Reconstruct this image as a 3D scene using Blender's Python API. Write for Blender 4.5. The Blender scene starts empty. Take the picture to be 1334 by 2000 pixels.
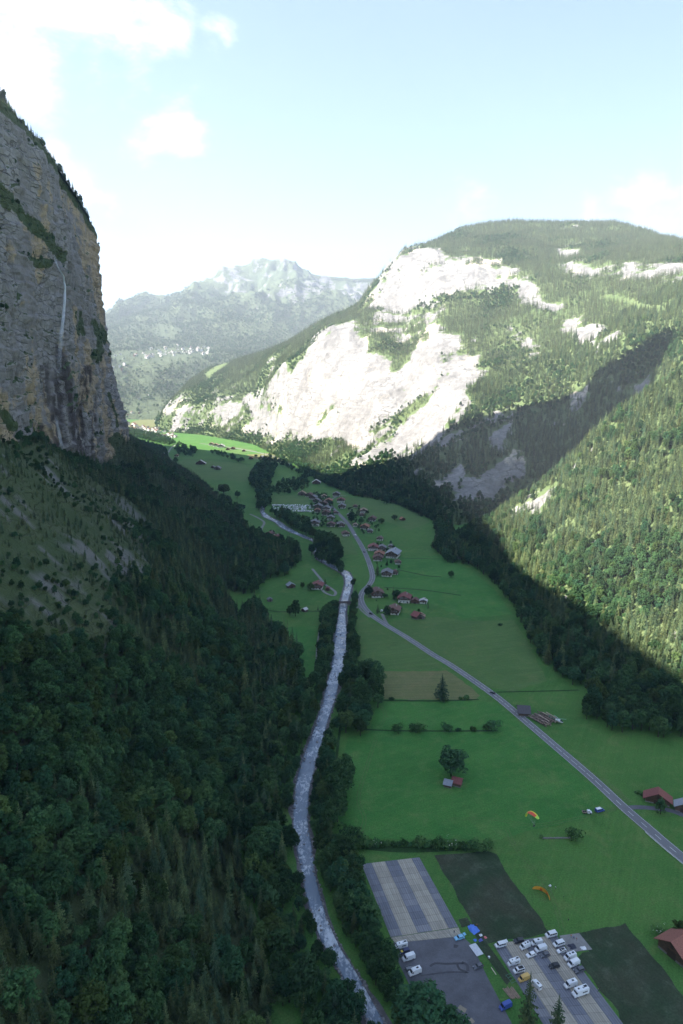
import bpy, bmesh, math, random
import numpy as np
from mathutils import Matrix, Vector
from mathutils.geometry import tessellate_polygon

random.seed(7)
RNG = np.random.default_rng(11)
R = math.radians
scene = bpy.context.scene
COL = scene.collection

# ------------------------------------------------------------------ camera
CAM_H = 245.0
PITCH = R(11.45)
FPX = 1333.3                      # focal length in pixels of the 1334x2000 photograph (24 mm on full frame)
cam_data = bpy.data.cameras.new('camera')
cam_data.sensor_fit = 'VERTICAL'
cam_data.sensor_height = 36.0
cam_data.sensor_width = 24.0
cam_data.lens = 24.0
cam_data.clip_start = 1.0
cam_data.clip_end = 40000.0
cam = bpy.data.objects.new('camera', cam_data)
COL.objects.link(cam)
cam.location = (0, 0, CAM_H)
cam.rotation_euler = (math.pi / 2 - PITCH, 0, 0)
scene.camera = cam

# ------------------------------------------------------------------ sky, sun, exposure
SUN_EL = R(40.0)
SUN_A = R(15.0)                    # the sun stands to the left, a little behind the camera
to_sun = Vector((-math.cos(SUN_EL) * math.cos(SUN_A), -math.cos(SUN_EL) * math.sin(SUN_A), math.sin(SUN_EL)))
SKY_STRENGTH = 0.066
SUN_STRENGTH = 5.0
EXPOSURE = 2.25
HAZE = 8.5e-5
scene.view_settings.view_transform = 'Standard'
scene.view_settings.look = 'None'
scene.view_settings.gamma = 1.0
scene.view_settings.exposure = EXPOSURE
scene.view_settings.use_curve_mapping = False
scene.cycles.use_denoising = True
scene.cycles.max_bounces = 5
scene.cycles.diffuse_bounces = 3
scene.cycles.glossy_bounces = 2
scene.cycles.transmission_bounces = 3
scene.cycles.transparent_max_bounces = 8
scene.cycles.volume_bounces = 0
scene.cycles.sample_clamp_indirect = 6.0

sun_data = bpy.data.lights.new('sun', 'SUN')
sun_data.energy = SUN_STRENGTH
sun_data.angle = R(0.53)
sun_data.color = (1.0, 0.93, 0.83)
sun = bpy.data.objects.new('sun', sun_data)
COL.objects.link(sun)
sun.rotation_euler = to_sun.to_track_quat('Z', 'Y').to_euler()

CP, SP = math.cos(PITCH), math.sin(PITCH)


def ray(px, py):
    """world direction of a pixel of the photograph, scaled to unit depth along the view axis"""
    u = (px - 667.0) / FPX
    v = (1000.0 - py) / FPX
    return u, CP + v * SP, v * CP - SP


def P(px, py, d):
    a, b, c = ray(px, py)
    return (a * d, b * d, CAM_H + c * d)


def G(px, py, z=0.0):
    """the point of the valley floor seen at a pixel"""
    a, b, c = ray(px, py)
    d = (z - CAM_H) / c
    return (a * d, b * d, z)


def project(p):
    """world points (n,3) -> pixel x, pixel y, depth"""
    p = np.asarray(p, float)
    x, y, z = p[..., 0], p[..., 1], p[..., 2] - CAM_H
    d = y * CP - z * SP
    dd = np.where(np.abs(d) < 1e-3, 1e-3, d)
    v = (y * SP + z * CP) / dd
    return 667.0 + FPX * x / dd, 1000.0 - FPX * v, d


# ------------------------------------------------------------------ world
world = bpy.data.worlds.new('World')
scene.world = world
world.use_nodes = True
wt = world.node_tree
wt.nodes.clear()


class NT:
    """small helper to write node trees"""

    def __init__(self, tree):
        self.t = tree

    def n(self, kind, **kw):
        nd = self.t.nodes.new(kind)
        for k, v in kw.items():
            if k == 'inp':
                for kk, vv in v.items():
                    s = nd.inputs[kk]
                    if hasattr(vv, 'is_output'):
                        self.t.links.new(vv, s)
                    else:
                        s.default_value = vv
            else:
                setattr(nd, k, v)
        return nd

    def math(self, op, a, b=None, c=None, clamp=False):
        nd = self.t.nodes.new('ShaderNodeMath')
        nd.operation = op
        nd.use_clamp = clamp
        for i, v in enumerate((a, b, c)):
            if v is None:
                continue
            if hasattr(v, 'is_output'):
                self.t.links.new(v, nd.inputs[i])
            else:
                nd.inputs[i].default_value = v
        return nd.outputs[0]

    def vmath(self, op, a, b=None, out=0):
        nd = self.t.nodes.new('ShaderNodeVectorMath')
        nd.operation = op
        for i, v in enumerate((a, b)):
            if v is None:
                continue
            if hasattr(v, 'is_output'):
                self.t.links.new(v, nd.inputs[i])
            else:
                nd.inputs[i].default_value = v
        return nd.outputs[out]

    def mix(self, f, a, b, blend='MIX'):
        nd = self.t.nodes.new('ShaderNodeMix')
        nd.data_type = 'RGBA'
        nd.blend_type = blend
        for s, v in ((nd.inputs[0], f), (nd.inputs[6], a), (nd.inputs[7], b)):
            if hasattr(v, 'is_output'):
                self.t.links.new(v, s)
            else:
                s.default_value = v if not isinstance(v, tuple) else (v + (1.0,))[:4]
        return nd.outputs[2]

    def ramp(self, f, lo, hi, a=0.0, b=1.0, smooth=True):
        nd = self.t.nodes.new('ShaderNodeMapRange')
        nd.interpolation_type = 'SMOOTHSTEP' if smooth else 'LINEAR'
        nd.inputs[1].default_value = lo
        nd.inputs[2].default_value = hi
        nd.inputs[3].default_value = a
        nd.inputs[4].default_value = b
        self.t.links.new(f, nd.inputs[0])
        return nd.outputs[0]

    def noise(self, vec, scale, detail=4.0, rough=0.55, out='Fac', dist=0.0):
        nd = self.t.nodes.new('ShaderNodeTexNoise')
        nd.inputs['Scale'].default_value = scale
        nd.inputs['Detail'].default_value = detail
        nd.inputs['Roughness'].default_value = rough
        nd.inputs['Distortion'].default_value = dist
        self.t.links.new(vec, nd.inputs['Vector'])
        return nd.outputs[out]

    def link(self, a, b):
        self.t.links.new(a, b)


def build_world():
    w = NT(wt)
    out = w.n('ShaderNodeOutputWorld')
    bg = w.n('ShaderNodeBackground')
    sky = w.n('ShaderNodeTexSky')
    sky.sky_type = 'NISHITA'
    sky.sun_disc = False
    sky.sun_elevation = SUN_EL
    sky.sun_rotation = math.atan2(to_sun.x, to_sun.y)
    sky.altitude = 1000.0
    sky.air_density = 1.0
    sky.dust_density = 0.8
    sky.ozone_density = 1.5
    tc = w.n('ShaderNodeTexCoord')
    d = w.vmath('NORMALIZE', tc.outputs['Generated'])
    n1 = w.noise(w.vmath('MULTIPLY', d, (1, 1, 1.5)), 9.0, 9.0, 0.63, dist=0.25)
    n2 = w.noise(d, 2.6, 3.0, 0.5)
    field = w.math('ADD', w.math('MULTIPLY', n1, 0.62), w.math('MULTIPLY', n2, 0.38))
    # the clouds of the photograph, as directions in the sky (broad fluffy banks)
    bias = None
    for (px, py, rad, amt) in ((40, 50, 7.0, .18), (180, 60, 6.0, .18), (280, 40, 4.2, .17), (120, 150, 4.0, .13), (95, 225, 2.4, .09),
                               (310, 235, 4.0, .10), (255, 265, 2.4, .09), (-250, -250, 20, .12),
                               (425, 70, 1.8, .12), (900, 392, 2.8, .14), (935, 430, 3.0, .12), (1180, 428, 3.2, .15), (1260, 425, 3.4, .15), (1335, 430, 3.2, .15),
                               (1100, 245, 2.0, .10), (1150, 240, 2.4, .10), (1500, 440, 5.0, .13)):
        v = Vector(ray(px, py)).normalized()
        dot = w.vmath('DOT_PRODUCT', d, tuple(v), out=1)
        b = w.ramp(dot, math.cos(R(rad * 1.25)), math.cos(R(rad * 0.2)), 0.0, amt)
        bias = b if bias is None else w.math('MAXIMUM', bias, b)
    f = w.math('ADD', field, bias)
    mask = w.ramp(f, 0.595, 0.80)
    bright = w.ramp(n1, 0.3, 0.7, 0.85, 1.1)
    cloud = w.mix(1.0, (5.2, 5.3, 5.5), (1, 1, 1), 'MULTIPLY')
    cl = w.vmath('SCALE', cloud)
    cl.node.inputs[3].default_value = 1.0
    w.link(bright, cl.node.inputs[3])
    sepd = w.n('ShaderNodeSeparateXYZ')
    w.link(d, sepd.inputs[0])
    up = w.ramp(sepd.outputs[2], 0.0, 0.06)
    col = w.mix(w.math('MULTIPLY', mask, up), sky.outputs[0], cl)
    w.link(col, bg.inputs[0])
    bg.inputs[1].default_value = SKY_STRENGTH
    w.link(bg.outputs[0], out.inputs[0])


build_world()

# ------------------------------------------------------------------ noise on arrays
def _hash(ix, iy, iz, seed):
    h = (ix * 374761393 + iy * 668265263 + iz * 2147483647 + seed * 1274126177) & 0xFFFFFFFF
    h = ((h ^ (h >> 13)) * 1274126177) & 0xFFFFFFFF
    h = ((h ^ (h >> 16)) * 2246822519) & 0xFFFFFFFF
    return ((h ^ (h >> 15)) & 0xFFFFFF) / float(0xFFFFFF)


def vnoise(p, seed=0):
    p = np.asarray(p, float)
    i = np.floor(p).astype(np.int64)
    f = p - i
    f = f * f * f * (f * (f * 6 - 15) + 10)
    o = 0.0
    for dx in (0, 1):
        wx = f[..., 0] if dx else 1 - f[..., 0]
        for dy in (0, 1):
            wy = f[..., 1] if dy else 1 - f[..., 1]
            for dz in (0, 1):
                wz = f[..., 2] if dz else 1 - f[..., 2]
                o = o + wx * wy * wz * _hash(i[..., 0] + dx, i[..., 1] + dy, i[..., 2] + dz, seed)
    return o


def fbm(p, scale, octaves=4, seed=0, gain=0.5, stretch=(1, 1, 1)):
    """noise in -1..1; scale is the size of the largest feature in metres"""
    q = np.asarray(p, float) / (scale * np.asarray(stretch, float))
    o, a, s = 0.0, 1.0, 0.0
    for k in range(octaves):
        o = o + a * (vnoise(q * (2.03 ** k) + 17.3 * k, seed + k) * 2 - 1)
        s += a
        a *= gain
    return o / s * 1.6


def ridged(p, scale, octaves=4, seed=0, stretch=(1, 1, 1)):
    q = np.asarray(p, float) / (scale * np.asarray(stretch, float))
    o, a, s = 0.0, 1.0, 0.0
    for k in range(octaves):
        o = o + a * (1 - np.abs(vnoise(q * (2.03 ** k) + 9.1 * k, seed + k) * 2 - 1) * 2)
        s += a
        a *= 0.5
    return o / s


def sstep(x, a, b):
    t = np.clip((x - a) / (b - a), 0, 1)
    return t * t * (3 - 2 * t)


def in_poly(px, py, poly):
    inside = np.zeros(np.shape(px), bool)
    n = len(poly)
    for k in range(n):
        x0, y0 = poly[k]
        x1, y1 = poly[(k + 1) % n]
        if y0 == y1:
            continue
        c = ((y0 > py) != (y1 > py)) & (px < (x1 - x0) * (py - y0) / (y1 - y0) + x0)
        inside ^= c
    return inside


def poly_dist(px, py, poly):
    """distance to a polygon's outline, negative inside"""
    d = np.full(np.shape(px), 1e9)
    n = len(poly)
    for k in range(n):
        ax, ay = poly[k]
        bx, by = poly[(k + 1) % n]
        ex, ey = bx - ax, by - ay
        t = np.clip(((px - ax) * ex + (py - ay) * ey) / (ex * ex + ey * ey + 1e-9), 0, 1)
        d = np.minimum(d, np.hypot(px - ax - t * ex, py - ay - t * ey))
    return np.where(in_poly(px, py, poly), -d, d)


# ------------------------------------------------------------------ object helpers
def tag(o, label=None, cat=None, group=None, kind=None):
    if label:
        o['label'] = label
    if cat:
        o['category'] = cat
    if group:
        o['group'] = group
    if kind:
        o['kind'] = kind
    return o


def link(o, parent=None):
    COL.objects.link(o)
    if parent is not None:
        o.parent = parent
    return o


def empty(name, loc=(0, 0, 0), rz=0.0, scale=1.0):
    o = bpy.data.objects.new(name, None)
    o.location = loc
    o.rotation_euler = (0, 0, rz)
    o.scale = (scale, scale, scale)
    o.empty_display_size = 0.5
    return link(o)


def mesh_obj(name, me, parent=None, loc=None, rz=None):
    o = bpy.data.objects.new(name, me)
    if loc is not None:
        o.location = loc
    if rz is not None:
        o.rotation_euler = (0, 0, rz)
    return link(o, parent)


def mesh_from(name, verts, faces, mats=(), midx=None, smooth=False):
    me = bpy.data.meshes.new(name)
    me.from_pydata([tuple(v) for v in verts], [], [tuple(f) for f in faces])
    for m in mats:
        me.materials.append(m)
    if midx is not None:
        me.polygons.foreach_set('material_index', np.asarray(midx, np.int32))
    if smooth:
        me.polygons.foreach_set('use_smooth', np.ones(len(me.polygons), bool))
    me.update()
    return me


def mesh_quads(name, verts, quads, mats=(), smooth=False):
    """fast mesh from arrays: verts (n,3), quads (m,k)"""
    verts = np.asarray(verts, np.float32)
    quads = np.asarray(quads, np.int32)
    k = quads.shape[1]
    me = bpy.data.meshes.new(name)
    me.vertices.add(len(verts))
    me.vertices.foreach_set('co', verts.ravel())
    me.loops.add(quads.size)
    me.loops.foreach_set('vertex_index', quads.ravel())
    me.polygons.add(len(quads))
    me.polygons.foreach_set('loop_start', np.arange(0, quads.size, k, dtype=np.int32))
    me.polygons.foreach_set('loop_total', np.full(len(quads), k, np.int32))
    if smooth:
        me.polygons.foreach_set('use_smooth', np.ones(len(quads), bool))
    for m in mats:
        me.materials.append(m)
    me.update(calc_edges=True)
    me.validate()
    return me


def set_attr(me, name, arr):
    a = me.attributes.new(name, 'FLOAT', 'POINT')
    a.data.foreach_set('value', np.asarray(arr, np.float32).ravel())


def grid_faces(nu, nv, flip=False):
    i, j = np.meshgrid(np.arange(nu - 1), np.arange(nv - 1), indexing='ij')
    a = (i * nv + j).ravel()
    q = np.stack([a, a + nv, a + nv + 1, a + 1], 1)
    return q[:, ::-1] if flip else q


class MB:
    """collects simple solids into one mesh"""

    def __init__(self):
        self.v, self.f, self.m = [], [], []

    def add(self, verts, faces, m=0):
        o = len(self.v)
        self.v += [tuple(p) for p in verts]
        for f in faces:
            self.f.append(tuple(i + o for i in f))
            self.m.append(m)
        return self

    def box(self, x0, x1, y0, y1, z0, z1, m=0):
        v = [(x0, y0, z0), (x1, y0, z0), (x1, y1, z0), (x0, y1, z0), (x0, y0, z1), (x1, y0, z1), (x1, y1, z1), (x0, y1, z1)]
        return self.add(v, [(0, 3, 2, 1), (4, 5, 6, 7), (0, 1, 5, 4), (1, 2, 6, 5), (2, 3, 7, 6), (3, 0, 4, 7)], m)

    def prism(self, prof, x0, x1, m=0, inset=0.0):
        """profile of (y,z) points extruded along x; counter-clockwise seen from +x"""
        n = len(prof)
        v = [(x0, y, z) for y, z in prof] + [(x1, y, z) for y, z in prof]
        f = [tuple(range(n))[::-1], tuple(range(n, 2 * n))]
        for k in range(n):
            k2 = (k + 1) % n
            f.append((k, k2, n + k2, n + k))
        return self.add(v, f, m)

    def tube(self, a, b, r0, r1=None, n=6, m=0, cap=True):
        a, b = Vector(a), Vector(b)
        r1 = r0 if r1 is None else r1
        q = (b - a).to_track_quat('Z', 'Y')
        v = []
        for c, r in ((a, r0), (b, r1)):
            for k in range(n):
                t = 2 * math.pi * k / n
                v.append(tuple(c + q @ Vector((r * math.cos(t), r * math.sin(t), 0))))
        f = [(k, (k + 1) % n, n + (k + 1) % n, n + k) for k in range(n)]
        if cap:
            f += [tuple(range(n))[::-1], tuple(range(n, 2 * n))]
        return self.add(v, f, m)

    def mesh(self, name, *mats, smooth=False):
        return mesh_from(name, self.v, self.f, mats, self.m, smooth)


# ------------------------------------------------------------------ materials
MATS = {}


def new_mat(name):
    m = bpy.data.materials.new(name)
    m.use_nodes = True
    m.node_tree.nodes.clear()
    MATS[name] = m
    t = NT(m.node_tree)
    out = t.n('ShaderNodeOutputMaterial')
    return m, t, out


def plain(name, col, rough=0.7, var=0.12, scale=1.5, metal=0.0, spec=0.3, bump=0.0):
    """a painted or raw surface with a little wear in it"""
    if name in MATS:
        return MATS[name]
    m, t, out = new_mat(name)
    tc = t.n('ShaderNodeTexCoord')
    nz = t.noise(tc.outputs['Object'], scale, 5.0, 0.6)
    oi = t.n('ShaderNodeObjectInfo')
    k = t.math('ADD', t.ramp(nz, 0.25, 0.75, 1 - var, 1 + var), t.math('MULTIPLY', t.math('SUBTRACT', oi.outputs['Random'], 0.5), var))
    c = t.vmath('SCALE', tuple(col))
    t.link(k, c.node.inputs[3])
    b = t.n('ShaderNodeBsdfPrincipled')
    t.link(c, b.inputs['Base Color'])
    b.inputs['Roughness'].default_value = rough
    b.inputs['Metallic'].default_value = metal
    b.inputs['Specular IOR Level'].default_value = spec
    t.link(b.outputs[0], out.inputs[0])
    return m


def foliage_mat(name, dark, light, yellow=(0.10, 0.11, 0.02), yel=0.18, trans=0.25, scale=0.35):
    m, t, out = new_mat(name)
    oi = t.n('ShaderNodeObjectInfo')
    geo = t.n('ShaderNodeNewGeometry')
    nz = t.noise(geo.outputs['Position'], scale, 2.0, 0.6)
    c = t.mix(t.ramp(nz, 0.3, 0.7), dark, light)
    rnd = oi.outputs['Random']
    c = t.mix(t.ramp(rnd, 0.72, 1.0, 0.0, yel, smooth=False), c, yellow)
    r2 = t.math('FRACT', t.math('MULTIPLY', rnd, 7.31))
    r3 = t.math('FRACT', t.math('MULTIPLY', rnd, 13.7))
    c = t.mix(t.ramp(r3, 0.55, 1.0, 0.0, 0.55, smooth=False), c, tuple(x * y for x, y in zip(dark, (0.75, 1.0, 1.55))))
    sc = t.vmath('SCALE', c)
    t.link(t.ramp(r2, 0, 1, 0.58, 1.42, smooth=False), sc.node.inputs[3])
    df = t.n('ShaderNodeBsdfDiffuse')
    t.link(sc, df.inputs[0])
    tr = t.n('ShaderNodeBsdfTranslucent')
    t.link(sc, tr.inputs[0])
    mx = t.n('ShaderNodeMixShader')
    mx.inputs[0].default_value = trans
    t.link(df.outputs[0], mx.inputs[1])
    t.link(tr.outputs[0], mx.inputs[2])
    t.link(mx.outputs[0], out.inputs[0])
    return m


def bark_mat():
    m, t, out = new_mat('bark')
    tc = t.n('ShaderNodeTexCoord')
    nz = t.noise(tc.outputs['Object'], 3.0, 4.0, 0.6)
    c = t.mix(nz, (0.035, 0.030, 0.026), (0.09, 0.078, 0.068))
    b = t.n('ShaderNodeBsdfDiffuse')
    t.link(c, b.inputs[0])
    t.link(b.outputs[0], out.inputs[0])
    return m


M_BARK = bark_mat()
M_BROAD = foliage_mat('broadleaf_foliage', (0.038, 0.094, 0.040), (0.078, 0.145, 0.056), yellow=(0.13, 0.165, 0.042), yel=0.5, trans=0.34)
M_CONE = foliage_mat('conifer_foliage', (0.062, 0.112, 0.056), (0.160, 0.202, 0.088), yellow=(0.23, 0.22, 0.07), yel=0.35, trans=0.36)
M_SHRUB = foliage_mat('shrub_foliage', (0.048, 0.115, 0.040), (0.090, 0.165, 0.055))
M_BLOSSOM = plain('white_blossom', (0.62, 0.64, 0.52), 0.9)


def grass_mat(name, c0, c1, c2, big=60.0, streak=0.0, ang=0.0):
    """meadow: broad patches, mown streaks and fine tufts"""
    m, t, out = new_mat(name)
    geo = t.n('ShaderNodeNewGeometry')
    p = geo.outputs['Position']
    n1 = t.noise(p, 1.0 / big, 5.0, 0.6)
    n2 = t.noise(p, 1.0 / 7.0, 4.0, 0.65)
    n3 = t.noise(p, 1.2, 3.0, 0.7)
    c = t.mix(t.ramp(n1, 0.32, 0.68), c0, c1)
    n4 = t.noise(p, 1.0 / 26.0, 5.0, 0.7, dist=0.7)
    c = t.mix(t.ramp(n2, 0.46, 0.74, 0.0, 0.7), c, c2)
    c = t.mix(t.ramp(n4, 0.52, 0.72, 0.0, 0.6), c, tuple(x * y for x, y in zip(c2, (1.25, 1.04, 1.1))))
    c = t.mix(t.ramp(n4, 0.28, 0.44, 0.45, 0.0), c, tuple(x * 0.72 for x in c0))
    k = t.ramp(n3, 0.2, 0.8, 0.70, 1.30)
    if streak:
        rot = t.n('ShaderNodeVectorRotate', rotation_type='Z_AXIS', inp={'Vector': p, 'Angle': ang})
        st = t.noise(t.vmath('MULTIPLY', rot.outputs[0], (0.55, 0.012, 1.0)), 1.0, 3.0, 0.6)
        k = t.math('MULTIPLY', k, t.ramp(st, 0.25, 0.75, 1 - streak, 1 + streak))
    sc = t.vmath('SCALE', c)
    t.link(k, sc.node.inputs[3])
    b = t.n('ShaderNodeBsdfPrincipled')
    t.link(sc, b.inputs['Base Color'])
    b.inputs['Roughness'].default_value = 0.9
    b.inputs['Specular IOR Level'].default_value = 0.1
    bp = t.n('ShaderNodeBump')
    bp.inputs['Strength'].default_value = 0.5
    bp.inputs['Distance'].default_value = 0.5
    t.link(n3, bp.inputs['Height'])
    t.link(bp.outputs[0], b.inputs['Normal'])
    t.link(b.outputs[0], out.inputs[0])
    return m


M_MEADOW = grass_mat('meadow_grass', (0.054, 0.146, 0.034), (0.078, 0.178, 0.042), (0.112, 0.180, 0.054), 90.0, 0.07, 0.5)
M_MEADOW2 = grass_mat('mown_meadow', (0.074, 0.146, 0.042), (0.094, 0.168, 0.050), (0.118, 0.172, 0.06), 50.0, 0.09, 1.3)
M_BRIGHT = grass_mat('lush_meadow', (0.044, 0.156, 0.034), (0.066, 0.186, 0.042), (0.102, 0.190, 0.054), 40.0, 0.07, 1.1)
M_TAN = grass_mat('cut_hay_field', (0.135, 0.155, 0.060), (0.160, 0.170, 0.072), (0.19, 0.175, 0.085), 30.0, 0.14, 1.52)
M_SOIL = grass_mat('dark_soil', (0.030, 0.056, 0.028), (0.054, 0.060, 0.038), (0.085, 0.108, 0.070), 22.0, 0.10, -0.5)
M_FLOORF = grass_mat('forest_floor', (0.020, 0.045, 0.016), (0.028, 0.055, 0.020), (0.040, 0.050, 0.026), 30.0)


def terrain_mat(name, rock_a, rock_b, ochre, grass_a, grass_b, scree, k=1.0, crackdark=0.5, bump=0.9, bed=0.5, streak=0.0):
    """mountain surface: rock where the rock attribute says so, grass and forest floor elsewhere"""
    m, t, out = new_mat(name)
    geo = t.n('ShaderNodeNewGeometry')
    p = geo.outputs['Position']
    at = {}
    for a in ('rock', 'wet', 'scree', 'ochre'):
        nd = t.n('ShaderNodeAttribute', attribute_name=a)
        at[a] = nd.outputs['Fac']
    ps = t.vmath('MULTIPLY', p, (1.0, 1.0, 0.42))
    n1 = t.noise(ps, 1 / (46.0 * k), 8.0, 0.68)
    n2 = t.noise(p, 1 / (11.0 * k), 6.0, 0.7)
    strata = t.noise(t.vmath('MULTIPLY', p, (0.012, 0.012, 0.22)), 1.0 / k, 5.0, 0.7, dist=0.6)
    crack = t.noise(t.vmath('MULTIPLY', p, (0.16, 0.16, 0.035)), 1.0 / k, 6.0, 0.7, dist=1.2)
    rc = t.mix(t.ramp(n1, 0.3, 0.7), rock_a, rock_b)
    rc = t.mix(t.math('MULTIPLY', t.ramp(t.math('ADD', n2, at['ochre']), 0.58, 0.86), 0.9), rc, ochre)
    rc = t.mix(t.ramp(strata, 0.52, 0.62, 0.0, bed), rc, tuple(x * 0.42 for x in rock_a))
    rc = t.mix(t.ramp(crack, 0.54, 0.68, 0.0, 0.42), rc, tuple(x * 0.36 for x in rock_a))
    if streak:
        sk = t.noise(t.vmath('MULTIPLY', p, (0.11, 0.11, 0.007)), 1.0, 5.0, 0.7)
        rc = t.mix(t.ramp(sk, 0.48, 0.68, 0.0, streak), rc, tuple(x * 0.5 for x in rock_a))
    vo = t.n('ShaderNodeTexVoronoi', feature='DISTANCE_TO_EDGE')
    t.link(t.vmath('ADD', t.vmath('MULTIPLY', p, (0.036, 0.036, 0.125)), t.vmath('SCALE', t.noise(p, 1 / (18.0 * k), 3.0, 0.6, out='Color'))), vo.inputs['Vector'])
    vo.inputs['Scale'].default_value = 1.0 / k
    joint = t.math('MULTIPLY', t.ramp(vo.outputs['Distance'], 0.0, 0.075, 1.0, 0.0), t.ramp(n1, 0.42, 0.6))
    rc = t.mix(t.math('MULTIPLY', joint, crackdark), rc, tuple(x * 0.25 for x in rock_a))
    rc = t.mix(t.math('MULTIPLY', at['wet'], 0.9), rc, (0.050, 0.038, 0.034))
    gc = t.mix(t.ramp(n1, 0.35, 0.65), grass_a, grass_b)
    gc = t.mix(t.ramp(n2, 0.55, 0.75, 0.0, 0.5), gc, tuple(x * 0.6 for x in grass_a))
    gc = t.mix(t.math('MULTIPLY', at['scree'], t.ramp(n2, 0.25, 0.6, 0.55, 1.0)), gc, scree)
    f = t.ramp(t.math('ADD', at['rock'], t.math('MULTIPLY', t.math('SUBTRACT', t.math('ADD', t.math('MULTIPLY', n2, 0.6), t.math('MULTIPLY', n1, 0.4)), 0.5), t.ramp(at['rock'], 0.0, 0.25, 0.7, 2.4))), 0.40, 0.60)
    c = t.mix(f, gc, rc)
    b = t.n('ShaderNodeBsdfPrincipled')
    t.link(c, b.inputs['Base Color'])
    b.inputs['Roughness'].default_value = 0.9
    b.inputs['Specular IOR Level'].default_value = 0.15
    bp = t.n('ShaderNodeBump')
    bp.inputs['Strength'].default_value = bump
    bp.inputs['Distance'].default_value = 2.2 * k
    h = t.math('ADD', t.math('ADD', n2, t.math('MULTIPLY', strata, 0.5)), t.math('MULTIPLY', t.math('ADD', crack, joint), -0.8))
    t.link(h, bp.inputs['Height'])
    t.link(bp.outputs[0], b.inputs['Normal'])
    t.link(b.outputs[0], out.inputs[0])
    return m


M_CLIFF = terrain_mat('grey_cliff_rock', (0.215, 0.195, 0.19), (0.335, 0.31, 0.30), (0.43, 0.325, 0.205),
                      (0.058, 0.086, 0.034), (0.084, 0.104, 0.046), (0.185, 0.175, 0.168), 1.0, 0.4, 0.9, 0.3, 0.35)
M_WHITE = terrain_mat('pale_limestone', (0.145, 0.142, 0.138), (0.30, 0.292, 0.28), (0.50, 0.44, 0.34),
                      (0.085, 0.125, 0.050), (0.115, 0.150, 0.064), (0.34, 0.33, 0.31), 1.6, 0.4, 0.6, 0.18, 0.5)
M_FAR = terrain_mat('far_mountain_ground', (0.13, 0.13, 0.135), (0.25, 0.25, 0.25), (0.22, 0.21, 0.18),
                    (0.066, 0.090, 0.050), (0.092, 0.115, 0.062), (0.32, 0.31, 0.29), 4.0, 0.3)

# ------------------------------------------------------------------ terrain surfaces
def blur(a, n, axis):
    for _ in range(n):
        p = np.concatenate([np.take(a, [0], axis), a, np.take(a, [-1], axis)], axis)
        k = a.shape[axis]
        a = (np.take(p, range(0, k), axis) + 2 * np.take(p, range(1, k + 1), axis) + np.take(p, range(2, k + 2), axis)) / 4
    return a


def refine(C, nu, nv, pos_u=None, pos_v=None, sm=(6, 4)):
    """control grid (S,L,k) -> (nu,nv,k); pos_* spread the samples over the control rows"""
    C = np.asarray(C, float)
    S, L, k = C.shape
    pu = np.arange(S) if pos_u is None else np.asarray(pos_u, float)
    pv = np.arange(L) if pos_v is None else np.asarray(pos_v, float)
    u = np.interp(np.linspace(pu[0], pu[-1], nu), pu, np.arange(S))
    v = np.interp(np.linspace(pv[0], pv[-1], nv), pv, np.arange(L))
    i = np.minimum(u.astype(int), S - 2)
    j = np.minimum(v.astype(int), L - 2)
    fu = (u - i)[:, None, None]
    fv = (v - j)[None, :, None]
    A = C[i][:, j]
    B = C[i + 1][:, j]
    Cc = C[i][:, j + 1]
    D = C[i + 1][:, j + 1]
    o = A * (1 - fu) * (1 - fv) + B * fu * (1 - fv) + Cc * (1 - fu) * fv + D * fu * fv
    o = blur(o, sm[0], 0)
    return blur(o, sm[1], 1)


def to_world(Q):
    """(px,py,1/depth) -> world"""
    d = 1.0 / Q[..., 2]
    u = (Q[..., 0] - 667.0) / FPX
    v = (1000.0 - Q[..., 1]) / FPX
    return np.stack([u * d, (CP + v * SP) * d, CAM_H + (v * CP - SP) * d], -1)


def normals(W):
    a = np.gradient(W, axis=0)
    b = np.gradient(W, axis=1)
    n = np.cross(a, b)
    return n / (np.linalg.norm(n, axis=-1, keepdims=True) + 1e-9)


def terrain(name, W, mat, attrs, flip=False, smooth=True):
    nu, nv = W.shape[:2]
    W[..., 2] = np.maximum(W[..., 2], -20.0)
    me = mesh_quads(name, W.reshape(-1, 3), grid_faces(nu, nv, flip), (mat,), smooth)
    for a in ('rock', 'wet', 'scree', 'ochre'):
        set_attr(me, a, attrs.get(a, np.zeros((nu, nv))))
    o = mesh_obj(name, me)
    return tag(o, kind='structure')


def scatter(W, density, mask=None, seed=0):
    """random points on a surface grid; returns positions, (i,j) float coordinates"""
    rg = np.random.default_rng(seed)
    a = W[1:, :-1] - W[:-1, :-1]
    b = W[:-1, 1:] - W[:-1, :-1]
    cr = np.cross(a, b)
    area = np.abs(cr[..., 2]) * 0.55 + np.linalg.norm(cr, axis=-1) * 0.45
    wgt = area * density
    if mask is not None:
        wgt = wgt * mask[:-1, :-1]
    cnt = rg.poisson(np.maximum(wgt, 0))
    idx = np.repeat(np.arange(cnt.size), cnt.ravel())
    i, j = np.unravel_index(idx, cnt.shape)
    fu = rg.random(len(i))[:, None]
    fv = rg.random(len(i))[:, None]
    p = (W[i, j] * (1 - fu) * (1 - fv) + W[i + 1, j] * fu * (1 - fv) + W[i, j + 1] * (1 - fu) * fv + W[i + 1, j + 1] * fu * fv)
    return p, i, j


def thin(p, cell, jitter_seed=0):
    """keep at most one point per cell so that trees do not stand inside each other"""
    key = np.floor(p[:, :2] / cell).astype(np.int64)
    _, first = np.unique(key[:, 0] * 1000003 + key[:, 1], return_index=True)
    return np.sort(first)


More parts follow.
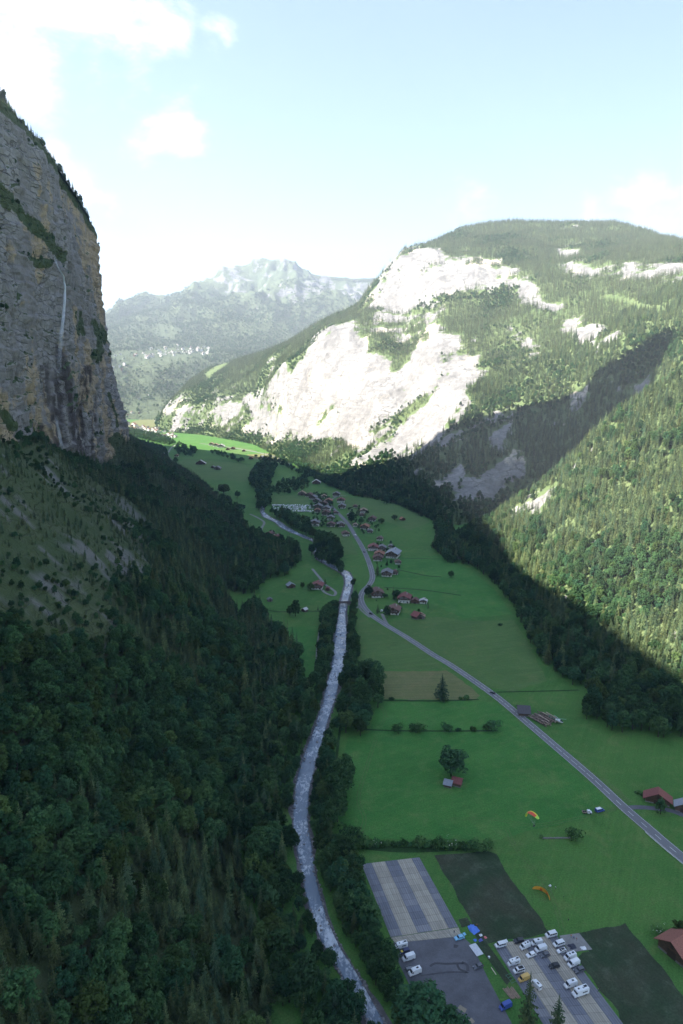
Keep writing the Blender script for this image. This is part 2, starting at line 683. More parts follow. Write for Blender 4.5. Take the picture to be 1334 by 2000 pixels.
# --- the valley floor, one sheet
gx = np.array([-6500, -3000, -1200, 0, 1200, 3000, 6500.0])
gy = np.array([-3000, -1000, 0, 500, 1500, 3000, 6000, 10000.0])
GG = np.stack(np.meshgrid(gx, gy, indexing='ij') + [np.zeros((len(gx), len(gy)))], -1)
o = mesh_obj('ground', mesh_quads('ground', GG.reshape(-1, 3), grid_faces(len(gx), len(gy)), (M_MEADOW,)))
tag(o, kind='structure')

# --- left side: talus slope, cliff, upper mountain (rows run along the valley)
YS = np.array([-900, -400, 0, 218, 341, 450, 557, 680, 760, 895, 1000, 1090, 1130, 1160, 1200, 1260, 1500, 1950, 2400, 2800.0])
XE = np.interp(YS, [-900, -400, 0, 218, 341, 450, 557, 760, 1000, 1164, 1500, 1950, 2400, 2800],
               [80, 50, 20, -25, -62, -78, -74, -135, -170, -192, -300, -505, -700, -895])
XB = np.interp(YS, [-900, 0, 300, 500, 600, 750, 895, 1000, 1090, 1130, 1160, 1200, 1260, 1500, 1950, 2400, 2800],
               [-250, -270, -280, -292, -300, -333, -349, -368, -385, -372, -366, -418, -490, -640, -790, -950, -1150])
ZB = np.interp(YS, [-900, 0, 300, 500, 600, 750, 895, 1000, 1090, 1130, 1160, 1200, 1260, 1500, 1950, 2400, 2800],
               [210, 200, 195, 192, 188, 168, 132, 105, 90, 118, 128, 135, 150, 190, 160, 130, 90])
XT = np.interp(YS, [-900, 0, 300, 500, 600, 750, 895, 1000, 1090, 1130, 1160, 1200, 1260, 1500, 1950, 2400, 2800],
               [-290, -310, -320, -330, -335, -346, -359, -371, -380, -383, -392, -430, -505, -680, -830, -980, -1180])
ZT = np.interp(YS, [-900, 0, 300, 500, 600, 690, 750, 895, 1000, 1090, 1130, 1160, 1200, 1260, 1500, 1950, 2400, 2800],
               [430, 430, 425, 440, 478, 506, 519, 512, 497, 478, 466, 458, 455, 460, 470, 330, 200, 110])

# talus slope
C = []
for k, y in enumerate(YS):
    row = []
    for t in (0.0, 0.35, 0.7, 1.0):
        x = XE[k] * (1 - t) + (XB[k] - 6) * t
        z = -2 + (ZB[k] + 14) * (t * (0.82 + 0.18 * t))
        row.append((x, y, z))
    C.append(row)
WS = refine(C, 700, 150, pos_u=YS, sm=(10, 3))
nS = normals(WS)
if nS[..., 2].mean() < 0:
    nS = -nS
dist_e = np.linspace(0, 1, 150)[None, :]
WS = WS + nS * (fbm(WS, 90, 5, 3) * 7.0 * np.clip(dist_e * 3, 0, 1))[..., None]
spx, spy, spd = project(WS)
dry = sstep(-poly_dist(spx, spy, [(-400, 860), (90, 860), (215, 930), (265, 985), (300, 1080), (285, 1180), (215, 1310), (60, 1250), (-60, 1200), (-400, 1200)]) + 40 * fbm(WS, 60, 4, 23), -60, 70)
run = fbm(WS, 9, 4, 21, stretch=(4.0, 0.8, 4.0)) * 0.8 + fbm(WS, 45, 3, 22) * 0.6
scree = sstep(run, 0.12, 0.5) * sstep(dry, 0.3, 0.85)
SLOPE = terrain('left_slope', WS, M_CLIFF, {'scree': scree * 0.9, 'rock': np.zeros(WS.shape[:2])})

# cliff
C = []
prof = np.array([0.0, .2, .42, .62, .75, 1.0])
for k, y in enumerate(YS):
    row = []
    for t in prof:
        x = XB[k] * (1 - t) + XT[k] * t
        z = (ZB[k] - 12) * (1 - t) + ZT[k] * t
        x -= 9.0 * math.sin(t * math.pi) * (1 if y > 1120 else 0.4)
        row.append((x, y - 10 * math.sin(t * math.pi) * (y < 1120), z))
    C.append(row)
pos = np.interp(YS, [-900, 341, 557, 1260, 2800], [0, 30, 90, 480, 620])
WC = refine(C, 620, 300, pos_u=pos, sm=(9, 5))
nC = normals(WC)
if nC[..., 0].mean() < 0:
    nC = -nC
W0 = WC.copy()
zz = W0[..., 2] + 10 * fbm(W0, 70, 3, 40)
bed = zz / 17.0 + 0.6 * fbm(W0, 60, 3, 41)
saw = (bed % 1.0)
ledge = np.where(saw < 0.8, saw / 0.8, (1 - saw) / 0.2)          # beds that jut out and are undercut
zz2 = W0[..., 2] / 5.2 + 1.2 * fbm(W0, 25, 3, 44)
ledge2 = (zz2 % 1.0)
blk = vnoise(np.floor(np.stack([W0[..., 1] / 9 + 0.7 * bed, np.floor(bed * 2) * 7.0, W0[..., 2] * 0 + 3], -1)), 61)
fiss = ridged(W0, 42, 4, 45, stretch=(1, 1, 2.6))
disp = (fbm(W0, 170, 3, 46) * 10 + fbm(W0, 55, 4, 47, stretch=(1, 1, 1.8)) * 5.0 + ledge * 2.6 + ledge2 * 0.7 + blk * 2.4
        - sstep(fiss, 0.60, 0.95) * 8.0 + fbm(W0, 11, 4, 48) * 1.4)
edge = np.minimum(sstep(np.linspace(0, 1, 300), 0, 0.06), sstep(-np.linspace(0, 1, 300), -1, -0.95))[None, :]
WC = WC + nC * (disp * (0.35 + 0.65 * edge))[..., None]
WOB = (fbm(W0, 45, 4, 57), fbm(W0, 45, 4, 58))
# a broad vegetated ledge runs down across the face, and smaller ones elsewhere
cpx, cpy, cpd = project(WC)


def band(poly_line, width, px, py):
    px = px + 7 * WOB[0]
    py = py + 7 * WOB[1]
    d = np.full(px.shape, 1e9)
    for (ax, ay), (bx, by) in zip(poly_line[:-1], poly_line[1:]):
        ex, ey = bx - ax, by - ay
        t = np.clip(((px - ax) * ex + (py - ay) * ey) / (ex * ex + ey * ey), 0, 1)
        d = np.minimum(d, np.hypot(px - ax - t * ex, py - ay - t * ey))
    return 1 - sstep(d, width * 0.25, width * 1.5)


ledge_px = [(-120, 270), (0, 370), (40, 420), (80, 455), (122, 498)]
vegc = band(ledge_px, 13, cpx, cpy) * 1.0
vegc = np.maximum(vegc, band([(60, 505), (95, 515)], 9, cpx, cpy))
vegc = np.maximum(vegc, band([(184, 630), (198, 660), (190, 700)], 11, cpx, cpy))
vegc = np.maximum(vegc, band([(155, 610), (160, 650)], 6, cpx, cpy) * 0.8)
vegc = np.maximum(vegc, band([(0, 800), (30, 828)], 12, cpx, cpy))
vegc = np.maximum(vegc, band([(228, 860), (250, 900)], 16, cpx, cpy))
vegc = np.maximum(vegc, band([(215, 770), (226, 830)], 4, cpx, cpy))
vegc = np.clip(vegc * 1.15 + vegc * (1.15 - vegc) * 2.6 * fbm(WC, 26, 4, 55, gain=.65) * (vegc > 0.02) - 0.18 * sstep(fbm(WC, 18, 3, 56), 0.0, 0.4), 0, 1)
nC2 = normals(WC)
nC2 = nC2 * np.sign((nC2 * nC).sum(-1, keepdims=True))
flat = sstep(nC2[..., 2], 0.35, 0.62) * sstep(fbm(WC, 40, 3, 50), -0.1, 0.4)
topgrass = sstep(np.linspace(0, 1, 300), 0.955, 0.99)[None, :] * np.ones((620, 1))
veg = np.clip(np.maximum(np.maximum(vegc, flat * 0.9), topgrass), 0, 1)
wet = np.zeros(cpx.shape)
for line, wd, st in (([(120, 700), (112, 800), (116, 880), (150, 930)], 15, 0.7), ([(128, 720), (145, 800), (150, 900)], 10, 0.8),
                     ([(170, 720), (160, 800), (165, 900)], 7, 0.75), ([(185, 760), (182, 880)], 4, 0.7), ([(85, 720), (95, 790)], 9, 0.55),
                     ([(75, 835), (95, 880)], 9, 0.7), ([(160, 880), (180, 915)], 24, 0.6), ([(108, 680), (122, 720)], 8, 0.5)):
    wet = np.maximum(wet, band(line, wd, cpx + 6 * fbm(WC, 30, 3, 51), cpy) * st)
wet = np.clip(wet * 1.5, 0, 1) * sstep(fbm(WC, 9, 4, 52, stretch=(1, 1, 4)), -0.75, -0.05)
och = sstep(fbm(WC, 75, 5, 53, stretch=(1, 1, 1.3), gain=.6), 0.0, 0.5) * 0.44 - 0.10
CLIFF = terrain('left_cliff', WC, M_CLIFF, {'rock': 1 - veg, 'wet': wet, 'ochre': och}, smooth=False)
CLIFF_N = nC

# upper mountain behind the cliff edge, out of the frame: its ridge heights are invented to shape the valley's shade
RY = [-900, 0, 231, 500, 695, 720, 800, 860, 920, 960, 1010, 1100, 1200, 1260, 1308, 1400, 1828, 2266, 2700, 2800]
RZ = [960, 970, 955, 925, 895, 925, 1180, 1400, 1560, 1620, 1580, 1400, 1190, 960, 735, 690, 556, 304, 140, 110]
YU = np.array([-900, -400, 0, 231, 500, 695, 720, 800, 860, 920, 960, 1010, 1100, 1200, 1260, 1308, 1400, 1600, 1828, 2050, 2266, 2500, 2700, 2800.0])
C = []
for y in YU:
    xt, zt = np.interp(y, YS, XT), np.interp(y, YS, ZT)
    xr = np.interp(y, [-900, 1950, 2330, 2800], [-800, -820, -960, -1200])
    zr = np.interp(y, RY, RZ)
    row = [(xt + 3, y, zt - 4), (xt - 40, y, zt + 14)]
    for t in (0.3, 0.6, 1.0):
        row.append(((xt - 40) * (1 - t) + xr * t, y, (zt + 14) * (1 - t ** 1.25) + zr * t ** 1.25))
    row.append((xr - 700, y, max(zr - 450, 40)))
    row.append((xr - 2000, y, -5))
    C.append(row)
WU = refine(C, 260, 90, pos_u=YU, sm=(2, 1))
nU = normals(WU)
if nU[..., 2].mean() < 0:
    nU = -nU
fade = np.clip((np.linspace(0, 1, 90) - 0.06) * 6, 0, 1)[None, :]
WU = WU + nU * (fbm(WU, 160, 5, 60) * 10 * fade)[..., None]
UPPER = terrain('left_upper_mountain', WU, M_CLIFF, {'rock': sstep(WU[..., 2] + 90 * fbm(WU, 120, 3, 61), 900, 1050)})

# --- right side: the big mountain with its pale cliffs.  Each row: a column of the view, points from the valley floor up
RM = [
    (300, (838, 3150), (836, 3160), (834, 3180), (832, 3200), (831, 3230), (830, 3260), (829, 3300), (828, 3350)),
    (325, (843, 2945), (841, 2960), (838, 2980), (812, 3010), (800, 3060), (795, 3120), (790, 3200), (785, 3300)),
    (400, (850, 2784), (844, 2820), (838, 2850), (788, 2920), (760, 3100), (742, 3230), (730, 3350), (722, 3500)),
    (500, (868, 2414), (855, 2470), (845, 2520), (790, 2640), (745, 2830), (720, 3000), (704, 3130), (693, 3300)),
    (540, (890, 2083), (872, 2150), (857, 2220), (715, 2380), (703, 2550), (694, 2700), (687, 2830), (680, 3000)),
    (600, (915, 1800), (885, 1930), (855, 2040), (690, 2220), (676, 2380), (666, 2520), (657, 2660), (650, 2800)),
    (640, (945, 1550), (900, 1780), (852, 1960), (655, 2200), (644, 2340), (636, 2470), (630, 2580), (625, 2700)),
    (700, (970, 1388), (895, 1620), (870, 1800), (650, 2150), (630, 2280), (616, 2400), (605, 2500), (597, 2600)),
    (740, (978, 1355), (897, 1570), (842, 1760), (660, 2080), (605, 2330), (552, 2430), (548, 2480), (544, 2540)),
    (790, (990, 1290), (885, 1540), (785, 1830), (690, 1980), (605, 2280), (495, 2480), (490, 2540), (485, 2600)),
    (850, (1020, 1150), (885, 1450), (760, 1700), (680, 1850), (600, 2150), (492, 2450), (482, 2550), (472, 2650)),
    (900, (1030, 1120), (900, 1350), (740, 1680), (670, 1850), (590, 2120), (505, 2380), (472, 2580), (445, 2800)),
    (1000, (992, 1270), (885, 1340), (740, 1620), (660, 1820), (575, 2080), (525, 2200), (470, 2480), (431, 2800)),
    (1100, (920, 1290), (850, 1340), (720, 1560), (660, 1700), (600, 1900), (560, 1990), (490, 2350), (434, 2800)),
    (1200, (830, 1220), (790, 1270), (700, 1420), (662, 1500), (610, 1700), (530, 1920), (480, 2250), (433, 2700)),
    (1270, (770, 1190), (735, 1230), (670, 1350), (640, 1430), (590, 1620), (535, 1800), (490, 2100), (452, 2500)),
    (1340, (700, 1150), (675, 1190), (630, 1290), (610, 1360), (575, 1520), (530, 1700), (500, 1900), (478, 2200)),
    (1500, (560, 1080), (545, 1120), (525, 1200), (515, 1260), (500, 1400), (490, 1500), (480, 1650), (470, 1800)),
    (1900, (400, 1000), (395, 1050), (390, 1100), (385, 1150), (380, 1200), (375, 1300), (370, 1400), (365, 1500)),
]
C = np.array([[(r[0], py, 1.0 / d) for py, d in r[1:]] for r in RM])
W = to_world(refine(C, 620, 330, pos_u=[r[0] for r in RM], pos_v=[0, .9, 1.7, 3.2, 4.2, 5.2, 6.2, 7], sm=(10, 5)))
back = W[:, -1:, :]
hid = np.concatenate([back + np.array([40, 90, -6.0]), back + np.array([300, 700, -160.0]), back + np.array([700, 1500, -520.0])], 1)
W = np.concatenate([W, hid], 1)
low = W[:, :1, :] + np.array([-10.0, -10.0, 0])
low[..., 2] = np.minimum(low[..., 2] - 30, -3)
W = np.concatenate([low, W], 1)
nM = normals(W)
cen = np.array([0, 0, CAM_H]) - W
if (nM * cen).sum(-1).mean() < 0:
    nM = -nM
mpx, mpy, mpd = project(W)

ROCKS = [  # outline in the view of the mountain, strength
    ([(502, 866), (512, 815), (540, 795), (528, 745), (545, 708), (575, 722), (600, 685), (640, 648), (690, 638), (722, 672), (735, 700),
      (760, 690), (800, 705), (812, 660), (835, 655), (872, 690), (862, 732), (822, 772), (790, 802), (760, 832), (720, 852), (690, 876),
      (640, 866), (620, 856), (580, 860), (550, 870)], 1.0),
    ([(712, 612), (735, 560), (757, 500), (800, 480), (850, 490), (880, 505), (940, 505), (990, 530), (960, 562), (900, 570), (850, 602),
      (800, 602), (760, 612)], 0.95),
    ([(940, 500), (1000, 530), (1060, 570), (1110, 620), (1190, 648), (1215, 658), (1170, 680), (1110, 652), (1060, 612), (1000, 572)], 0.74),
    ([(1095, 518), (1200, 532), (1240, 520), (1340, 512), (1340, 550), (1230, 548), (1180, 538), (1110, 532)], 0.85),
    ([(735, 622), (860, 600), (885, 650), (905, 700), (880, 745), (820, 700), (780, 660), (720, 662)], 0.66),
    ([(652, 918), (700, 880), (760, 835), (830, 770), (880, 690), (930, 690), (945, 722), (905, 790), (850, 850), (800, 885), (740, 892),
      (700, 902)], 1.0),
    ([(878, 990), (874, 950), (930, 918), (985, 876), (1025, 886), (1022, 925), (990, 958), (940, 975)], 1.0),
    ([(955, 872), (992, 826), (1005, 838), (978, 886)], 0.8), ([(800, 920), (850, 880), (960, 790), (1000, 780), (900, 870), (820, 925)], 0.62),
    ([(1080, 822), (1150, 752), (1145, 778), (1092, 838)], 0.7), ([(1195, 750), (1300, 708), (1275, 765), (1215, 770)], 0.62),
    ([(835, 945), (885, 905), (890, 925), (845, 955)], 0.8),
    ([(310, 830), (318, 785), (345, 770), (380, 782), (430, 760), (480, 800), (520, 785), (545, 830), (500, 862), (470, 838), (400, 832),
      (340, 838)], 0.70),
    ([(470, 790), (515, 765), (545, 705), (565, 740), (530, 800)], 0.72),
    ([(1085, 480), (1130, 482), (1128, 496), (1090, 492)], 0.8), ([(950, 800), (1010, 778), (1010, 790), (955, 815)], 0.7),
    ([(1000, 640), (1060, 690), (1040, 700), (985, 650)], 0.5),
]
HOLES = [([(745, 700), (765, 678), (795, 690), (800, 715), (770, 722)], 1.0), ([(640, 800), (660, 795), (665, 812), (645, 815)], 0.4)]


def rock_mask(px, py, W, rocks, holes, soft=22.0, amp=0.85, seed=70):
    m = np.zeros(px.shape)
    wob = fbm(W, 110, 5, seed, gain=.6) * 16
    for poly, s in rocks:
        m = np.maximum(m, s * (1 - sstep(poly_dist(px + wob, py + wob * 0.6, poly), -soft, soft)))
    for poly, s in holes:
        m = m * (1 - s * (1 - sstep(poly_dist(px, py, poly), -soft, soft)))
    nn = fbm(W, 55, 4, seed + 1, gain=0.6)
    return np.clip(m + amp * nn * np.clip(4 * m * (1.12 - m), 0, 1), 0, 1), m


rockM, rawM = rock_mask(mpx, mpy, W, ROCKS, HOLES)
# scattered small outcrops among the trees
out = fbm(W, 90, 5, 75, gain=0.62)
rockM = np.maximum(rockM, sstep(out, 0.78, 0.98) * 0.9 * (mpy < 980))
gully = ridged(W, 420, 4, 76, stretch=(1, 1, 2.0))
rough = fbm(W, 140, 5, 77) * 13 + (gully - 0.3) * 16
crag = (ridged(W, 60, 4, 78, stretch=(1, 1, 1.9)) - 0.4) * 11 + ((W[..., 2] / 24 + fbm(W, 90, 2, 79)) % 1.0) * 5 + fbm(W, 14, 4, 80) * 2.5
jend = np.linspace(0, 1, W.shape[1])
fadej = np.clip(np.minimum(jend * 14, (1 - jend) * 30), 0, 1)[None, :]
W = W + nM * ((rough * 0.75 + crag * 0.55 * np.clip(rockM * 1.2, 0.1, 1.0)) * fadej)[..., None]
meadow_holes = [([(1170, 580), (1230, 588), (1300, 610), (1295, 620), (1220, 604), (1165, 590)], 1.0), ([(1135, 460), (1170, 462), (1165, 470), (1138, 470)], 1.0),
                ([(395, 730), (440, 704), (462, 700), (430, 726), (402, 748)], 1.0), ([(630, 850), (660, 842), (650, 862)], 0.3)]
openM = np.zeros(mpx.shape)
for poly, s in meadow_holes:
    openM = np.maximum(openM, s * (1 - sstep(poly_dist(mpx, mpy, poly), -5, 5)))
MOUNT = terrain('right_mountain', W, M_WHITE, {'rock': rockM, 'ochre': sstep(fbm(W, 120, 3, 81), 0.2, 0.7) * 0.25, 'wet': np.zeros(mpx.shape),
                                               'scree': np.zeros(mpx.shape)}, smooth=False)
WM = W

# --- right side: the nearer spur, all forest
SPUR = [(840, 1066, 1062, 1015), (870, 1092, 1070, 990), (900, 1090, 1047, 1000), (960, 1120, 1014, 985), (1040, 1195, 962, 965), (1100, 1262, 914, 950),
        (1180, 1300, 838, 935), (1250, 1330, 784, 920), (1334, 1378, 728, 905), (1450, 1440, 640, 880), (1700, 1600, 480, 830),
        (2200, 1900, 250, 760), (3200, 2600, 0, 650)]
C = []
for px, by, sy, sd in SPUR:
    d0 = np.linalg.norm(0) + (0 - CAM_H) / ray(px, by)[2]
    i0, i1 = 1 / d0, 1 / sd
    row = []
    for t in (0, .25, .5, .75, .93, 1.0):
        row.append((px, by * (1 - t) + sy * t, i0 * (1 - t) + i1 * t + (i1 - i0) * 0.0))
    C.append(row)
W = to_world(refine(C, 260, 110, pos_u=[r[0] if r[0] < 1500 else 1500 + (r[0] - 1500) * .35 for r in SPUR], sm=(8, 3)))
bk = W[:, -1:, :]
W = np.concatenate([W[:, :1] + np.array([-14, -6, -8.0]), W, bk + np.array([10, 25, -1.0]), bk + np.array([30, 70, -22.0]), bk + np.array([70, 190, -110.0]),
                    bk + np.array([150, 420, -330.0])], 1)
nP = normals(W)
if nP[..., 2].mean() < 0:
    nP = -nP
ppx, ppy, ppd = project(W)
jj = np.linspace(0, 1, W.shape[1])
W = W + nP * (fbm(W, 130, 5, 90) * 9 * np.clip(jj * 6, 0, 1)[None, :] * np.clip((1 - jj) * 12, 0, 1)[None, :])[..., None]
rockP, _ = rock_mask(ppx, ppy, W, [([(1000, 990), (1040, 978), (1090, 955), (1098, 965), (1050, 1000), (1005, 1003)], 0.55),
                                   ([(1290, 760), (1340, 730), (1340, 770)], 0.6)], [], seed=95)
rockP = np.maximum(rockP * (np.linspace(0, 1, W.shape[1]) < .93)[None, :], sstep(fbm(W, 38, 4, 97, gain=.6), 0.70, 0.9) * 0.8)
SPURO = terrain('right_spur', W, M_WHITE, {'rock': rockP})
WP = W

# --- far side: the terrace with the upper village and the mountain behind it
sil = [(60, 660), (150, 640), (200, 624), (260, 602), (330, 584), (400, 567), (430, 545), (460, 529), (520, 520), (570, 527), (620, 534), (700, 537), (780, 540), (900, 560), (1100, 600)]
C = []
for px, sy in sil:
    lift = np.interp(px, [60, 330, 520, 700, 1100], [0, 0, -2, 10, 20])
    C.append([(px, 823, 1 / 3700), (px, 800, 1 / 3950), (px, 760 + lift * .5, 1 / 4250), (px, 708, 1 / 4600), (px, 686, 1 / 5200),
              (px, 660 + lift, 1 / 5600), (px, 0.5 * (655 + sy), 1 / 6400), (px, 0.2 * 655 + 0.8 * sy, 1 / 7000), (px, sy, 1 / 7600)])
W = to_world(refine(C, 330, 200, pos_u=[s[0] for s in sil], sm=(5, 3)))
bk = W[:, -1:, :]
W = np.concatenate([W[:, :1] + np.array([0, -60, -40.0]), W, bk + np.array([0, 500, -250.0]), bk + np.array([0, 1200, -1000.0])], 1)
nF = normals(W)
if nF[..., 2].mean() < 0:
    nF = -nF
fpx, fpy, fpd = project(W)
hi = sstep(W[..., 2], 500, 1000)
jj = np.linspace(0, 1, W.shape[1])
fj = np.clip(np.minimum(jj * 10, (1 - jj) * 25), 0, 1)[None, :]
rdg = ridged(W, 900, 5, 101, stretch=(1, 1.6, 1.6)) - 0.3
W = W + nF * ((rdg * 250 * (0.12 + hi) + fbm(W, 500, 6, 102, gain=.6) * 75 * (0.35 + hi)) * fj)[..., None]
rockF, _ = rock_mask(fpx, fpy, W, [([(600, 560), (740, 530), (740, 620), (680, 600), (560, 600)], 0.55), ([(430, 560), (455, 530), (480, 540), (470, 570), (440, 590)], 0.6),
                                   ([(480, 525), (560, 522), (620, 540), (560, 548), (500, 540)], 0.35)], [], 8, 0.5, 105)
rockF = np.maximum(rockF, sstep(fbm(W, 160, 5, 106, gain=.65), 0.20, 0.65) * sstep(fpy, 640, 575) * 0.9)
FAR = terrain('far_mountain', W, M_FAR, {'rock': rockF})
WF = W
# pale summits farther still
C = np.array([[(px, py, 1 / 9000), (px, (py + 640) / 2, 1 / 8900), (px, 650, 1 / 8700)] for px, py in ((120, 640), (180, 622), (215, 610), (240, 602), (265, 612), (300, 606), (340, 618), (420, 640), (520, 650))])
W = to_world(refine(C, 160, 24, sm=(1, 1)))
W[..., 2] += (fbm(W, 500, 5, 120) * 60 * np.linspace(1, 0, 24)[None, :])
W = np.concatenate([W[:, :1] + np.array([0, 400, -700.0]), W], 1)
PEAKS = terrain('distant_peaks', W, M_FAR, {'rock': np.ones(W.shape[:2])})

# ------------------------------------------------------------------ tree models
def conifer_meshes(seed, h=22.0, r=3.6, whorls=20, per=8, sub=3):
    rg = random.Random(seed)
    tr = MB()
    tr.tube((0, 0, -1.2), (0, 0, h * 0.55), 0.34, 0.20, 6, cap=False)
    tr.tube((0, 0, h * 0.55), (0, 0, h * 0.99), 0.20, 0.03, 5, cap=False)
    v, f = [], []
    for w in range(whorls):
        t = w / (whorls - 1.0)
        z = h * (0.10 + 0.86 * t ** 0.92)
        rad = r * ((1 - t) ** 0.82) * (0.75 + 0.25 * min(1, t * 8)) + 0.22
        n = max(4, int(per * (1 - 0.45 * t)))
        a0 = rg.random() * 6.28
        for b in range(n):
            if rg.random() < 0.07:
                continue
            a = a0 + 6.283 * b / n + rg.uniform(-.25, .25)
            L = rad * rg.uniform(0.68, 1.16)
            droop = L * rg.uniform(0.22, 0.42) * (1 - 0.8 * t)
            wd = L * rg.uniform(0.26, 0.36) + 0.12
            zz = z + rg.uniform(-.35, .35) * h / whorls
            ca, sa = math.cos(a), math.sin(a)

            def pt(x, y, dz):
                return (ca * x - sa * y, sa * x + ca * y, zz + dz)
            o = len(v)
            # a spray: spine with side fingers hanging from it
            v.append(pt(0, 0, 0.35 * L * 0.3))
            for s in range(1, sub + 1):
                q = s / sub
                k = 1 - 0.55 * q
                v.append(pt(L * (q - 0.18), wd * k * rg.uniform(.7, 1.2), -droop * q * q - wd * 0.45))
                v.append(pt(L * (q - 0.18), -wd * k * rg.uniform(.7, 1.2), -droop * q * q - wd * 0.45))
                v.append(pt(L * q, 0, -droop * q * q + (0.06 * L if s < sub else 0.12 * L)))
            prev = o
            for s in range(sub):
                l, rr, m = o + 1 + 3 * s, o + 2 + 3 * s, o + 3 + 3 * s
                f.append((prev, l, m))
                f.append((prev, m, rr))
                prev = m
    tip = len(v)
    v += [(0.16, 0, h * .93), (-0.1, .14, h * .93), (-0.1, -.14, h * .93), (0, 0, h * 1.03)]
    f += [(tip, tip + 1, tip + 3), (tip + 1, tip + 2, tip + 3), (tip + 2, tip, tip + 3)]
    return tr.mesh('conifer_trunk', M_BARK), mesh_from('conifer_crown', v, f, (M_CONE,))


def leaf_cloud(v, f, c, rad, n, size, rg, squash=0.8):
    for _ in range(n):
        d = Vector((rg.gauss(0, 1), rg.gauss(0, 1), rg.gauss(0, 1) + 0.25)).normalized()
        rr = rad * (0.72 + 0.34 * rg.random())
        p = Vector(c) + Vector((d.x * rr, d.y * rr, d.z * rr * squash))
        nn = (d + Vector((rg.gauss(0, .45), rg.gauss(0, .45), rg.gauss(0, .45) + 0.25))).normalized()
        q = nn.to_track_quat('Z', 'Y')
        a = rg.random() * 6.28
        s = size * rg.uniform(.6, 1.3)
        e1 = q @ Vector((math.cos(a), math.sin(a), 0)) * s
        e2 = q @ Vector((-math.sin(a), math.cos(a), 0)) * s * 0.62
        o = len(v)
        v += [tuple(p - e1), tuple(p + e2 - nn * s * .18), tuple(p + e1), tuple(p - e2 - nn * s * .18)]
        f.append((o, o + 1, o + 2, o + 3))


def broadleaf_meshes(seed, h=18.0, w=5.6, clumps=34, leaves=46, size=0.62, tall=1.0, mat=None):
    rg = random.Random(seed)
    tr = MB()
    tr.tube((0, 0, -1.2), (0, 0, h * 0.34), 0.36, 0.27, 7, cap=False)
    tr.tube((0, 0, h * 0.34), (rg.uniform(-.4, .4), rg.uniform(-.4, .4), h * 0.72), 0.27, 0.10, 6, cap=False)
    v, f = [], []
    cz = h * 0.60
    for k in range(clumps):
        # golden-angle spread over an uneven egg
        t = (k + 0.5) / clumps
        ph = math.acos(1 - 1.72 * t)
        th = 2.39996 * k + rg.uniform(-.4, .4)
        rr = rg.uniform(0.55, 0.92) * (1 + 0.16 * math.sin(3 * th + seed))
        c = (w * rr * math.sin(ph) * math.cos(th), w * rr * math.sin(ph) * math.sin(th), cz + h * 0.37 * rr * math.cos(ph) * tall)
        cr = w * rg.uniform(0.24, 0.40)
        leaf_cloud(v, f, c, cr, leaves, size, rg)
        if k % 4 == 0:
            tr.tube((0, 0, h * rg.uniform(.25, .45)), c, 0.13, 0.04, 4, cap=False)
    return tr.mesh('broadleaf_trunk', M_BARK), mesh_from('broadleaf_crown', v, f, (mat or M_BROAD,))


def shrub_mesh(seed, h=3.0, w=2.2, n=7, leaves=34, size=0.33, blossom=False):
    rg = random.Random(seed)
    v, f = [], []
    for k in range(n):
        a = 6.283 * k / n + rg.uniform(-.4, .4)
        r = w * rg.uniform(0.15, 0.75)
        leaf_cloud(v, f, (r * math.cos(a), r * math.sin(a), h * rg.uniform(.35, .72)), h * rg.uniform(.26, .40), leaves, size, rg, 0.9)
    nf = len(f)
    mi = [0] * nf
    if blossom:
        for k in range(13):
            a = rg.random() * 6.28
            r = w * rg.uniform(0.1, 0.9)
            leaf_cloud(v, f, (r * math.cos(a), r * math.sin(a), h * rg.uniform(.6, .92)), 0.25, 3, 0.17, rg)
        mi += [1] * (len(f) - nf)
    return mesh_from('shrub', v, f, (M_SHRUB, M_BLOSSOM), mi)


CON = [conifer_meshes(s, h, r, wh, 8) for s, h, r, wh in ((1, 24, 3.5, 22), (2, 21, 3.2, 20), (3, 26, 3.8, 24), (4, 18, 3.0, 18), (5, 23, 2.9, 22))]
BRO = [broadleaf_meshes(s, h, w, c, 48, sz, tl) for s, h, w, c, sz, tl in ((11, 17, 5.4, 36, .60, 1.0), (12, 19, 5.0, 36, .60, 1.15), (13, 14, 4.8, 30, .55, .95),
                                                                          (14, 20, 6.4, 42, .66, 1.0), (15, 16, 4.2, 30, .55, 1.2), (16, 12, 4.0, 26, .50, .9))]
CONF = [conifer_meshes(s, h, r, 9, 6, 1) for s, h, r in ((21, 23, 3.7), (22, 20, 3.3), (23, 25, 3.6))]
BROF = [broadleaf_meshes(s, h, w, 14, 13, 1.5, tl) for s, h, w, tl in ((31, 16, 5.2, 1.0), (32, 18, 5.6, 1.1), (33, 13, 4.6, .95))]
SHR = [shrub_mesh(s, h, w, blossom=b) for s, h, w, b in ((41, 3.2, 2.4, False), (42, 2.6, 2.2, False), (43, 3.4, 2.6, True), (44, 2.2, 1.7, False))]

# prototypes for the forest masses (kept out of the scene, only drawn through the forests)
PROTO = bpy.data.collections.new('forest_prototypes')


def join_meshes(name, a, b):
    bm = bmesh.new()
    bm.from_mesh(a)
    n = len(bm.faces)
    bm.from_mesh(b)
    me = bpy.data.meshes.new(name)
    bm.faces.ensure_lookup_table()
    for k in range(n, len(bm.faces)):
        bm.faces[k].material_index = 1
    bm.to_mesh(me)
    bm.free()
    me.materials.append(a.materials[0])
    me.materials.append(b.materials[0])
    return me


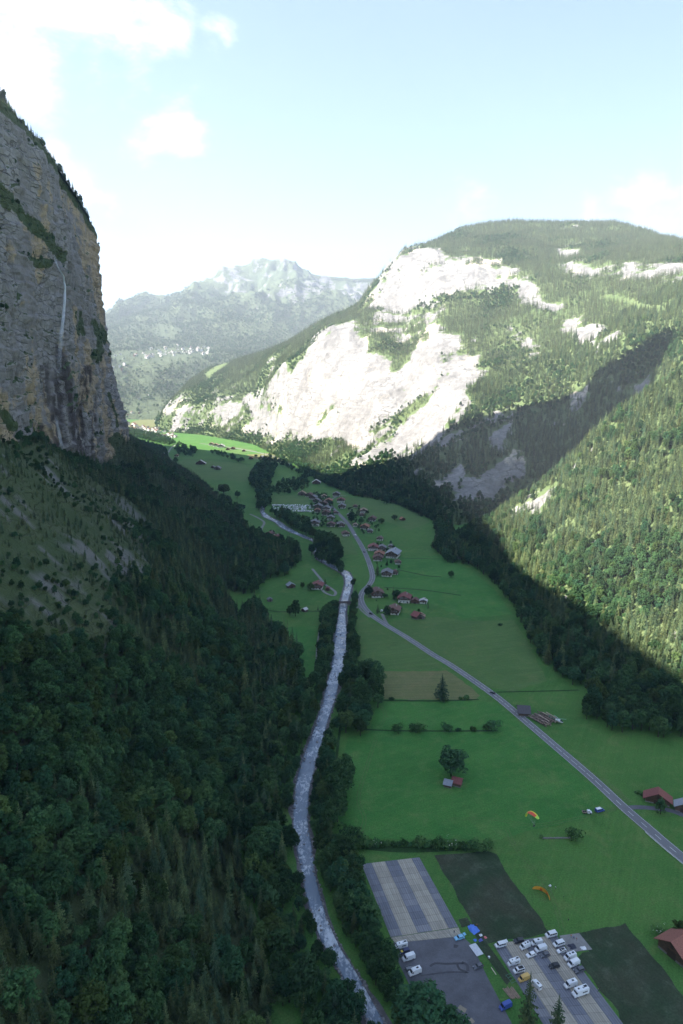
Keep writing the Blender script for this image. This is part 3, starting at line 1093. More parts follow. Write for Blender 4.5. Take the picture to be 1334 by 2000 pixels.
PID = {}
for key, lst in (('a_conifer', CON), ('b_broadleaf', BRO), ('c_far_conifer', CONF), ('d_far_broadleaf', BROF)):
    PID[key] = []
    for k, (a, b) in enumerate(lst):
        nm = '%s_%d' % (key, k)
        o = bpy.data.objects.new(nm, join_meshes(nm, a, b))
        PROTO.objects.link(o)
for k, a in enumerate(SHR):
    o = bpy.data.objects.new('e_shrub_%d' % k, a)
    PROTO.objects.link(o)
for i, o in enumerate(sorted(PROTO.objects, key=lambda x: x.name)):
    PID.setdefault(o.name.rsplit('_', 1)[0], []).append(i)


def forest_nodes():
    g = bpy.data.node_groups.new('forest', 'GeometryNodeTree')
    g.interface.new_socket('Geometry', in_out='INPUT', socket_type='NodeSocketGeometry')
    g.interface.new_socket('Geometry', in_out='OUTPUT', socket_type='NodeSocketGeometry')
    N = NT(g)
    gi = N.n('NodeGroupInput')
    go = N.n('NodeGroupOutput')
    ci = N.n('GeometryNodeCollectionInfo')
    ci.inputs['Collection'].default_value = PROTO
    ci.inputs['Separate Children'].default_value = True
    ci.inputs['Reset Children'].default_value = True
    ip = N.n('GeometryNodeInstanceOnPoints')
    ip.inputs['Pick Instance'].default_value = True
    N.link(gi.outputs[0], ip.inputs['Points'])
    N.link(ci.outputs[0], ip.inputs['Instance'])
    for name, typ, sock in (('pick', 'INT', 'Instance Index'), ('size', 'FLOAT_VECTOR', 'Scale'), ('turn', 'FLOAT_VECTOR', 'Rotation')):
        na = N.n('GeometryNodeInputNamedAttribute')
        na.data_type = typ
        na.inputs['Name'].default_value = name
        N.link(na.outputs['Attribute'], ip.inputs[sock])
    N.link(ip.outputs[0], go.inputs[0])
    return g


FOREST_GN = forest_nodes()


def forest_object(name, pts, pick, size, label):
    n = len(pts)
    me = bpy.data.meshes.new(name)
    me.vertices.add(n)
    me.vertices.foreach_set('co', np.asarray(pts, np.float32).ravel())
    a = me.attributes.new('pick', 'INT', 'POINT')
    a.data.foreach_set('value', np.asarray(pick, np.int32))
    a = me.attributes.new('size', 'FLOAT_VECTOR', 'POINT')
    a.data.foreach_set('vector', np.asarray(size, np.float32).ravel())
    a = me.attributes.new('turn', 'FLOAT_VECTOR', 'POINT')
    rot = np.zeros((n, 3), np.float32)
    rot[:, 2] = RNG.random(n) * 6.283
    rot[:, :2] = RNG.normal(0, 0.035, (n, 2))
    a.data.foreach_set('vector', rot.ravel())
    o = mesh_obj(name, me)
    md = o.modifiers.new('forest', 'NODES')
    md.node_group = FOREST_GN
    return tag(o, label, kind='stuff')


def sizes(n, lo, hi, seed):
    rg = np.random.default_rng(seed)
    s = rg.uniform(lo, hi, n)
    return np.stack([s * rg.uniform(.85, 1.18, n), s * rg.uniform(.85, 1.18, n), s * rg.uniform(.88, 1.15, n)], 1)


# ------------------------------------------------------------------ where trees grow
TREES = []      # near trees: (x, y, z, kind 'c'/'b', scale vector)


def add_trees(p, kinds, sz):
    for q, k, s in zip(p, kinds, sz):
        TREES.append((float(q[0]), float(q[1]), float(q[2]), k, s))


# left slope
cl = fbm(WS, 60, 3, 131)
dens = np.clip(1 - dry * 0.62, 0, 1) * (1 - 0.8 * scree)
p, i, j = scatter(WS, 0.065, dens, 1)
keep = thin(p, 4.3)
p, i, j = p[keep], i[keep], j[keep]
q = project(p)
con = (fbm(p, 70, 3, 133) + 0.45 * sstep(p[:, 1], 420, 700) - 0.04 + RNG.normal(0, .22, len(p))) > 0.1
dr = dry[i, j]
s = sizes(len(p), 0.44, 0.96, 2) * (1 - 0.58 * dr)[:, None]
add_trees(p - np.array([0, 0, .6]), np.where(con, 'c', 'b'), s)

# valley floor woods, outlined in the view of the floor: polygon, spacing, share of conifers, size
RIV_L = [(720, 2000), (662, 1900), (628, 1850), (609, 1800), (592, 1740), (584, 1678), (574, 1645), (568, 1612), (570, 1580), (574, 1546), (580, 1513), (590, 1480),
         (600, 1466), (611, 1433), (621, 1400), (631, 1366), (637, 1333), (644, 1320)]
WOODS = [
    (RIV_L + [(620, 1336), (600, 1345), (590, 1335), (560, 1345), (520, 1330), (450, 1420), (420, 1600), (470, 1800), (560, 2000), (650, 2150), (760, 2150)], 5.6, .22, (.55, .95)),
    ([(590, 1335), (585, 1290), (560, 1250), (530, 1230), (500, 1180), (470, 1200), (400, 1300), (480, 1400)], 5.5, .75, (.7, 1.05)),
    ([(500, 1165), (520, 1130), (560, 1125), (590, 1095), (575, 1070), (530, 1060), (495, 1050), (470, 1010), (430, 975), (400, 1000), (420, 1150)], 7, .5, (.7, 1.05)),
    ([(470, 1010), (480, 1000), (440, 975), (400, 950), (350, 930), (335, 915), (325, 880), (300, 870), (260, 858), (240, 870), (300, 930), (400, 990)], 9, .4, (.6, .95)),
    ([(245, 851), (330, 872), (345, 868), (330, 858), (290, 846), (250, 838)], 12, .3, (.7, .9)),
    # river banks
    ([(648, 1280), (652, 1230), (658, 1200), (664, 1185), (652, 1183), (630, 1212), (624, 1290), (618, 1330), (645, 1318)], 3.6, .06, (.55, .85)),
    ([(682, 1215), (690, 1180), (697, 1170), (690, 1215), (697, 1290), (690, 1330), (668, 1350), (650, 1400), (650, 1440), (628, 1440), (640, 1400), (656, 1345), (674, 1290), (680, 1255), (676, 1225)], 3.8, .06, (.55, .9)),
    ([(668, 1375), (690, 1325), (715, 1315), (742, 1340), (745, 1385), (720, 1395), (725, 1430), (700, 1440), (672, 1430), (655, 1440)], 7.5, .02, (.85, 1.18)),
    ([(632, 1440), (655, 1440), (645, 1500), (640, 1560), (640, 1600), (600, 1600), (606, 1540), (618, 1500)], 4.4, .1, (.6, .95)),
    ([(645, 1590), (640, 1545), (655, 1520), (690, 1540), (694, 1580), (668, 1612), (648, 1612)], 8.5, .0, (.9, 1.15)),
    ([(606, 1600), (645, 1600), (650, 1660), (690, 1700), (702, 1760), (734, 1850), (756, 1900), (778, 1950), (812, 2010), (862, 2060), (930, 2110), (900, 2150), (790, 2150),
      (740, 2000), (696, 1900), (660, 1850), (640, 1800), (620, 1750), (612, 1680), (603, 1640)], 4.0, .06, (.62, .98)),
    # upstream
    ([(608, 1090), (625, 1100), (655, 1112), (690, 1150), (694, 1135), (672, 1095), (668, 1070), (640, 1060), (632, 1090)], 8, .05, (.6, 1.0)),
    ([(606, 1085), (616, 1060), (604, 1050), (560, 1030), (530, 1005), (520, 1005), (550, 1005), (600, 1020), (612, 1045), (640, 1060), (628, 1085)], 9, .05, (.7, 1.1)),
    ([(505, 1000), (500, 960), (485, 945), (497, 915), (520, 905), (540, 915), (530, 940), (528, 985), (516, 998)], 10, .08, (.7, 1.05)),
    ([(528, 965), (540, 945), (600, 930), (605, 955), (560, 968)], 11, .25, (.55, .85)),
    ([(585, 905), (640, 945), (600, 935), (560, 915), (500, 900), (520, 892)], 14, .2, (.6, .9)),
    # forest belt below the right mountain
    ([(575, 905), (605, 930), (640, 950), (700, 970), (780, 985), (815, 1010), (850, 1010), (850, 990), (820, 985), (760, 975), (700, 960), (640, 930), (600, 900), (560, 880), (545, 885)], 9, .35, (.7, 1.05)),
    ([(850, 1030), (862, 1100), (900, 1100), (935, 1115), (960, 1135), (1013, 1200), (1030, 1260), (1075, 1310), (1130, 1345), (1225, 1350), (1334, 1355), (1334, 1330), (1240, 1310),
      (1100, 1245), (1040, 1180), (960, 1105), (900, 1075), (865, 1010), (845, 1000)], 6.8, .30, (.75, 1.1)),
    ([(1130, 1400), (1150, 1365), (1210, 1350), (1340, 1345), (1420, 1380), (1430, 1440), (1340, 1450), (1260, 1440), (1180, 1430)], 7.2, .0, (.75, 1.05)),
    # small groups on the far meadows
    ([(340, 880), (350, 868), (385, 880), (380, 895), (352, 890)], 14, .1, (.7, .9)),
    ([(410, 885), (470, 905), (480, 902), (420, 880)], 13, .1, (.6, .8)),
    ([(606, 985), (612, 1005), (600, 1030), (655, 1034), (668, 1030), (655, 1008), (650, 985), (640, 968), (612, 962)], 9, .25, (.26, .50)),
    ([(655, 985), (700, 990), (735, 1020), (750, 1045), (700, 1045), (690, 1030), (670, 1005)], 13, .25, (.26, .50)),
    ([(725, 1062), (775, 1062), (785, 1100), (780, 1128), (745, 1128), (735, 1100)], 13, .2, (.18, .38)),
    ([(725, 1150), (760, 1150), (845, 1175), (840, 1205), (775, 1205), (735, 1180)], 17, .2, (.16, .34)),
    ([(515, 1040), (545, 1045), (552, 1062), (520, 1065)], 11, .2, (.3, .6)),
]
_rv = np.array([G(c, y)[:2] for y, c in ((2300, 970), (2150, 867), (2000, 738), (1900, 682), (1850, 649), (1800, 627), (1744, 609), (1711, 603), (1678, 598), (1645, 591), (1612, 586), (1580, 587),
                (1546, 590), (1513, 597), (1480, 606), (1450, 616), (1400, 632), (1366, 643), (1333, 650), (1310, 658), (1290, 662), (1266, 664), (1233, 666), (1200, 668), (1160, 676))])
RIVY, RIVC = _rv[:, 1], _rv[:, 0]
for wi, (poly, sp, cshare, (lo, hi)) in enumerate(WOODS):
    wp = np.array([G(*q)[:2] for q in poly])
    x0, y0 = wp.min(0)
    x1, y1 = wp.max(0)
    nx, ny = int((x1 - x0) / sp) + 1, int((y1 - y0) / sp) + 1
    gxx, gyy = np.meshgrid(x0 + sp * np.arange(nx), y0 + sp * np.arange(ny))
    pt = np.stack([gxx.ravel(), gyy.ravel()], 1) + RNG.uniform(-.48, .48, (nx * ny, 2)) * sp
    pt = pt[in_poly(pt[:, 0], pt[:, 1], [tuple(a) for a in wp])]
    if wi in (0, 1, 2, 3):      # the slope carries its own trees
        pt = pt[pt[:, 0] > np.interp(pt[:, 1], YS, XE) + 1]
    pt = np.column_stack([pt, np.full(len(pt), -0.4)])
    rc = np.column_stack([np.interp(pt[:, 1], RIVY, RIVC), pt[:, 1]])
    dr = np.abs(pt[:, 0] - rc[:, 0])
    lim = np.where(pt[:, 0] < rc[:, 0], 5.8, 7.4)
    pt, dr = pt[dr > lim], dr[dr > lim]
    shrink = 0.70 + 0.30 * sstep(dr, 6, 20)
    kn = np.where(RNG.random(len(pt)) < cshare, 'c', 'b')
    add_trees(pt, kn, sizes(len(pt), lo, hi, 300 + wi) * np.where(pt[:, 1] < 780, shrink, 1.0)[:, None])

# the spur
dp = np.clip(1 - rockP * 1.6, 0, 1) * np.clip((np.linspace(0, 1, WP.shape[1]) - 0.02) * 30, 0, 1)[None, :]
p, i, j = scatter(WP, 0.075, dp, 5)
keep = thin(p, 4.0)
p = p[keep]
pp = project(p)
ok = (pp[0] > 780) & (pp[0] < 1500) & (pp[1] > 600)
p = p[ok]
con = (fbm(p, 60, 3, 141) + RNG.normal(0, .3, len(p)) + 0.42 * sstep(p[:, 2], 10, 90)) > -0.08
add_trees(p - np.array([0, 0, .5]), np.where(con, 'c', 'b'), sizes(len(p), 0.50, 0.86, 6))

# vegetation on the cliff ledges and along its top
p, i, j = scatter(WC, 0.030, np.clip(veg - 0.35, 0, 1) * (cpx > -60), 7)
p = p[thin(p, 3.0)] if len(p) else p
add_trees(p, np.where(RNG.random(len(p)) < .45, 'c', 'b'), sizes(len(p), 0.16, 0.42, 8))
p, i, j = scatter(WU, 0.045, (np.linspace(0, 1, WU.shape[1]) < 0.22)[None, :] * np.ones((WU.shape[0], 1)), 9)
pp = project(p)
p = p[(pp[0] > -80) & (pp[2] > 300) & (p[:, 1] < 1260)]
p = p[thin(p, 4.2)]
add_trees(p, np.where(RNG.random(len(p)) < .8, 'c', 'b'), sizes(len(p), 0.40, 0.68, 10))

_t = project(np.array([t[:3] for t in TREES]))
TREES = [t for t, a, b, d in zip(TREES, *_t) if d > 40 and -260 < a < 1560 and b < 2500]
# keep the built-up and open places clear
TP = np.array([t[:3] for t in TREES])
tpx, tpy, tpd = project(TP)
CLEAR = [[(500, 1160), (515, 1135), (560, 1130), (590, 1100), (612, 1105), (640, 1130), (655, 1165), (640, 1180), (625, 1210), (615, 1335), (588, 1340), (585, 1290), (560, 1250), (520, 1225)],
         [(425, 1500), (440, 1480), (462, 1500), (450, 1530), (428, 1530)]]
ok = np.ones(len(TREES), bool)
# ------------------------------------------------------------------ individual trees: the ones that show largest
inview = (tpx > -15) & (tpx < 1349) & (tpy > 300) & (tpy < 2060) & (tpd > 60)
kind = np.array([t[3] for t in TREES])
hgt = np.array([t[4][2] for t in TREES]) / np.maximum(tpd, 1)
single = np.zeros(len(TREES), bool)
for k in 'cb':
    idx = np.where(inview & (kind == k) & (tpy < 2000 + 20) & (hgt > 0))[0]
    idx = idx[np.argsort(-hgt[idx])][:(240 if k == 'c' else 275)]
    single[idx] = True


def make_tree(name, meshes, loc, rz, scale, label, cat, group=None):
    e = empty(name, loc, rz)
    e.scale = scale
    a = bpy.data.objects.new('trunk', meshes[0])
    link(a, e)
    b = bpy.data.objects.new('crown', meshes[1])
    link(b, e)
    tag(e, label, cat, group)
    return e


for n in np.where(single)[0]:
    x, y, z, k, s = TREES[n]
    px_, py_ = tpx[n], tpy[n]
    rvx = np.interp(y, RIVY[:25], RIVC[:25])
    size = 'tall' if s[2] > 0.88 else ('small' if s[2] < 0.62 else 'middling')
    nm = 'spruce' if k == 'c' else 'broadleaf tree'
    if px_ > 820 and py_ < 1460:
        where, grp = 'in the wood at the foot of the right slope', 'at the foot of the right slope'
    elif x > rvx - 22 and x < rvx:
        where, grp = 'in the row of trees on the left river bank', 'on the left river bank'
    elif x >= rvx:
        where, grp = 'in the wooded strip on the right river bank', 'on the right river bank'
    elif py_ > 1780:
        where = 'in the dark forest at the bottom left corner' if px_ < 300 else 'in the dark forest at the bottom edge left of the river'
        grp = 'of the forest left of the river'
    elif py_ > 1500:
        where = 'in the forest by the left edge, below the scree slope' if px_ < 220 else 'in the forest halfway between left edge and river'
        grp = 'of the forest left of the river'
    else:
        where = 'among the scattered trees below the scree' if px_ < 260 else 'in the forest beside the left bank meadow'
        grp = 'of the forest left of the river'
    m = random.choice(CON if k == 'c' else BRO)
    make_tree('spruce_tree' if k == 'c' else 'broadleaf_tree', m, (x, y, z), random.random() * 6.28, tuple(float(a) for a in s), '%s %s %s' % (size, nm, where), nm,
              '%s trees %s' % ('spruce' if k == 'c' else 'broadleaf', grp))

rest = ~single
near = tpd < 1050
pick = np.zeros(len(TREES), int)
for k, a, b in (('c', 'a_conifer', 'c_far_conifer'), ('b', 'b_broadleaf', 'd_far_broadleaf')):
    for nr, key in ((True, a), (False, b)):
        sel = (kind == k) & (near == nr)
        pick[sel] = RNG.choice(PID[key], sel.sum())
SZ = np.array([t[4] for t in TREES])
left = tpx < 667
for nm, sel, lab in (('left_forest', rest & left, 'dense mixed forest covering the slope left of the river'),
                     ('right_forest', rest & ~left, 'mixed forest on the spur and floor right of the river')):
    forest_object(nm, TP[sel], pick[sel], SZ[sel], lab)

# big mountain
mdens = np.clip(1 - rockM * 1.55, 0, 1) * (1 - openM) * np.clip((1 - np.linspace(0, 1, WM.shape[1])) * 200 - 1.2, 0, 1)[None, :]
mdens *= 0.55 + 0.45 * sstep(fbm(WM, 160, 4, 151), -0.6, 0.25)
rough_rock = (rawM > 0.05) & (rockM < 0.62)
mdens = np.maximum(mdens, rough_rock * 0.25 * sstep(fbm(WM, 50, 3, 152), -0.1, 0.4))
p, i, j = scatter(WM, 0.055, mdens, 12)
pp = project(p)
p = p[(pp[0] < 1420) & (pp[0] > 250)]
p = p[thin(p, 4.3)]
c = np.where(fbm(p, 150, 3, 153) + RNG.normal(0, .25, len(p)) > -0.55 + 0.9 * sstep(-p[:, 2], -90, 0), 0, 1)
dn = project(p)[2] < 1650
pk = np.where(c == 0, np.where(dn, RNG.choice(PID['a_conifer'], len(p)), RNG.choice(PID['c_far_conifer'], len(p))), np.where(dn, RNG.choice(PID['b_broadleaf'], len(p)), RNG.choice(PID['d_far_broadleaf'], len(p))))
forest_object('mountain_forest', p, pk, sizes(len(p), 0.55, 0.95, 13) * np.where(c == 0, 1.0, .72)[:, None], 'spruce forest covering the big pale-cliffed mountain')

# far mountain: forest below, meadows above and around the upper village
FOPEN = [[(215, 700), (260, 690), (330, 684), (410, 686), (408, 700), (330, 712), (290, 730), (240, 720)], [(225, 830), (240, 795), (310, 785), (320, 800), (300, 840)],
         [(270, 745), (300, 735), (300, 750), (275, 760)], [(310, 640), (345, 652), (330, 668), (300, 660)]]
fd = sstep(fpy, 560, 606) * np.clip(1 - rockF * 1.2, 0, 1) * sstep(fbm(WF, 350, 4, 161), -0.45, 0.05)
fd = np.maximum(fd, sstep(fpy, 590, 625) * 0.55 * (rockF < .5))
for poly in FOPEN:
    fd *= 0.07 + 0.93 * sstep(poly_dist(fpx, fpy, poly), -4, 10)
fd *= ((fpx > 180) & (fpx < 800) & (fpy < 835)) * 1.0
p, i, j = scatter(WF, 0.0085, fd, 15)
p = p[thin(p, 8.5)]
forest_object('far_forest', p, RNG.choice(PID['c_far_conifer'] + PID['d_far_broadleaf'][:1], len(p)), sizes(len(p), 0.85, 1.45, 16), 'hazy forest on the far mountain around the upper village')
print('TREES near', len(TREES), 'single', single.sum())

# ------------------------------------------------------------------ flat things on the valley floor: fields, roads, river
def rough(pts, step=3.0, amp=0.7):
    """outline with uneven edges"""
    out_ = []
    for k in range(len(pts)):
        a, b = np.array(pts[k][:2]), np.array(pts[(k + 1) % len(pts)][:2])
        L_ = np.linalg.norm(b - a)
        n_ = int(min(60, max(1, L_ / step)))
        nn = np.array([a[1] - b[1], b[0] - a[0]]) / (L_ + 1e-6)
        for q in range(n_):
            p = a + (b - a) * q / n_
            w = fbm(np.array([[p[0], p[1], 0.0]]), 9.0, 3, 77)[0] * amp * (1 if q else .3) * max(1.0, min(3.0, L_ / 120))
            out_.append(tuple(p + nn * w))
    return out_


def sheet(name, pix, mat, z, kind='structure', world=False):
    """a flat piece of ground outlined in the view of the floor"""
    pts = pix if world else [G(*q)[:2] for q in pix]
    a = sum(pts[k][0] * pts[(k + 1) % len(pts)][1] - pts[(k + 1) % len(pts)][0] * pts[k][1] for k in range(len(pts)))
    if a < 0:
        pts = pts[::-1]
    tri = tessellate_polygon([[Vector((p[0], p[1], 0)) for p in pts]])
    fs = []
    for q in tri:
        (ax, ay), (bx, by), (cx, cy) = [pts[k][:2] for k in q]
        fs.append(q if (bx - ax) * (cy - ay) - (by - ay) * (cx - ax) > 0 else q[::-1])
    me = mesh_from(name, [(p[0], p[1], z) for p in pts], fs)
    me.materials.append(mat)
    o = mesh_obj(name, me)
    return tag(o, kind=kind)


def spline(pts, step=4.0):
    """smooth polyline through world points (Catmull-Rom), resampled"""
    p = np.array([q[:2] for q in pts], float)
    p = np.vstack([2 * p[0] - p[1], p, 2 * p[-1] - p[-2]])
    out = []
    for k in range(1, len(p) - 2):
        n = max(2, int(np.linalg.norm(p[k + 1] - p[k]) / step))
        for t in np.linspace(0, 1, n, endpoint=False):
            a, b, c, d = p[k - 1], p[k], p[k + 1], p[k + 2]
            out.append(0.5 * ((2 * b) + (-a + c) * t + (2 * a - 5 * b + 4 * c - d) * t * t + (-a + 3 * b - 3 * c + d) * t ** 3))
    out.append(p[-2])
    return np.array(out)


def sides(c):
    t = np.gradient(c, axis=0)
    t /= np.linalg.norm(t, axis=1, keepdims=True) + 1e-9
    return np.stack([-t[:, 1], t[:, 0]], 1), t


def ribbon_mesh(name, c, half, z, mat, off=0.0):
    n, _ = sides(c)
    half = np.broadcast_to(half, (len(c),))[:, None]
    L, Rr = c + n * (off + half), c + n * (off - half)
    v = np.concatenate([np.column_stack([L, np.full(len(c), z)]), np.column_stack([Rr, np.full(len(c), z)])])
    k = np.arange(len(c) - 1)
    f = np.stack([k + len(c), k + len(c) + 1, k + 1, k], 1)
    return mesh_quads(name, v, f, (mat,))


def asphalt_mat(name, base, var=0.2, big=9.0, stain=0.25):
    m, t, out = new_mat(name)
    geo = t.n('ShaderNodeNewGeometry')
    n1 = t.noise(geo.outputs['Position'], 1 / big, 6.0, 0.65)
    n2 = t.noise(geo.outputs['Position'], 1.7, 4.0, 0.7)
    c = t.mix(t.ramp(n1, 0.3, 0.72), tuple(x * (1 - var) for x in base), tuple(x * (1 + var) for x in base))
    c = t.mix(t.ramp(n1, 0.58, 0.75, 0.0, stain), c, tuple(x * 0.45 for x in base))
    s = t.vmath('SCALE', c)
    t.link(t.ramp(n2, 0.2, 0.8, 0.85, 1.15), s.node.inputs[3])
    b = t.n('ShaderNodeBsdfPrincipled')
    t.link(s, b.inputs['Base Color'])
    b.inputs['Roughness'].default_value = 0.85
    t.link(b.outputs[0], out.inputs[0])
    return m


M_ROAD = asphalt_mat('road_asphalt', (0.155, 0.155, 0.17), 0.10, 20.0, 0.12)
M_LOT = asphalt_mat('lot_asphalt', (0.105, 0.105, 0.12), 0.24, 11.0, 0.4)
M_GRAVEL = asphalt_mat('gravel', (0.21, 0.205, 0.20), 0.2, 6.0, 0.1)
M_LINE = plain('road_paint', (0.72, 0.72, 0.70), 0.7)

# meadows and fields, each a sheet of its own
FIELDS = [
    ('hay_field', [(745, 1366), (742, 1312), (872, 1310), (905, 1330), (938, 1358), (930, 1366)], M_TAN),
    ('mown_field', [(697, 1205), (712, 1208), (752, 1226), (800, 1254), (846, 1283), (868, 1307), (745, 1308), (712, 1320), (697, 1280)], M_MEADOW2),
    ('mown_field', [(860, 1205), (905, 1213), (1005, 1212), (1035, 1262), (1068, 1330), (1000, 1352), (955, 1342), (890, 1300), (800, 1244), (760, 1216), (790, 1208)], M_MEADOW2),
    ('lush_field', [(735, 1372), (935, 1370), (968, 1372), (1080, 1462), (1165, 1535), (1180, 1560), (1140, 1600), (965, 1640), (690, 1640), (662, 1600), (650, 1540), (680, 1440), (722, 1432)], M_BRIGHT),
    ('mown_field', [(532, 984), (528, 966), (600, 968), (604, 985)], M_MEADOW2),
    ('mown_field', [(628, 1045), (618, 1032), (665, 1030), (690, 1060), (700, 1085), (660, 1080)], M_MEADOW2),
    ('lush_field', [(728, 1092), (860, 1085), (920, 1115), (965, 1150), (1000, 1200), (905, 1208), (845, 1180), (760, 1150), (733, 1140), (736, 1120)], M_BRIGHT),
    ('mown_field', [(668, 972), (740, 972), (810, 1000), (840, 1020), (800, 1035), (730, 1010), (680, 1000)], M_MEADOW2),
    ('lush_field', [(512, 1225), (560, 1225), (620, 1222), (612, 1330), (592, 1320), (588, 1290), (562, 1250)], M_BRIGHT),
    ('mown_field', [(340, 905), (362, 897), (470, 905), (492, 915), (480, 940), (380, 935)], M_MEADOW2),
    ('mown_field', [(480, 888), (540, 884), (572, 898), (560, 906), (500, 897)], M_TAN), ('mown_field', [(420, 878), (470, 872), (500, 880), (470, 889)], M_MEADOW2),
    ('lush_field', [(1070, 1462), (1100, 1440), (1160, 1440), (1340, 1455), (1400, 1500), (1340, 1560), (1230, 1565), (1160, 1510)], M_MEADOW),
    ('mown_field', [(1100, 1478), (1112, 1470), (1205, 1540), (1236, 1568), (1222, 1572), (1180, 1535)], M_MEADOW2),
    ('ploughed_field', [(848, 1671), (950, 1661), (970, 1668), (1030, 1760), (1072, 1822), (960, 1842), (940, 1846), (905, 1770)], M_SOIL),
    ('ploughed_field', [(1120, 1824), (1222, 1803), (1250, 1838), (1312, 1915), (1400, 2030), (1240, 2060), (1195, 1960), (1130, 1870), (1152, 1858)], M_SOIL),
    ('sunlit_tint_meadow', [(240, 832), (262, 822), (310, 812), (330, 822), (300, 838), (262, 845)], M_TAN),  # tan tone puts the sunlit look into this meadow's colour
]
for k, (nm, pix, mat) in enumerate(FIELDS):
    sheet(nm, rough([G(*q)[:2] for q in pix], 3.0, 1.1), mat, 0.05 + 0.012 * (k % 4), world=True)
# worn soil, mown swaths and tracks by the camp, boundaries between the meadows
sheet('bare_soil', [(1000, 1912), (975, 1875), (948, 1838), (930, 1842), (952, 1872), (990, 1925)], M_SOIL, 0.10)
sheet('bare_soil', [(895, 1796), (912, 1792), (922, 1806), (902, 1812)], M_SOIL, 0.11)


def strip(name, pix, half, mat, z, step=4.0):
    o = mesh_obj(name, ribbon_mesh(name, spline([G(*q) for q in pix], step), half, z, mat))
    return tag(o, kind='structure')


M_DITCH = grass_mat('rough_verge', (0.022, 0.060, 0.018), (0.030, 0.070, 0.022), (0.040, 0.062, 0.028), 10.0)
for pix, w in (([(700, 1424), (760, 1427), (880, 1428), (972, 1427)], 1.0), ([(745, 1368), (860, 1369), (935, 1366)], 1.0), ([(970, 1352), (1060, 1350), (1130, 1348)], 0.8),
               ([(750, 1147), (830, 1153), (900, 1163)], 1.3), ([(778, 1113), (830, 1124), (862, 1127)], 1.3), ([(785, 1090), (860, 1092)], 1.0),
               ([(512, 1190), (545, 1195), (580, 1194), (625, 1194)], 1.4), ([(740, 980), (790, 988), (860, 1010)], 2.0), ([(690, 1652), (800, 1660), (960, 1652)], 2.2),
               ([(655, 1500), (662, 1440), (668, 1400)], .9), ([(650, 1600), (655, 1510)], .9), ([(360, 898), (420, 898), (490, 908)], 2.5)):
    strip('grass_verge', pix, w, M_DITCH, 0.115)

# faint wheel tracks across the meadows
for pix in ([(1183, 1587), (1120, 1600), (1040, 1612), (960, 1600), (880, 1600)], [(700, 1640), (712, 1600), (700, 1560), (716, 1500), (735, 1440)], [(1100, 1822), (1085, 1770), (1060, 1720), (1010, 1660), (990, 1620)],
            [(742, 1420), (752, 1400), (748, 1385), (735, 1376)], [(700, 1195), (730, 1225), (780, 1262), (820, 1300)], [(1010, 1400), (1040, 1440), (1110, 1500), (1190, 1552)]):
    cc = spline([G(*q) for q in pix], 2.5)
    for off in (-.9, .9):
        tag(mesh_obj('wheel_track', ribbon_mesh('wheel_track', cc, 0.26, 0.118, M_MEADOW2, off)), kind='structure')

# roads
ROAD_PX = [(1480, 1790), (1400, 1728), (1334, 1676), (1300, 1648), (1262, 1615), (1218, 1577), (1160, 1523), (1087, 1460), (1014, 1398), (962.6, 1356), (884.5, 1302), (843, 1277),
           (795, 1245.5), (751, 1219), (725.6, 1201), (710, 1184), (704.5, 1168), (710, 1154), (722, 1141), (727.5, 1125), (720, 1097), (707, 1068), (693, 1045), (679, 1022),
           (662, 1004), (648, 990), (636, 982), (622, 975), (606, 966)]
ROAD = spline([G(*q) for q in ROAD_PX], 3.0)
o = mesh_obj('road', ribbon_mesh('road', ROAD, 3.3, 0.16, M_ROAD))
tag(o, kind='structure')
# painted lines belong to the road
nrm, tan = sides(ROAD)
seg = np.r_[0, np.cumsum(np.linalg.norm(np.diff(ROAD, axis=0), axis=1))]
L = seg[-1]


def on_road(s, off):
    x = np.interp(s, seg, ROAD[:, 0])
    y = np.interp(s, seg, ROAD[:, 1])
    nx = np.interp(s, seg, nrm[:, 0])
    ny = np.interp(s, seg, nrm[:, 1])
    return x + nx * off, y + ny * off


def line_piece(s0, s1, off, half, name, zz=0.185):
    n = max(2, int((s1 - s0) / 3) + 1)
    ss = np.linspace(s0, s1, n)
    v, f = [], []
    for k, s_ in enumerate(ss):
        a, b = on_road(s_, off + half), on_road(s_, off - half)
        v += [(a[0], a[1], zz), (b[0], b[1], zz)]
        if k:
            q = 2 * k
            f.append((q - 2, q - 1, q + 1, q))
    return mesh_obj(name, mesh_from(name, v, f, (M_LINE,)), o)


s = 4.0
while s < min(L - 10, 620):
    gx0 = on_road(s, 0)
    dpt = project(np.array([gx0[0], gx0[1], 0]))
    if dpt[1] < 1560:
        ln, gap = 6.5, 1.6
    else:
        ln, gap = 4.5, 6.0
    line_piece(s, s + ln, 0, 0.11, 'centre_dash')
    s += ln + gap
for off in (2.95, -2.95):
    line_piece(2, 760, off, 0.07, 'edge_line')
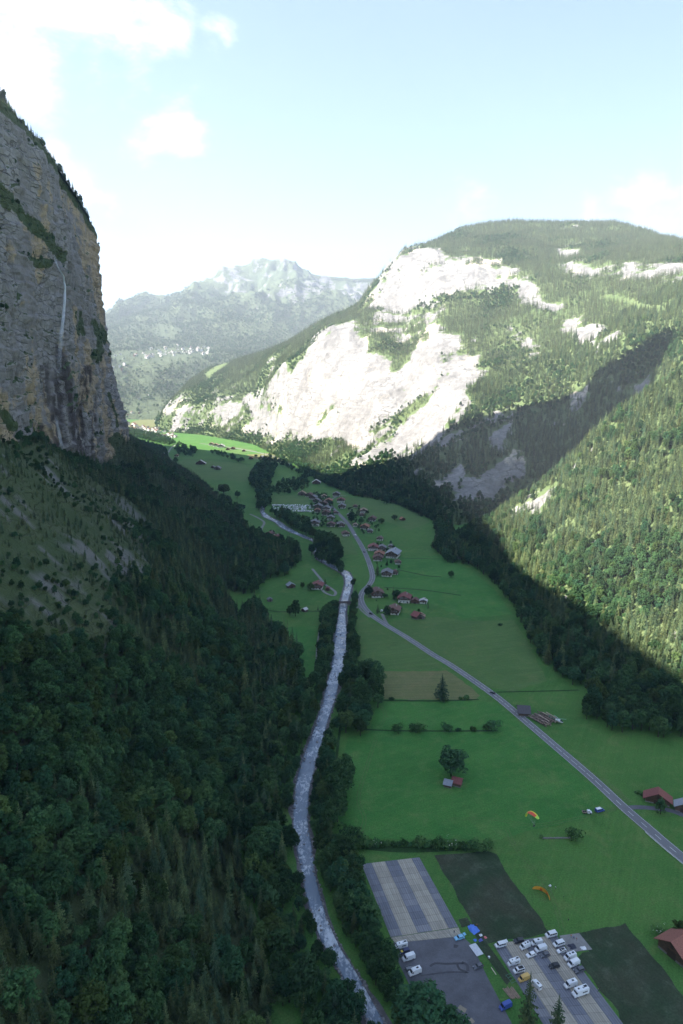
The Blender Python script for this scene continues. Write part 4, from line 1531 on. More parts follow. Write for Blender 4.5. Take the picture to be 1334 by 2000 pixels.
# kerb-side gravel and tracks
for nm, pix, w, mat in (
        ('farm_track', [(1219, 1578), (1250, 1577), (1285, 1580), (1312, 1584), (1345, 1597), (1400, 1620)], 1.9, M_LOT),
        ('meadow_track', [(1214, 1577), (1200, 1580), (1183, 1586)], 1.3, M_MEADOW2),
        ('bridge_road', [(712, 1186), (697, 1186), (680, 1181.5), (660, 1181.5), (648, 1184)], 1.8, M_GRAVEL),
        ('river_path', [(660, 1183), (640, 1196), (628, 1222), (623, 1245), (620, 1270), (619, 1295), (615, 1318), (609, 1336)], 1.3, M_GRAVEL),
        ('farm_lane', [(610, 1111), (619, 1122), (628, 1133), (634, 1141), (647, 1149.5), (655.5, 1157), (652, 1163.5), (642, 1161), (634, 1157), (629, 1152)], 1.6, M_GRAVEL),
        ('valley_lane', [(488, 1004), (505, 1012), (516, 1020), (513, 1028), (510, 1036), (514, 1043), (521, 1048), (530, 1054)], 1.9, M_GRAVEL),
        ('far_lane', [(328, 917), (339.5, 907), (336, 901), (333.5, 896.5), (327, 888), (331, 880), (335, 874), (345, 868)], 2.6, M_GRAVEL),
        ('house_drive', [(757, 1221), (751, 1210), (746, 1199)], 1.6, M_GRAVEL), ('house_drive', [(712, 1073), (720, 1074), (727, 1073)], 1.8, M_GRAVEL),
        ('village_street', [(652, 994), (640, 990), (630, 992), (622, 1000)], 2.0, M_ROAD), ('village_street', [(648, 975), (660, 969), (675, 968)], 2.0, M_GRAVEL),
        ('far_road', [(575, 915), (556, 901), (540, 893), (505, 884), (470, 877), (430, 871), (390, 866)], 3.5, M_GRAVEL),
        ('field_path', [(700, 1177), (704, 1190), (722, 1206)], 0.9, M_GRAVEL)):
    c = spline([G(*q) for q in pix], 2.0)
    tag(mesh_obj(nm, ribbon_mesh(nm, c, w, 0.125 if nm != 'village_street' else 0.14, mat)), kind='structure')

# river: a sheet of broken water with real ripples, kerbed by its stony banks
RIV = [  # y in the view, left edge, right edge
    (2300, 930, 1010), (2150, 830, 905), (2000, 718, 752), (1900, 664, 696), (1850, 632, 663), (1800, 611, 641), (1744, 595, 624), (1711, 589, 617), (1678, 583, 614), (1645, 574, 608),
    (1612, 571, 602), (1580, 572, 603), (1546, 575, 604), (1513, 581, 613), (1480, 591, 621), (1450, 603, 630), (1433, 610, 634), (1400, 621, 643), (1366, 631, 656), (1333, 638, 663), (1310, 646, 671),
    (1290, 648, 676), (1266, 648, 681), (1233, 654, 678), (1200, 661, 675), (1180, 664, 678), (1160, 669, 684), (1140, 674, 689), (1128, 673, 688), (1118, 664, 682), (1112, 652, 668),
    (1103, 636, 648), (1092, 618, 630), (1080, 613, 623), (1066, 617, 627), (1058, 612, 622), (1050, 592, 604), (1040, 568, 580), (1030, 548, 561), (1020, 537, 549), (1010, 515, 528),
    (1000, 509, 515), (985, 511, 516), (960, 505, 512), (940, 497, 503), (925, 500, 506), (905, 520, 526), (890, 510, 516)]
EL = spline([G(l, y) for y, l, r in RIV], 2.0)
k = min(len(EL), 900)


def resample(c, n):
    sg = np.r_[0, np.cumsum(np.linalg.norm(np.diff(c, axis=0), axis=1))]
    q = np.linspace(0, sg[-1], n)
    return np.stack([np.interp(q, sg, c[:, 0]), np.interp(q, sg, c[:, 1])], 1)


# pair the two banks row by row
rows_l, rows_r = [], []
for a in range(len(RIV) - 1):
    n = max(2, int(abs(G(RIV[a + 1][1], RIV[a + 1][0])[1] - G(RIV[a][1], RIV[a][0])[1]) / 1.3 + abs(G(RIV[a + 1][1], RIV[a + 1][0])[0] - G(RIV[a][1], RIV[a][0])[0]) / 2))
    la, lb = np.array(G(RIV[a][1], RIV[a][0])[:2]), np.array(G(RIV[a + 1][1], RIV[a + 1][0])[:2])
    ra, rb = np.array(G(RIV[a][2], RIV[a][0])[:2]), np.array(G(RIV[a + 1][2], RIV[a + 1][0])[:2])
    for tt in np.linspace(0, 1, n, endpoint=False):
        rows_l.append(la * (1 - tt) + lb * tt)
        rows_r.append(ra * (1 - tt) + rb * tt)
RL, RR = blur(np.array(rows_l), 12, 0), blur(np.array(rows_r), 12, 0)
NW = 17
tt = np.linspace(0, 1, NW)[None, :, None]
RW = RL[:, None, :] * (1 - tt) + RR[:, None, :] * tt
RW = np.concatenate([RW, np.zeros(RW.shape[:2] + (1,))], -1)
wid = np.linalg.norm(RR - RL, axis=1)
wave = fbm(RW, 5.5, 4, 170, gain=.6) * 0.30 + np.abs(fbm(RW, 2.4, 3, 171)) * 0.22 + fbm(RW, 22, 2, 172) * 0.2
RW[..., 2] = 0.45 + wave
RW[:, 0, 2] = RW[:, -1, 2] = 0.02
m, t, out = new_mat('river_water')
geo = t.n('ShaderNodeNewGeometry')
pz = geo.outputs['Position']
n1 = t.noise(t.vmath('MULTIPLY', pz, (1.0, 0.55, 1.0)), 0.55, 6.0, 0.72, dist=0.8)
n2 = t.noise(pz, 0.06, 3.0, 0.5)
sep = t.n('ShaderNodeSeparateXYZ')
t.link(pz, sep.inputs[0])
foam = t.ramp(t.math('ADD', t.math('ADD', n1, t.math('MULTIPLY', t.math('SUBTRACT', sep.outputs[2], 0.5), 0.35)), t.math('MULTIPLY', t.math('SUBTRACT', n2, 0.5), 0.5)), 0.47, 0.78)
c = t.mix(foam, (0.14, 0.185, 0.24), (0.56, 0.60, 0.64))
b = t.n('ShaderNodeBsdfPrincipled')
t.link(c, b.inputs['Base Color'])
t.link(t.ramp(foam, 0, 1, 0.16, 0.6), b.inputs['Roughness'])
bp = t.n('ShaderNodeBump')
bp.inputs['Strength'].default_value = 0.6
bp.inputs['Distance'].default_value = 0.3
t.link(n1, bp.inputs['Height'])
t.link(bp.outputs[0], b.inputs['Normal'])
t.link(b.outputs[0], out.inputs[0])
M_WATER = m
o = mesh_obj('river', mesh_quads('river', RW.reshape(-1, 3), grid_faces(RW.shape[0], NW), (M_WATER,), True))
tag(o, kind='structure')

# stony margins
M_BANK = asphalt_mat('river_gravel', (0.115, 0.108, 0.112), 0.3, 4.0, 0.35)
for Bk, sg in ((RL, -1), (RR, 1)):
    inw = (RL - RR) if sg < 0 else (RR - RL)
    inw = inw / np.linalg.norm(inw, axis=1, keepdims=True)
    w3 = np.column_stack([Bk, np.zeros(len(Bk))])
    wv = (1.5 + 1.1 * fbm(w3, 14, 3, 180))[:, None]
    a_, b_ = Bk - inw * 0.4, Bk + inw * np.maximum(wv, .3)
    vv = np.concatenate([np.column_stack([a_, np.full(len(a_), .13)]), np.column_stack([b_, np.full(len(b_), .118)])])
    kk = np.arange(len(a_) - 1)
    ff = np.stack([kk, kk + 1, kk + 1 + len(a_), kk + len(a_)], 1)
    tag(mesh_obj('river_bank', mesh_quads('river_bank', vv, ff if sg < 0 else ff[:, ::-1], (M_BANK,))), kind='structure')

# stones along the banks and in the stream
M_STONE = plain('river_stone', (0.24, 0.23, 0.235), 0.8, 0.35, 0.8)
bm = bmesh.new()
bmesh.ops.create_icosphere(bm, subdivisions=1, radius=1.0)
base_v = np.array([v.co[:] for v in bm.verts])
base_f = np.array([[v.index for v in f.verts] for f in bm.faces])
bm.free()
V, F = [], []
rg = np.random.default_rng(91)
nrow = len(RL)
for a in range(0, nrow):
    for side in (0, 1):
        for _ in range(2):
            if rg.random() < 0.62:
                q = RL[a] if side == 0 else RR[a]
                inn = (RR[a] - RL[a]) * (1 if side == 0 else -1)
                pos = q + inn * rg.normal(0.0, 0.05) + rg.normal(0, .5, 2)
                sz = rg.uniform(.25, .95)
                jit = 1 + rg.normal(0, .18, base_v.shape)
                V.append(base_v * jit * np.array([sz, sz * rg.uniform(.7, 1.3), sz * .65]) + np.array([pos[0], pos[1], 0.25]))
                F.append(base_f + len(base_v) * (len(V) - 1))
    if rg.random() < 0.16:
        pos = RL[a] + (RR[a] - RL[a]) * rg.uniform(.08, .92)
        sz = rg.uniform(.3, .9)
        V.append(base_v * (1 + rg.normal(0, .18, base_v.shape)) * np.array([sz, sz, sz * .8]) + np.array([pos[0], pos[1], 0.55]))
        F.append(base_f + len(base_v) * (len(V) - 1))
st = mesh_obj('river_stones', mesh_quads('river_stones', np.concatenate(V), np.concatenate(F), (M_STONE,)))
tag(st, 'grey boulders lining both banks of the river', kind='stuff')

# ------------------------------------------------------------------ single trees and hedges on the meadows
def px_scale(px, py):
    d = -CAM_H / ray(px, py)[2]
    return d / FPX


def single_tree(kind, px, py, hpx, label, wide=1.0, blossom=False):
    """tree whose foot is at a pixel and whose height covers hpx pixels"""
    x, y, _ = G(px, py)
    d = math.hypot(math.hypot(x, y), CAM_H)
    h = hpx * px_scale(px, py) / max(0.55, math.cos(math.asin(CAM_H / d))) * (1.0 if kind == 'c' else 1.1)
    if kind == 'c':
        m = random.choice(CON)
        s = h / 23.0
        nm, cat = 'spruce_tree', 'spruce'
    else:
        m = random.choice(BRO)
        s = h / 17.5
        nm, cat = 'broadleaf_tree', 'broadleaf tree'
    return make_tree(nm, m, (x, y, -.2 if kind == 'c' else -0.13 * h), random.random() * 6.28, (s * wide, s * wide, s), label, cat)


for args in (
        ('c', 863, 1367, 44, 'lone dark spruce at the corner of the cut hay field', 2.0),
        ('b', 881, 1516, 57, 'big round tree right behind the red-roofed meadow barn', 1.2),
        ('b', 577, 1204, 40, 'tall oval tree beside the white-roofed shed on the left meadow', 0.75),
        ('b', 566, 1202, 16, 'small round bush-like tree left of the tall oval meadow tree', 1.0),
        ('c', 738, 1198, 26, 'dark spruce between the road bend and the chalet drive', 1.2),
        ('b', 756, 1207, 24, 'leafy tree at the end of the short chalet drive', .9),
        ('c', 768, 1163, 20, 'slim spruce left of the red-roofed white chalet', .9),
        ('b', 774, 1170, 16, 'low round tree in front of the red-roofed white chalet', 1.2),
        ('b', 720, 1166, 20, 'round tree between the road bend and the brown chalet', 1.1),
        ('b', 751, 1168, 18, 'tree against the right end of the brown chalet', .9),
        ('c', 737, 1124, 26, 'broad dark spruce between road and grey-roofed chalet', 1.5),
        ('b', 755, 985, 18, 'round free-standing tree on the meadow right of the village', 1.2),
        ('b', 783, 987, 14, 'smaller round tree near the forest edge right of the village', 1.2),
        ('b', 770, 1016, 15, 'round tree beside the small pink-roofed barn', 1.2),
        ('b', 881, 1128, 12, 'small shrub-like tree alone on the bright right-hand meadow', 1.2),
        ('b', 686, 1022, 22, 'tree on the right verge of the road below the village', .9),
        ('b', 705, 1024, 12, 'small tree behind the roadside chalets below the village', 1.1),
        ('c', 699, 1008, 26, 'tall dark spruce among the upper village chalets', 1.1),
        ('b', 745, 1022, 11, 'bushy tree at the right edge of the village', 1.8),
        ('c', 635, 1142, 13, 'small pointed spruce behind the red-roofed farmhouse', 1.3),
        ('b', 607, 1153, 14, 'bushy tree left of the red-roofed farmhouse', 1.5),
        ('b', 591, 1148, 12, 'bush by the right wall of the grey-roofed barn on the left meadow', 1.0),
        ('c', 621, 1192, 14, 'little spruce on the field line near the river', .8),
        ('b', 1290, 1590, 34, 'pale feathery tree in front of the long red-roofed barn', .9),
        ('c', 1030, 2012, 92, 'large spruce beside the boarded car park at the bottom', 1.25),
        ('c', 1086, 2040, 72, 'smaller spruce at the bottom edge of the boarded car park', 1.3),
        ('b', 1330, 1832, 34, 'dark tree behind the barn at the right edge', 1.4),
        ('b', 876, 2040, 55, 'broadleaf tree overhanging the asphalt lot at the bottom', 1.3),
        ('b', 822, 2030, 74, 'dense dark broadleaf tree at the lower left of the asphalt lot', 1.1),
        ('b', 385, 943, 12, 'small dark tree at the near end of the far meadow', 1.2),
        ('b', 437, 966, 24, 'broad tree beside the sheds at the forest edge', 1.4),
        ('b', 464, 972, 12, 'small tree alone at the foot of the far meadow', 1.2),
        ('b', 497, 930, 16, 'round tree on the left bank at the far end of the river trees', 1.2),
        ('b', 343, 905, 11, 'tree where the far lane bends', 1.2),
        ('b', 500, 893, 10, 'sunlit bush beside the far track', 1.4)):
    single_tree(*args)


def shrub(px, py, hpx, label, group=None, which=None, wide=1.0):
    x, y, _ = G(px, py)
    h = hpx * px_scale(px, py) / 0.85
    me = SHR[random.randrange(4) if which is None else which]
    o = mesh_obj('shrub', me, None, (x, y, -0.1), random.random() * 6.28)
    s = h / 3.0
    o.scale = (s * wide, s * wide, s)
    return tag(o, label, 'shrub', group)


# long hedge between the big meadow and the boarded ground
ORD = ['first', 'second', 'third', 'fourth', 'fifth', 'sixth', 'seventh', 'eighth', 'ninth', 'tenth', 'eleventh', 'twelfth', 'thirteenth', 'fourteenth', 'fifteenth', 'sixteenth', 'seventeenth',
       'eighteenth', 'nineteenth', 'twentieth', 'twenty-first', 'twenty-second', 'twenty-third', 'twenty-fourth', 'twenty-fifth']
xs = [695, 704, 714, 724, 735, 746, 757, 768, 779, 790, 801, 812, 824, 835, 846, 857, 868, 879, 890, 901, 912, 923, 934, 945, 952]
for k, x in enumerate(xs):
    shrub(x, 1656 - 4 * math.sin(k * .21), random.choice((10, 12, 15, 18)) if k > 2 else 24, ORD[k] + ' shrub from the river end of the long hedge above the boarded ground',
          'shrubs of the long hedge', 2 if k in (4, 17) else (0, 1, 3)[k % 3], 0.95)
for px, py, h, lb in ((776, 1430, 15, 'leftmost dark bush on the middle field line'), (808, 1430, 14, 'left bush of the close pair on the middle field line'),
                      (820, 1429, 15, 'right bush of the close pair on the middle field line'), (873, 1429, 15, 'dark bush at the centre of the middle field line'),
                      (895, 1428, 9, 'tiny bush just right of centre on the middle field line'), (925, 1427, 11, 'pale thin bush on the middle field line'),
                      (951, 1427, 13, 'slim bush second from the right end of the middle field line'), (964, 1426, 18, 'tallest bush at the right end of the middle field line'),
                      (765, 1367, 8, 'low bush at the left foot of the hay field'), (911, 1366, 11, 'bush right of the lone spruce on the hay field edge'),
                      (900, 1366, 7, 'tiny bush between the lone spruce and the hay field corner'),
                      (1121, 1639, 20, 'round bush at the right end of the low wall in the landing meadow'), (1058, 1636, 7, 'tiny bush at the left end of the low wall in the landing meadow'),
                      (1290, 1828, 18, 'white-flowering bush left of the barn at the right edge'), (1300, 1838, 12, 'low dark bush under the white-flowering bush'),
                      (1245, 1550, 9, 'low bush left of the long red-roofed barn'), (1256, 1554, 8, 'second low bush left of the long red-roofed barn'),
                      (977, 1222, 7, 'small tuft alone on the mown field right of the road'), (685, 1640, 26, 'bushy tangle at the river end of the long hedge')):
    shrub(px, py, h, lb, which=2 if 'white-flow' in lb else (0 if h > 12 else 1))
# low wall in the landing meadow
M_WALLS = plain('dry_stone', (0.20, 0.195, 0.18), 0.9, 0.3, 2.0)
a, b = G(1060, 1638), G(1115, 1637)
wl = MB()
n = 26
for k in range(n):
    t0 = k / n
    x, y = a[0] * (1 - t0) + b[0] * t0, a[1] * (1 - t0) + b[1] * t0
    wl.box(x - .32, x + .32, y - .3 + random.uniform(-.1, .1), y + .3, -0.1, random.uniform(.35, .75))
tag(mesh_obj('stone_wall', wl.mesh('stone_wall', M_WALLS)), 'low stone wall in the landing meadow ending at a round bush', 'wall')

# ------------------------------------------------------------------ houses
M_WOODW = plain('weathered_larch', (0.105, 0.066, 0.045), 0.8, 0.3, 1.2)
M_WOODG = plain('grey_boards', (0.17, 0.15, 0.135), 0.85, 0.3, 1.0)
M_PLAST = plain('white_plaster', (0.66, 0.64, 0.60), 0.85, 0.08, 0.6)
M_FRAME = plain('white_window_frame', (0.70, 0.69, 0.66), 0.6)
M_GLASS = plain('dark_glass', (0.030, 0.036, 0.045), 0.12, 0.1, spec=0.6)
M_DOOR = plain('dark_door', (0.06, 0.04, 0.03), 0.6)
M_CHIM = plain('chimney_stone', (0.42, 0.40, 0.38), 0.9)
ROOFS = {'red': plain('red_tile_roof', (0.205, 0.072, 0.066), 0.8, 0.25, 2.0), 'brown': plain('brown_tile_roof', (0.150, 0.082, 0.068), 0.8, 0.25, 2.0),
         'grey': plain('grey_slate_roof', (0.185, 0.180, 0.190), 0.75, 0.2, 2.0), 'orange': plain('orange_tile_roof', (0.30, 0.135, 0.085), 0.8, 0.25, 2.0),
         'pale': plain('pale_sheet_roof', (0.50, 0.48, 0.47), 0.6, 0.15, 1.0), 'tan': plain('tan_shingle_roof', (0.34, 0.235, 0.17), 0.8, 0.25, 2.0),
         'rust': plain('rusty_tile_roof', (0.25, 0.105, 0.080), 0.85, 0.35, 3.0), 'slate': plain('dark_slate_roof', (0.085, 0.078, 0.088), 0.8, 0.25, 2.0), 'blue': plain('blue_grey_sheet_roof', (0.26, 0.28, 0.32), 0.6, 0.12, 1.0)}
HCACHE = {}


def house_parts(w, l, hs, style, roof):
    """chalet of width w, depth l: list of (name, mesh, children); gable to -y, ridge along y"""
    key = (round(w, 1), round(l, 1), round(hs, 1), style, roof)
    if key in HCACHE:
        return HCACHE[key]
    rh = w * (0.24 if style != 'barn' else 0.30)
    h0 = hs * (0.45 if style == 'chalet' else 0.22)
    if style == 'white':
        h0 = hs * 0.72
    parts = []
    base = MB().box(-w / 2, w / 2, -l / 2, l / 2, -0.5, h0).mesh('ground_storey', M_WALLS if style == 'barn' else M_PLAST)
    parts.append(('ground_storey', base, []))
    up = MB()
    ww = w / 2 - 0.003 if style != 'chalet' else w / 2 + 0.12
    prof = [(-ww, h0), (ww, h0), (ww, hs), (0, hs + rh), (-ww, hs)]
    ll = l / 2 + (0.12 if style == 'chalet' else -0.003)
    v = [(x, -ll, z) for x, z in prof] + [(x, ll, z) for x, z in prof]
    up.add(v, [(0, 1, 2, 3, 4), (9, 8, 7, 6, 5), (0, 5, 6, 1), (1, 6, 7, 2), (2, 7, 8, 3), (3, 8, 9, 4), (4, 9, 5, 0)])
    parts.append(('upper_storey', up.mesh('upper_storey', M_WOODG if style == 'barn' and roof in ('grey', 'tan') else M_WOODW), []))
    ov = 0.11 * w
    ro = MB()
    th = 0.28
    sl = rh / (w / 2)
    ex = w / 2 + ov
    z0 = hs + rh + 0.10
    for sg in (-1, 1):
        a = [(0, -l / 2 - ov, z0), (sg * ex, -l / 2 - ov, z0 - sl * ex), (sg * ex, l / 2 + ov, z0 - sl * ex), (0, l / 2 + ov, z0)]
        v = a + [(x, y, z + th) for x, y, z in a]
        f = [(0, 1, 2, 3), (7, 6, 5, 4), (0, 4, 5, 1), (1, 5, 6, 2), (2, 6, 7, 3)]
        ro.add(v, f if sg < 0 else [q[::-1] for q in f])
    ch = []
    if style != 'barn':
        ch.append(('chimney', MB().box(w * .16, w * .16 + .9, l * .1, l * .1 + .9, hs + rh * .5, hs + rh + 1.2).mesh('chimney', M_CHIM), []))
    parts.append(('roof', ro.mesh('roof', ROOFS[roof]), ch))
    if style != 'barn':
        yf = -l / 2 - (0.12 if style == 'chalet' else 0.0)
        win = MB()
        win.box(-.62, .62, -.05, 0.02, 0, 1.35, 0).box(-.48, .48, -.08, -.051, .12, 1.23, 1)
        wm = win.mesh('window', M_FRAME, M_GLASS)
        n = max(2, int(w / 3.0))
        rows = [(h0 + 0.75, n, yf), (hs + 0.05, max(1, n - 2), yf), (0.7, n - 1, -l / 2)]
        for z, k, yy in rows:
            if z + 1.4 > hs + rh * 0.75 and k > 1 and z > hs:
                continue
            for q in range(k):
                x = (q - (k - 1) / 2.0) * (w * .8 / max(k, 2))
                parts.append(('window', wm, [], (x, yy, z), 0.0))
        ws = MB().box(-.62, .62, -.05, 0.02, 0, 1.35, 0).box(-.48, .48, -.08, -.051, .12, 1.23, 1).mesh('window', M_FRAME, M_GLASS)
        for sx in (-1, 1):
            for q in range(2):
                xs_ = sx * (w / 2 + (0.12 if style == 'chalet' else 0))
                parts.append(('window', ws, [], (xs_, (q - .5) * l * .4, h0 + .75), math.pi / 2 * sx))
        bl = MB().box(-w * .46, w * .46, yf - 1.25, yf - .01, h0 + .02, h0 + .14).box(-w * .46, w * .46, yf - 1.25, yf - 1.16, h0 + .14, h0 + 0.68)
        parts.append(('balcony', bl.mesh('balcony', M_WOODW), []))
        parts.append(('door', MB().box(w * .30, w * .30 + 1.0, -l / 2 - .06, -l / 2 + .02, -0.4, 2.05).mesh('door', M_DOOR), []))
    else:
        parts.append(('door', MB().box(-w * .16, w * .16, -l / 2 - .07, -l / 2 + .02, 0, hs * .78).mesh('door', M_DOOR), []))
        parts.append(('loft_hatch', MB().box(-.7, .7, -l / 2 - .06, -l / 2 + .02, hs, hs + rh * .5).mesh('loft_hatch', M_DOOR), []))
    HCACHE[key] = parts
    return parts


def place_parts(parts, root):
    for p in parts:
        o = bpy.data.objects.new(p[0], p[1])
        if len(p) > 3:
            o.location = p[3]
            o.rotation_euler = (0, 0, p[4])
        link(o, root)
        for c in p[2]:
            link(bpy.data.objects.new(c[0], c[1]), o)


HOUSES = []


def house(px, py, wpx, ratio, style, roof, rot, label, hs=None, group=None):
    """house whose front foot is at a pixel and whose front covers wpx pixels"""
    x, y, _ = G(px, py)
    w = max(3.0, round(wpx * px_scale(px, py) * 2) / 2)
    l = w * ratio
    hs = hs or (min(6.5, max(3.2, w * .42)) if style != 'barn' else min(4.5, max(2.4, w * .36)))
    nm, cat = {'barn': ('barn', 'barn')}.get(style, ('chalet', 'house'))
    e = empty(nm, (x, y, 0.05), R(rot))
    place_parts(house_parts(w, l, hs, style, roof), e)
    HOUSES.append((x, y, max(w, l)))
    return tag(e, label, cat, group)


for a in (
        (736, 1164, 23, 1.0, 'chalet', 'brown', 6, 'big brown-roofed chalet right beside the road bend'),
        (790, 1174, 22, 1.1, 'white', 'red', -12, 'white-fronted chalet with a faded red roof among trees'),
        (811, 1177, 14, .8, 'barn', 'brown', -14, 'low brown shed joined to the white red-roofed chalet'),
        (827, 1178, 13, .7, 'white', 'pale', -12, 'low white shed at the end of the row behind the spruce'),
        (769, 1197, 22, 1.0, 'chalet', 'brown', -14, 'chalet with snow-white balcony windows above the short drive'),
        (815, 1207, 19, .7, 'barn', 'red', 40, 'barn with red and grey roofs alone on the mown field'),
        (822, 1207, 14, .7, 'barn', 'tan', -10, 'grey lean-to in front of the red-roofed field barn'),
        (756, 1124, 19, 1.0, 'chalet', 'grey', -10, 'grey-roofed chalet right of the broad dark spruce'),
        (771, 1121, 12, .9, 'chalet', 'brown', -10, 'small brown annex right of the grey-roofed chalet'),
        (777, 1101, 11, .9, 'white', 'brown', 0, 'tiny white-fronted hut on the meadow edge'),
        (729, 1074, 18, 1.0, 'white', 'red', -6, 'red-roofed chalet with white ground floor where a drive leaves the road'),
        (746, 1074, 15, .8, 'chalet', 'grey', -8, 'low grey-roofed chalet beside the red-roofed one'),
        (741, 1087, 17, .9, 'chalet', 'orange', -10, 'orange-roofed chalet in the middle of the roadside cluster'),
        (738, 1094, 17, .9, 'chalet', 'brown', -4, 'front chalet of the roadside cluster with plants at its foot'),
        (768, 1087, 22, 1.3, 'chalet', 'blue', -18, 'large barn-like house with a wide blue-grey roof'),
        (763, 1070, 9, .9, 'white', 'grey', -10, 'little white outbuilding behind the wide blue-grey roof'),
        (742, 1055, 11, .9, 'white', 'brown', -15, 'small white house alone on the meadow below the village'),
        (675, 1046, 13, 1.0, 'white', 'brown', 10, 'white-fronted chalet alone left of the road below the village'),
        (666, 1028, 14, 1.1, 'chalet', 'grey', 6, 'grey-roofed chalet touching the left edge of the road'),
        (713, 1033, 15, .8, 'chalet', 'orange', -18, 'long orange-roofed chalet right of the road'),
        (723, 1040, 10, .9, 'chalet', 'grey', -10, 'small grey-roofed chalet in front of the long orange one'),
        (694, 1028, 9, 1.0, 'white', 'tan', 0, 'narrow tan-roofed house on the right verge of the road'),
        (727, 1017, 14, .9, 'chalet', 'brown', -16, 'brown chalet at the right edge of the village'),
        (710, 1001, 13, 1.0, 'white', 'tan', 0, 'tan-roofed white house topping the right half of the village'),
        (707, 1008, 9, .9, 'chalet', 'brown', 0, 'brown hut just below the tan-roofed white house'),
        (684, 1009, 11, 1.0, 'chalet', 'grey', -8, 'grey chalet right of the road in mid village'),
        (666, 981, 14, .9, 'white', 'red', -6, 'red-roofed house at the upper right of the village'),
        (668, 992, 13, .9, 'chalet', 'grey', -6, 'grey-roofed house just below the upper red-roofed one'),
        (657, 969, 13, .8, 'chalet', 'grey', -8, 'topmost chalet of the village by the forest edge'),
        (694, 991, 8, .9, 'chalet', 'red', 0, 'tiny red hut right of the upper village'),
        (786, 1016, 9, .8, 'barn', 'orange', 20, 'small pink-roofed barn alone on the right meadow'),
        (615, 1026, 17, 1.0, 'white', 'grey', -4, 'white house with grey roof alone left of the village'),
        (620, 1000, 11, 1.0, 'chalet', 'orange', 0, 'small orange-roofed house at the end of the campsite'),
        (622, 993, 14, .8, 'chalet', 'grey', -10, 'grey-roofed house behind the end of the campsite'),
        (618, 981, 12, .9, 'chalet', 'grey', -10, 'grey house at the back of the village beside trees'),
        (604, 970, 12, .8, 'chalet', 'brown', -20, 'brown house at the corner of the mown field above the campsite'),
        (612, 975, 13, .7, 'chalet', 'grey', -26, 'long grey-roofed house in the upper left village'),
        (642, 982, 13, .9, 'chalet', 'orange', -6, 'bright orange-roofed house in the upper middle village'),
        (632, 987, 13, .7, 'chalet', 'brown', -14, 'brown-roofed house in the village core'),
        (638, 997, 14, .9, 'white', 'grey', -10, 'grey-roofed white house in the village core'),
        (637, 1006, 15, .9, 'chalet', 'brown', -8, 'broad brown house in the lower village core'),
        (646, 1015, 13, .9, 'white', 'grey', -4, 'white-windowed grey house low in the village'),
        (647, 1028, 14, .9, 'chalet', 'brown', -4, 'brown house lowest in the village core'),
        (656, 1004, 9, .9, 'white', 'brown', 10, 'white house against the left side of the village road'),
        (633, 972, 9, .9, 'white', 'tan', 0, 'tan-roofed hut in the back row of the village'),
        (590, 967, 14, .5, 'barn', 'tan', -4, 'low tan sheds at the top corner of the mown field'),
        (618, 945, 15, .45, 'barn', 'pale', -2, 'long white-roofed hall at the forest edge behind the village'),
        (569, 945, 9, .9, 'chalet', 'brown', 0, 'brown hut among the trees left of the white-roofed hall'),
        (528, 1046, 13, .9, 'chalet', 'brown', -30, 'upper brown chalet of the hamlet on the left lane'),
        (539, 1053, 14, .9, 'chalet', 'red', -30, 'red-roofed chalet of the hamlet on the left lane'),
        (523, 1056, 9, .9, 'chalet', 'orange', -10, 'small orange-roofed hut at the bend of the left lane'),
        (620, 1149, 20, .9, 'chalet', 'red', -8, 'red-roofed farmhouse on the left bank meadow'),
        (640, 1153, 8, 1.0, 'barn', 'red', -4, 'little red-roofed shed beside the left bank farmhouse'),
        (568, 1147, 14, .8, 'barn', 'blue', 24, 'grey-roofed barn against the forest on the left meadow'),
        (527, 1174, 9, .8, 'barn', 'grey', 20, 'tiny grey hut alone on the left meadow'),
        (595, 1194, 9, .9, 'barn', 'pale', -40, 'white-roofed shed beside the tall oval tree'),
        (569, 1336, 12, .7, 'barn', 'orange', -20, 'small orange shed at the foot of the left forest'),
        (392, 907, 18, .28, 'barn', 'pale', 0, 'long pale-roofed shed on the far meadow'),
        (425, 917, 12, .7, 'barn', 'grey', -8, 'brown barn on the far meadow'), (416, 914, 7, .8, 'barn', 'grey', -8, 'little hut behind the brown far-meadow barn'),
        (422, 872, 10, .8, 'white', 'tan', 0, 'left white works hall on the sunlit far floor'), (432, 874, 12, .8, 'white', 'pale', 0, 'middle white works hall on the sunlit far floor'),
        (413, 870, 9, .8, 'white', 'tan', 0, 'rearmost white works hall on the sunlit far floor'), (445, 879, 7, .8, 'barn', 'brown', 0, 'dark hut in front of the white works halls'),
        (455, 878, 8, .8, 'chalet', 'brown', 0, 'dark chalet right of the white works halls'), (476, 882, 6, .8, 'barn', 'brown', 0, 'tiny dark barn on the far sunlit meadow'),
        (490, 897, 8, .7, 'barn', 'orange', 0, 'pink-roofed barn by the sunlit far bush'), (520, 901, 7, .8, 'barn', 'brown', 0, 'dark barn beside the far track'),
        (320, 890, 9, .6, 'barn', 'pale', 0, 'pale-roofed shed at the top of the far lane'), (329, 918, 5, .8, 'barn', 'pale', 0, 'tiny white shed at the near end of the far lane'),
        (418, 966, 9, .6, 'barn', 'orange', 0, 'reddish sheds under the broad tree at the forest edge'), (387, 941, 7, .8, 'barn', 'grey', 0, 'hut hidden beside the small tree on the far meadow'),
        (345, 892, 7, .8, 'chalet', 'orange', 0, 'orange-roofed house above the far lane'), (312, 872, 7, .8, 'chalet', 'grey', 0, 'grey house between the far woods')):
    house(*a)

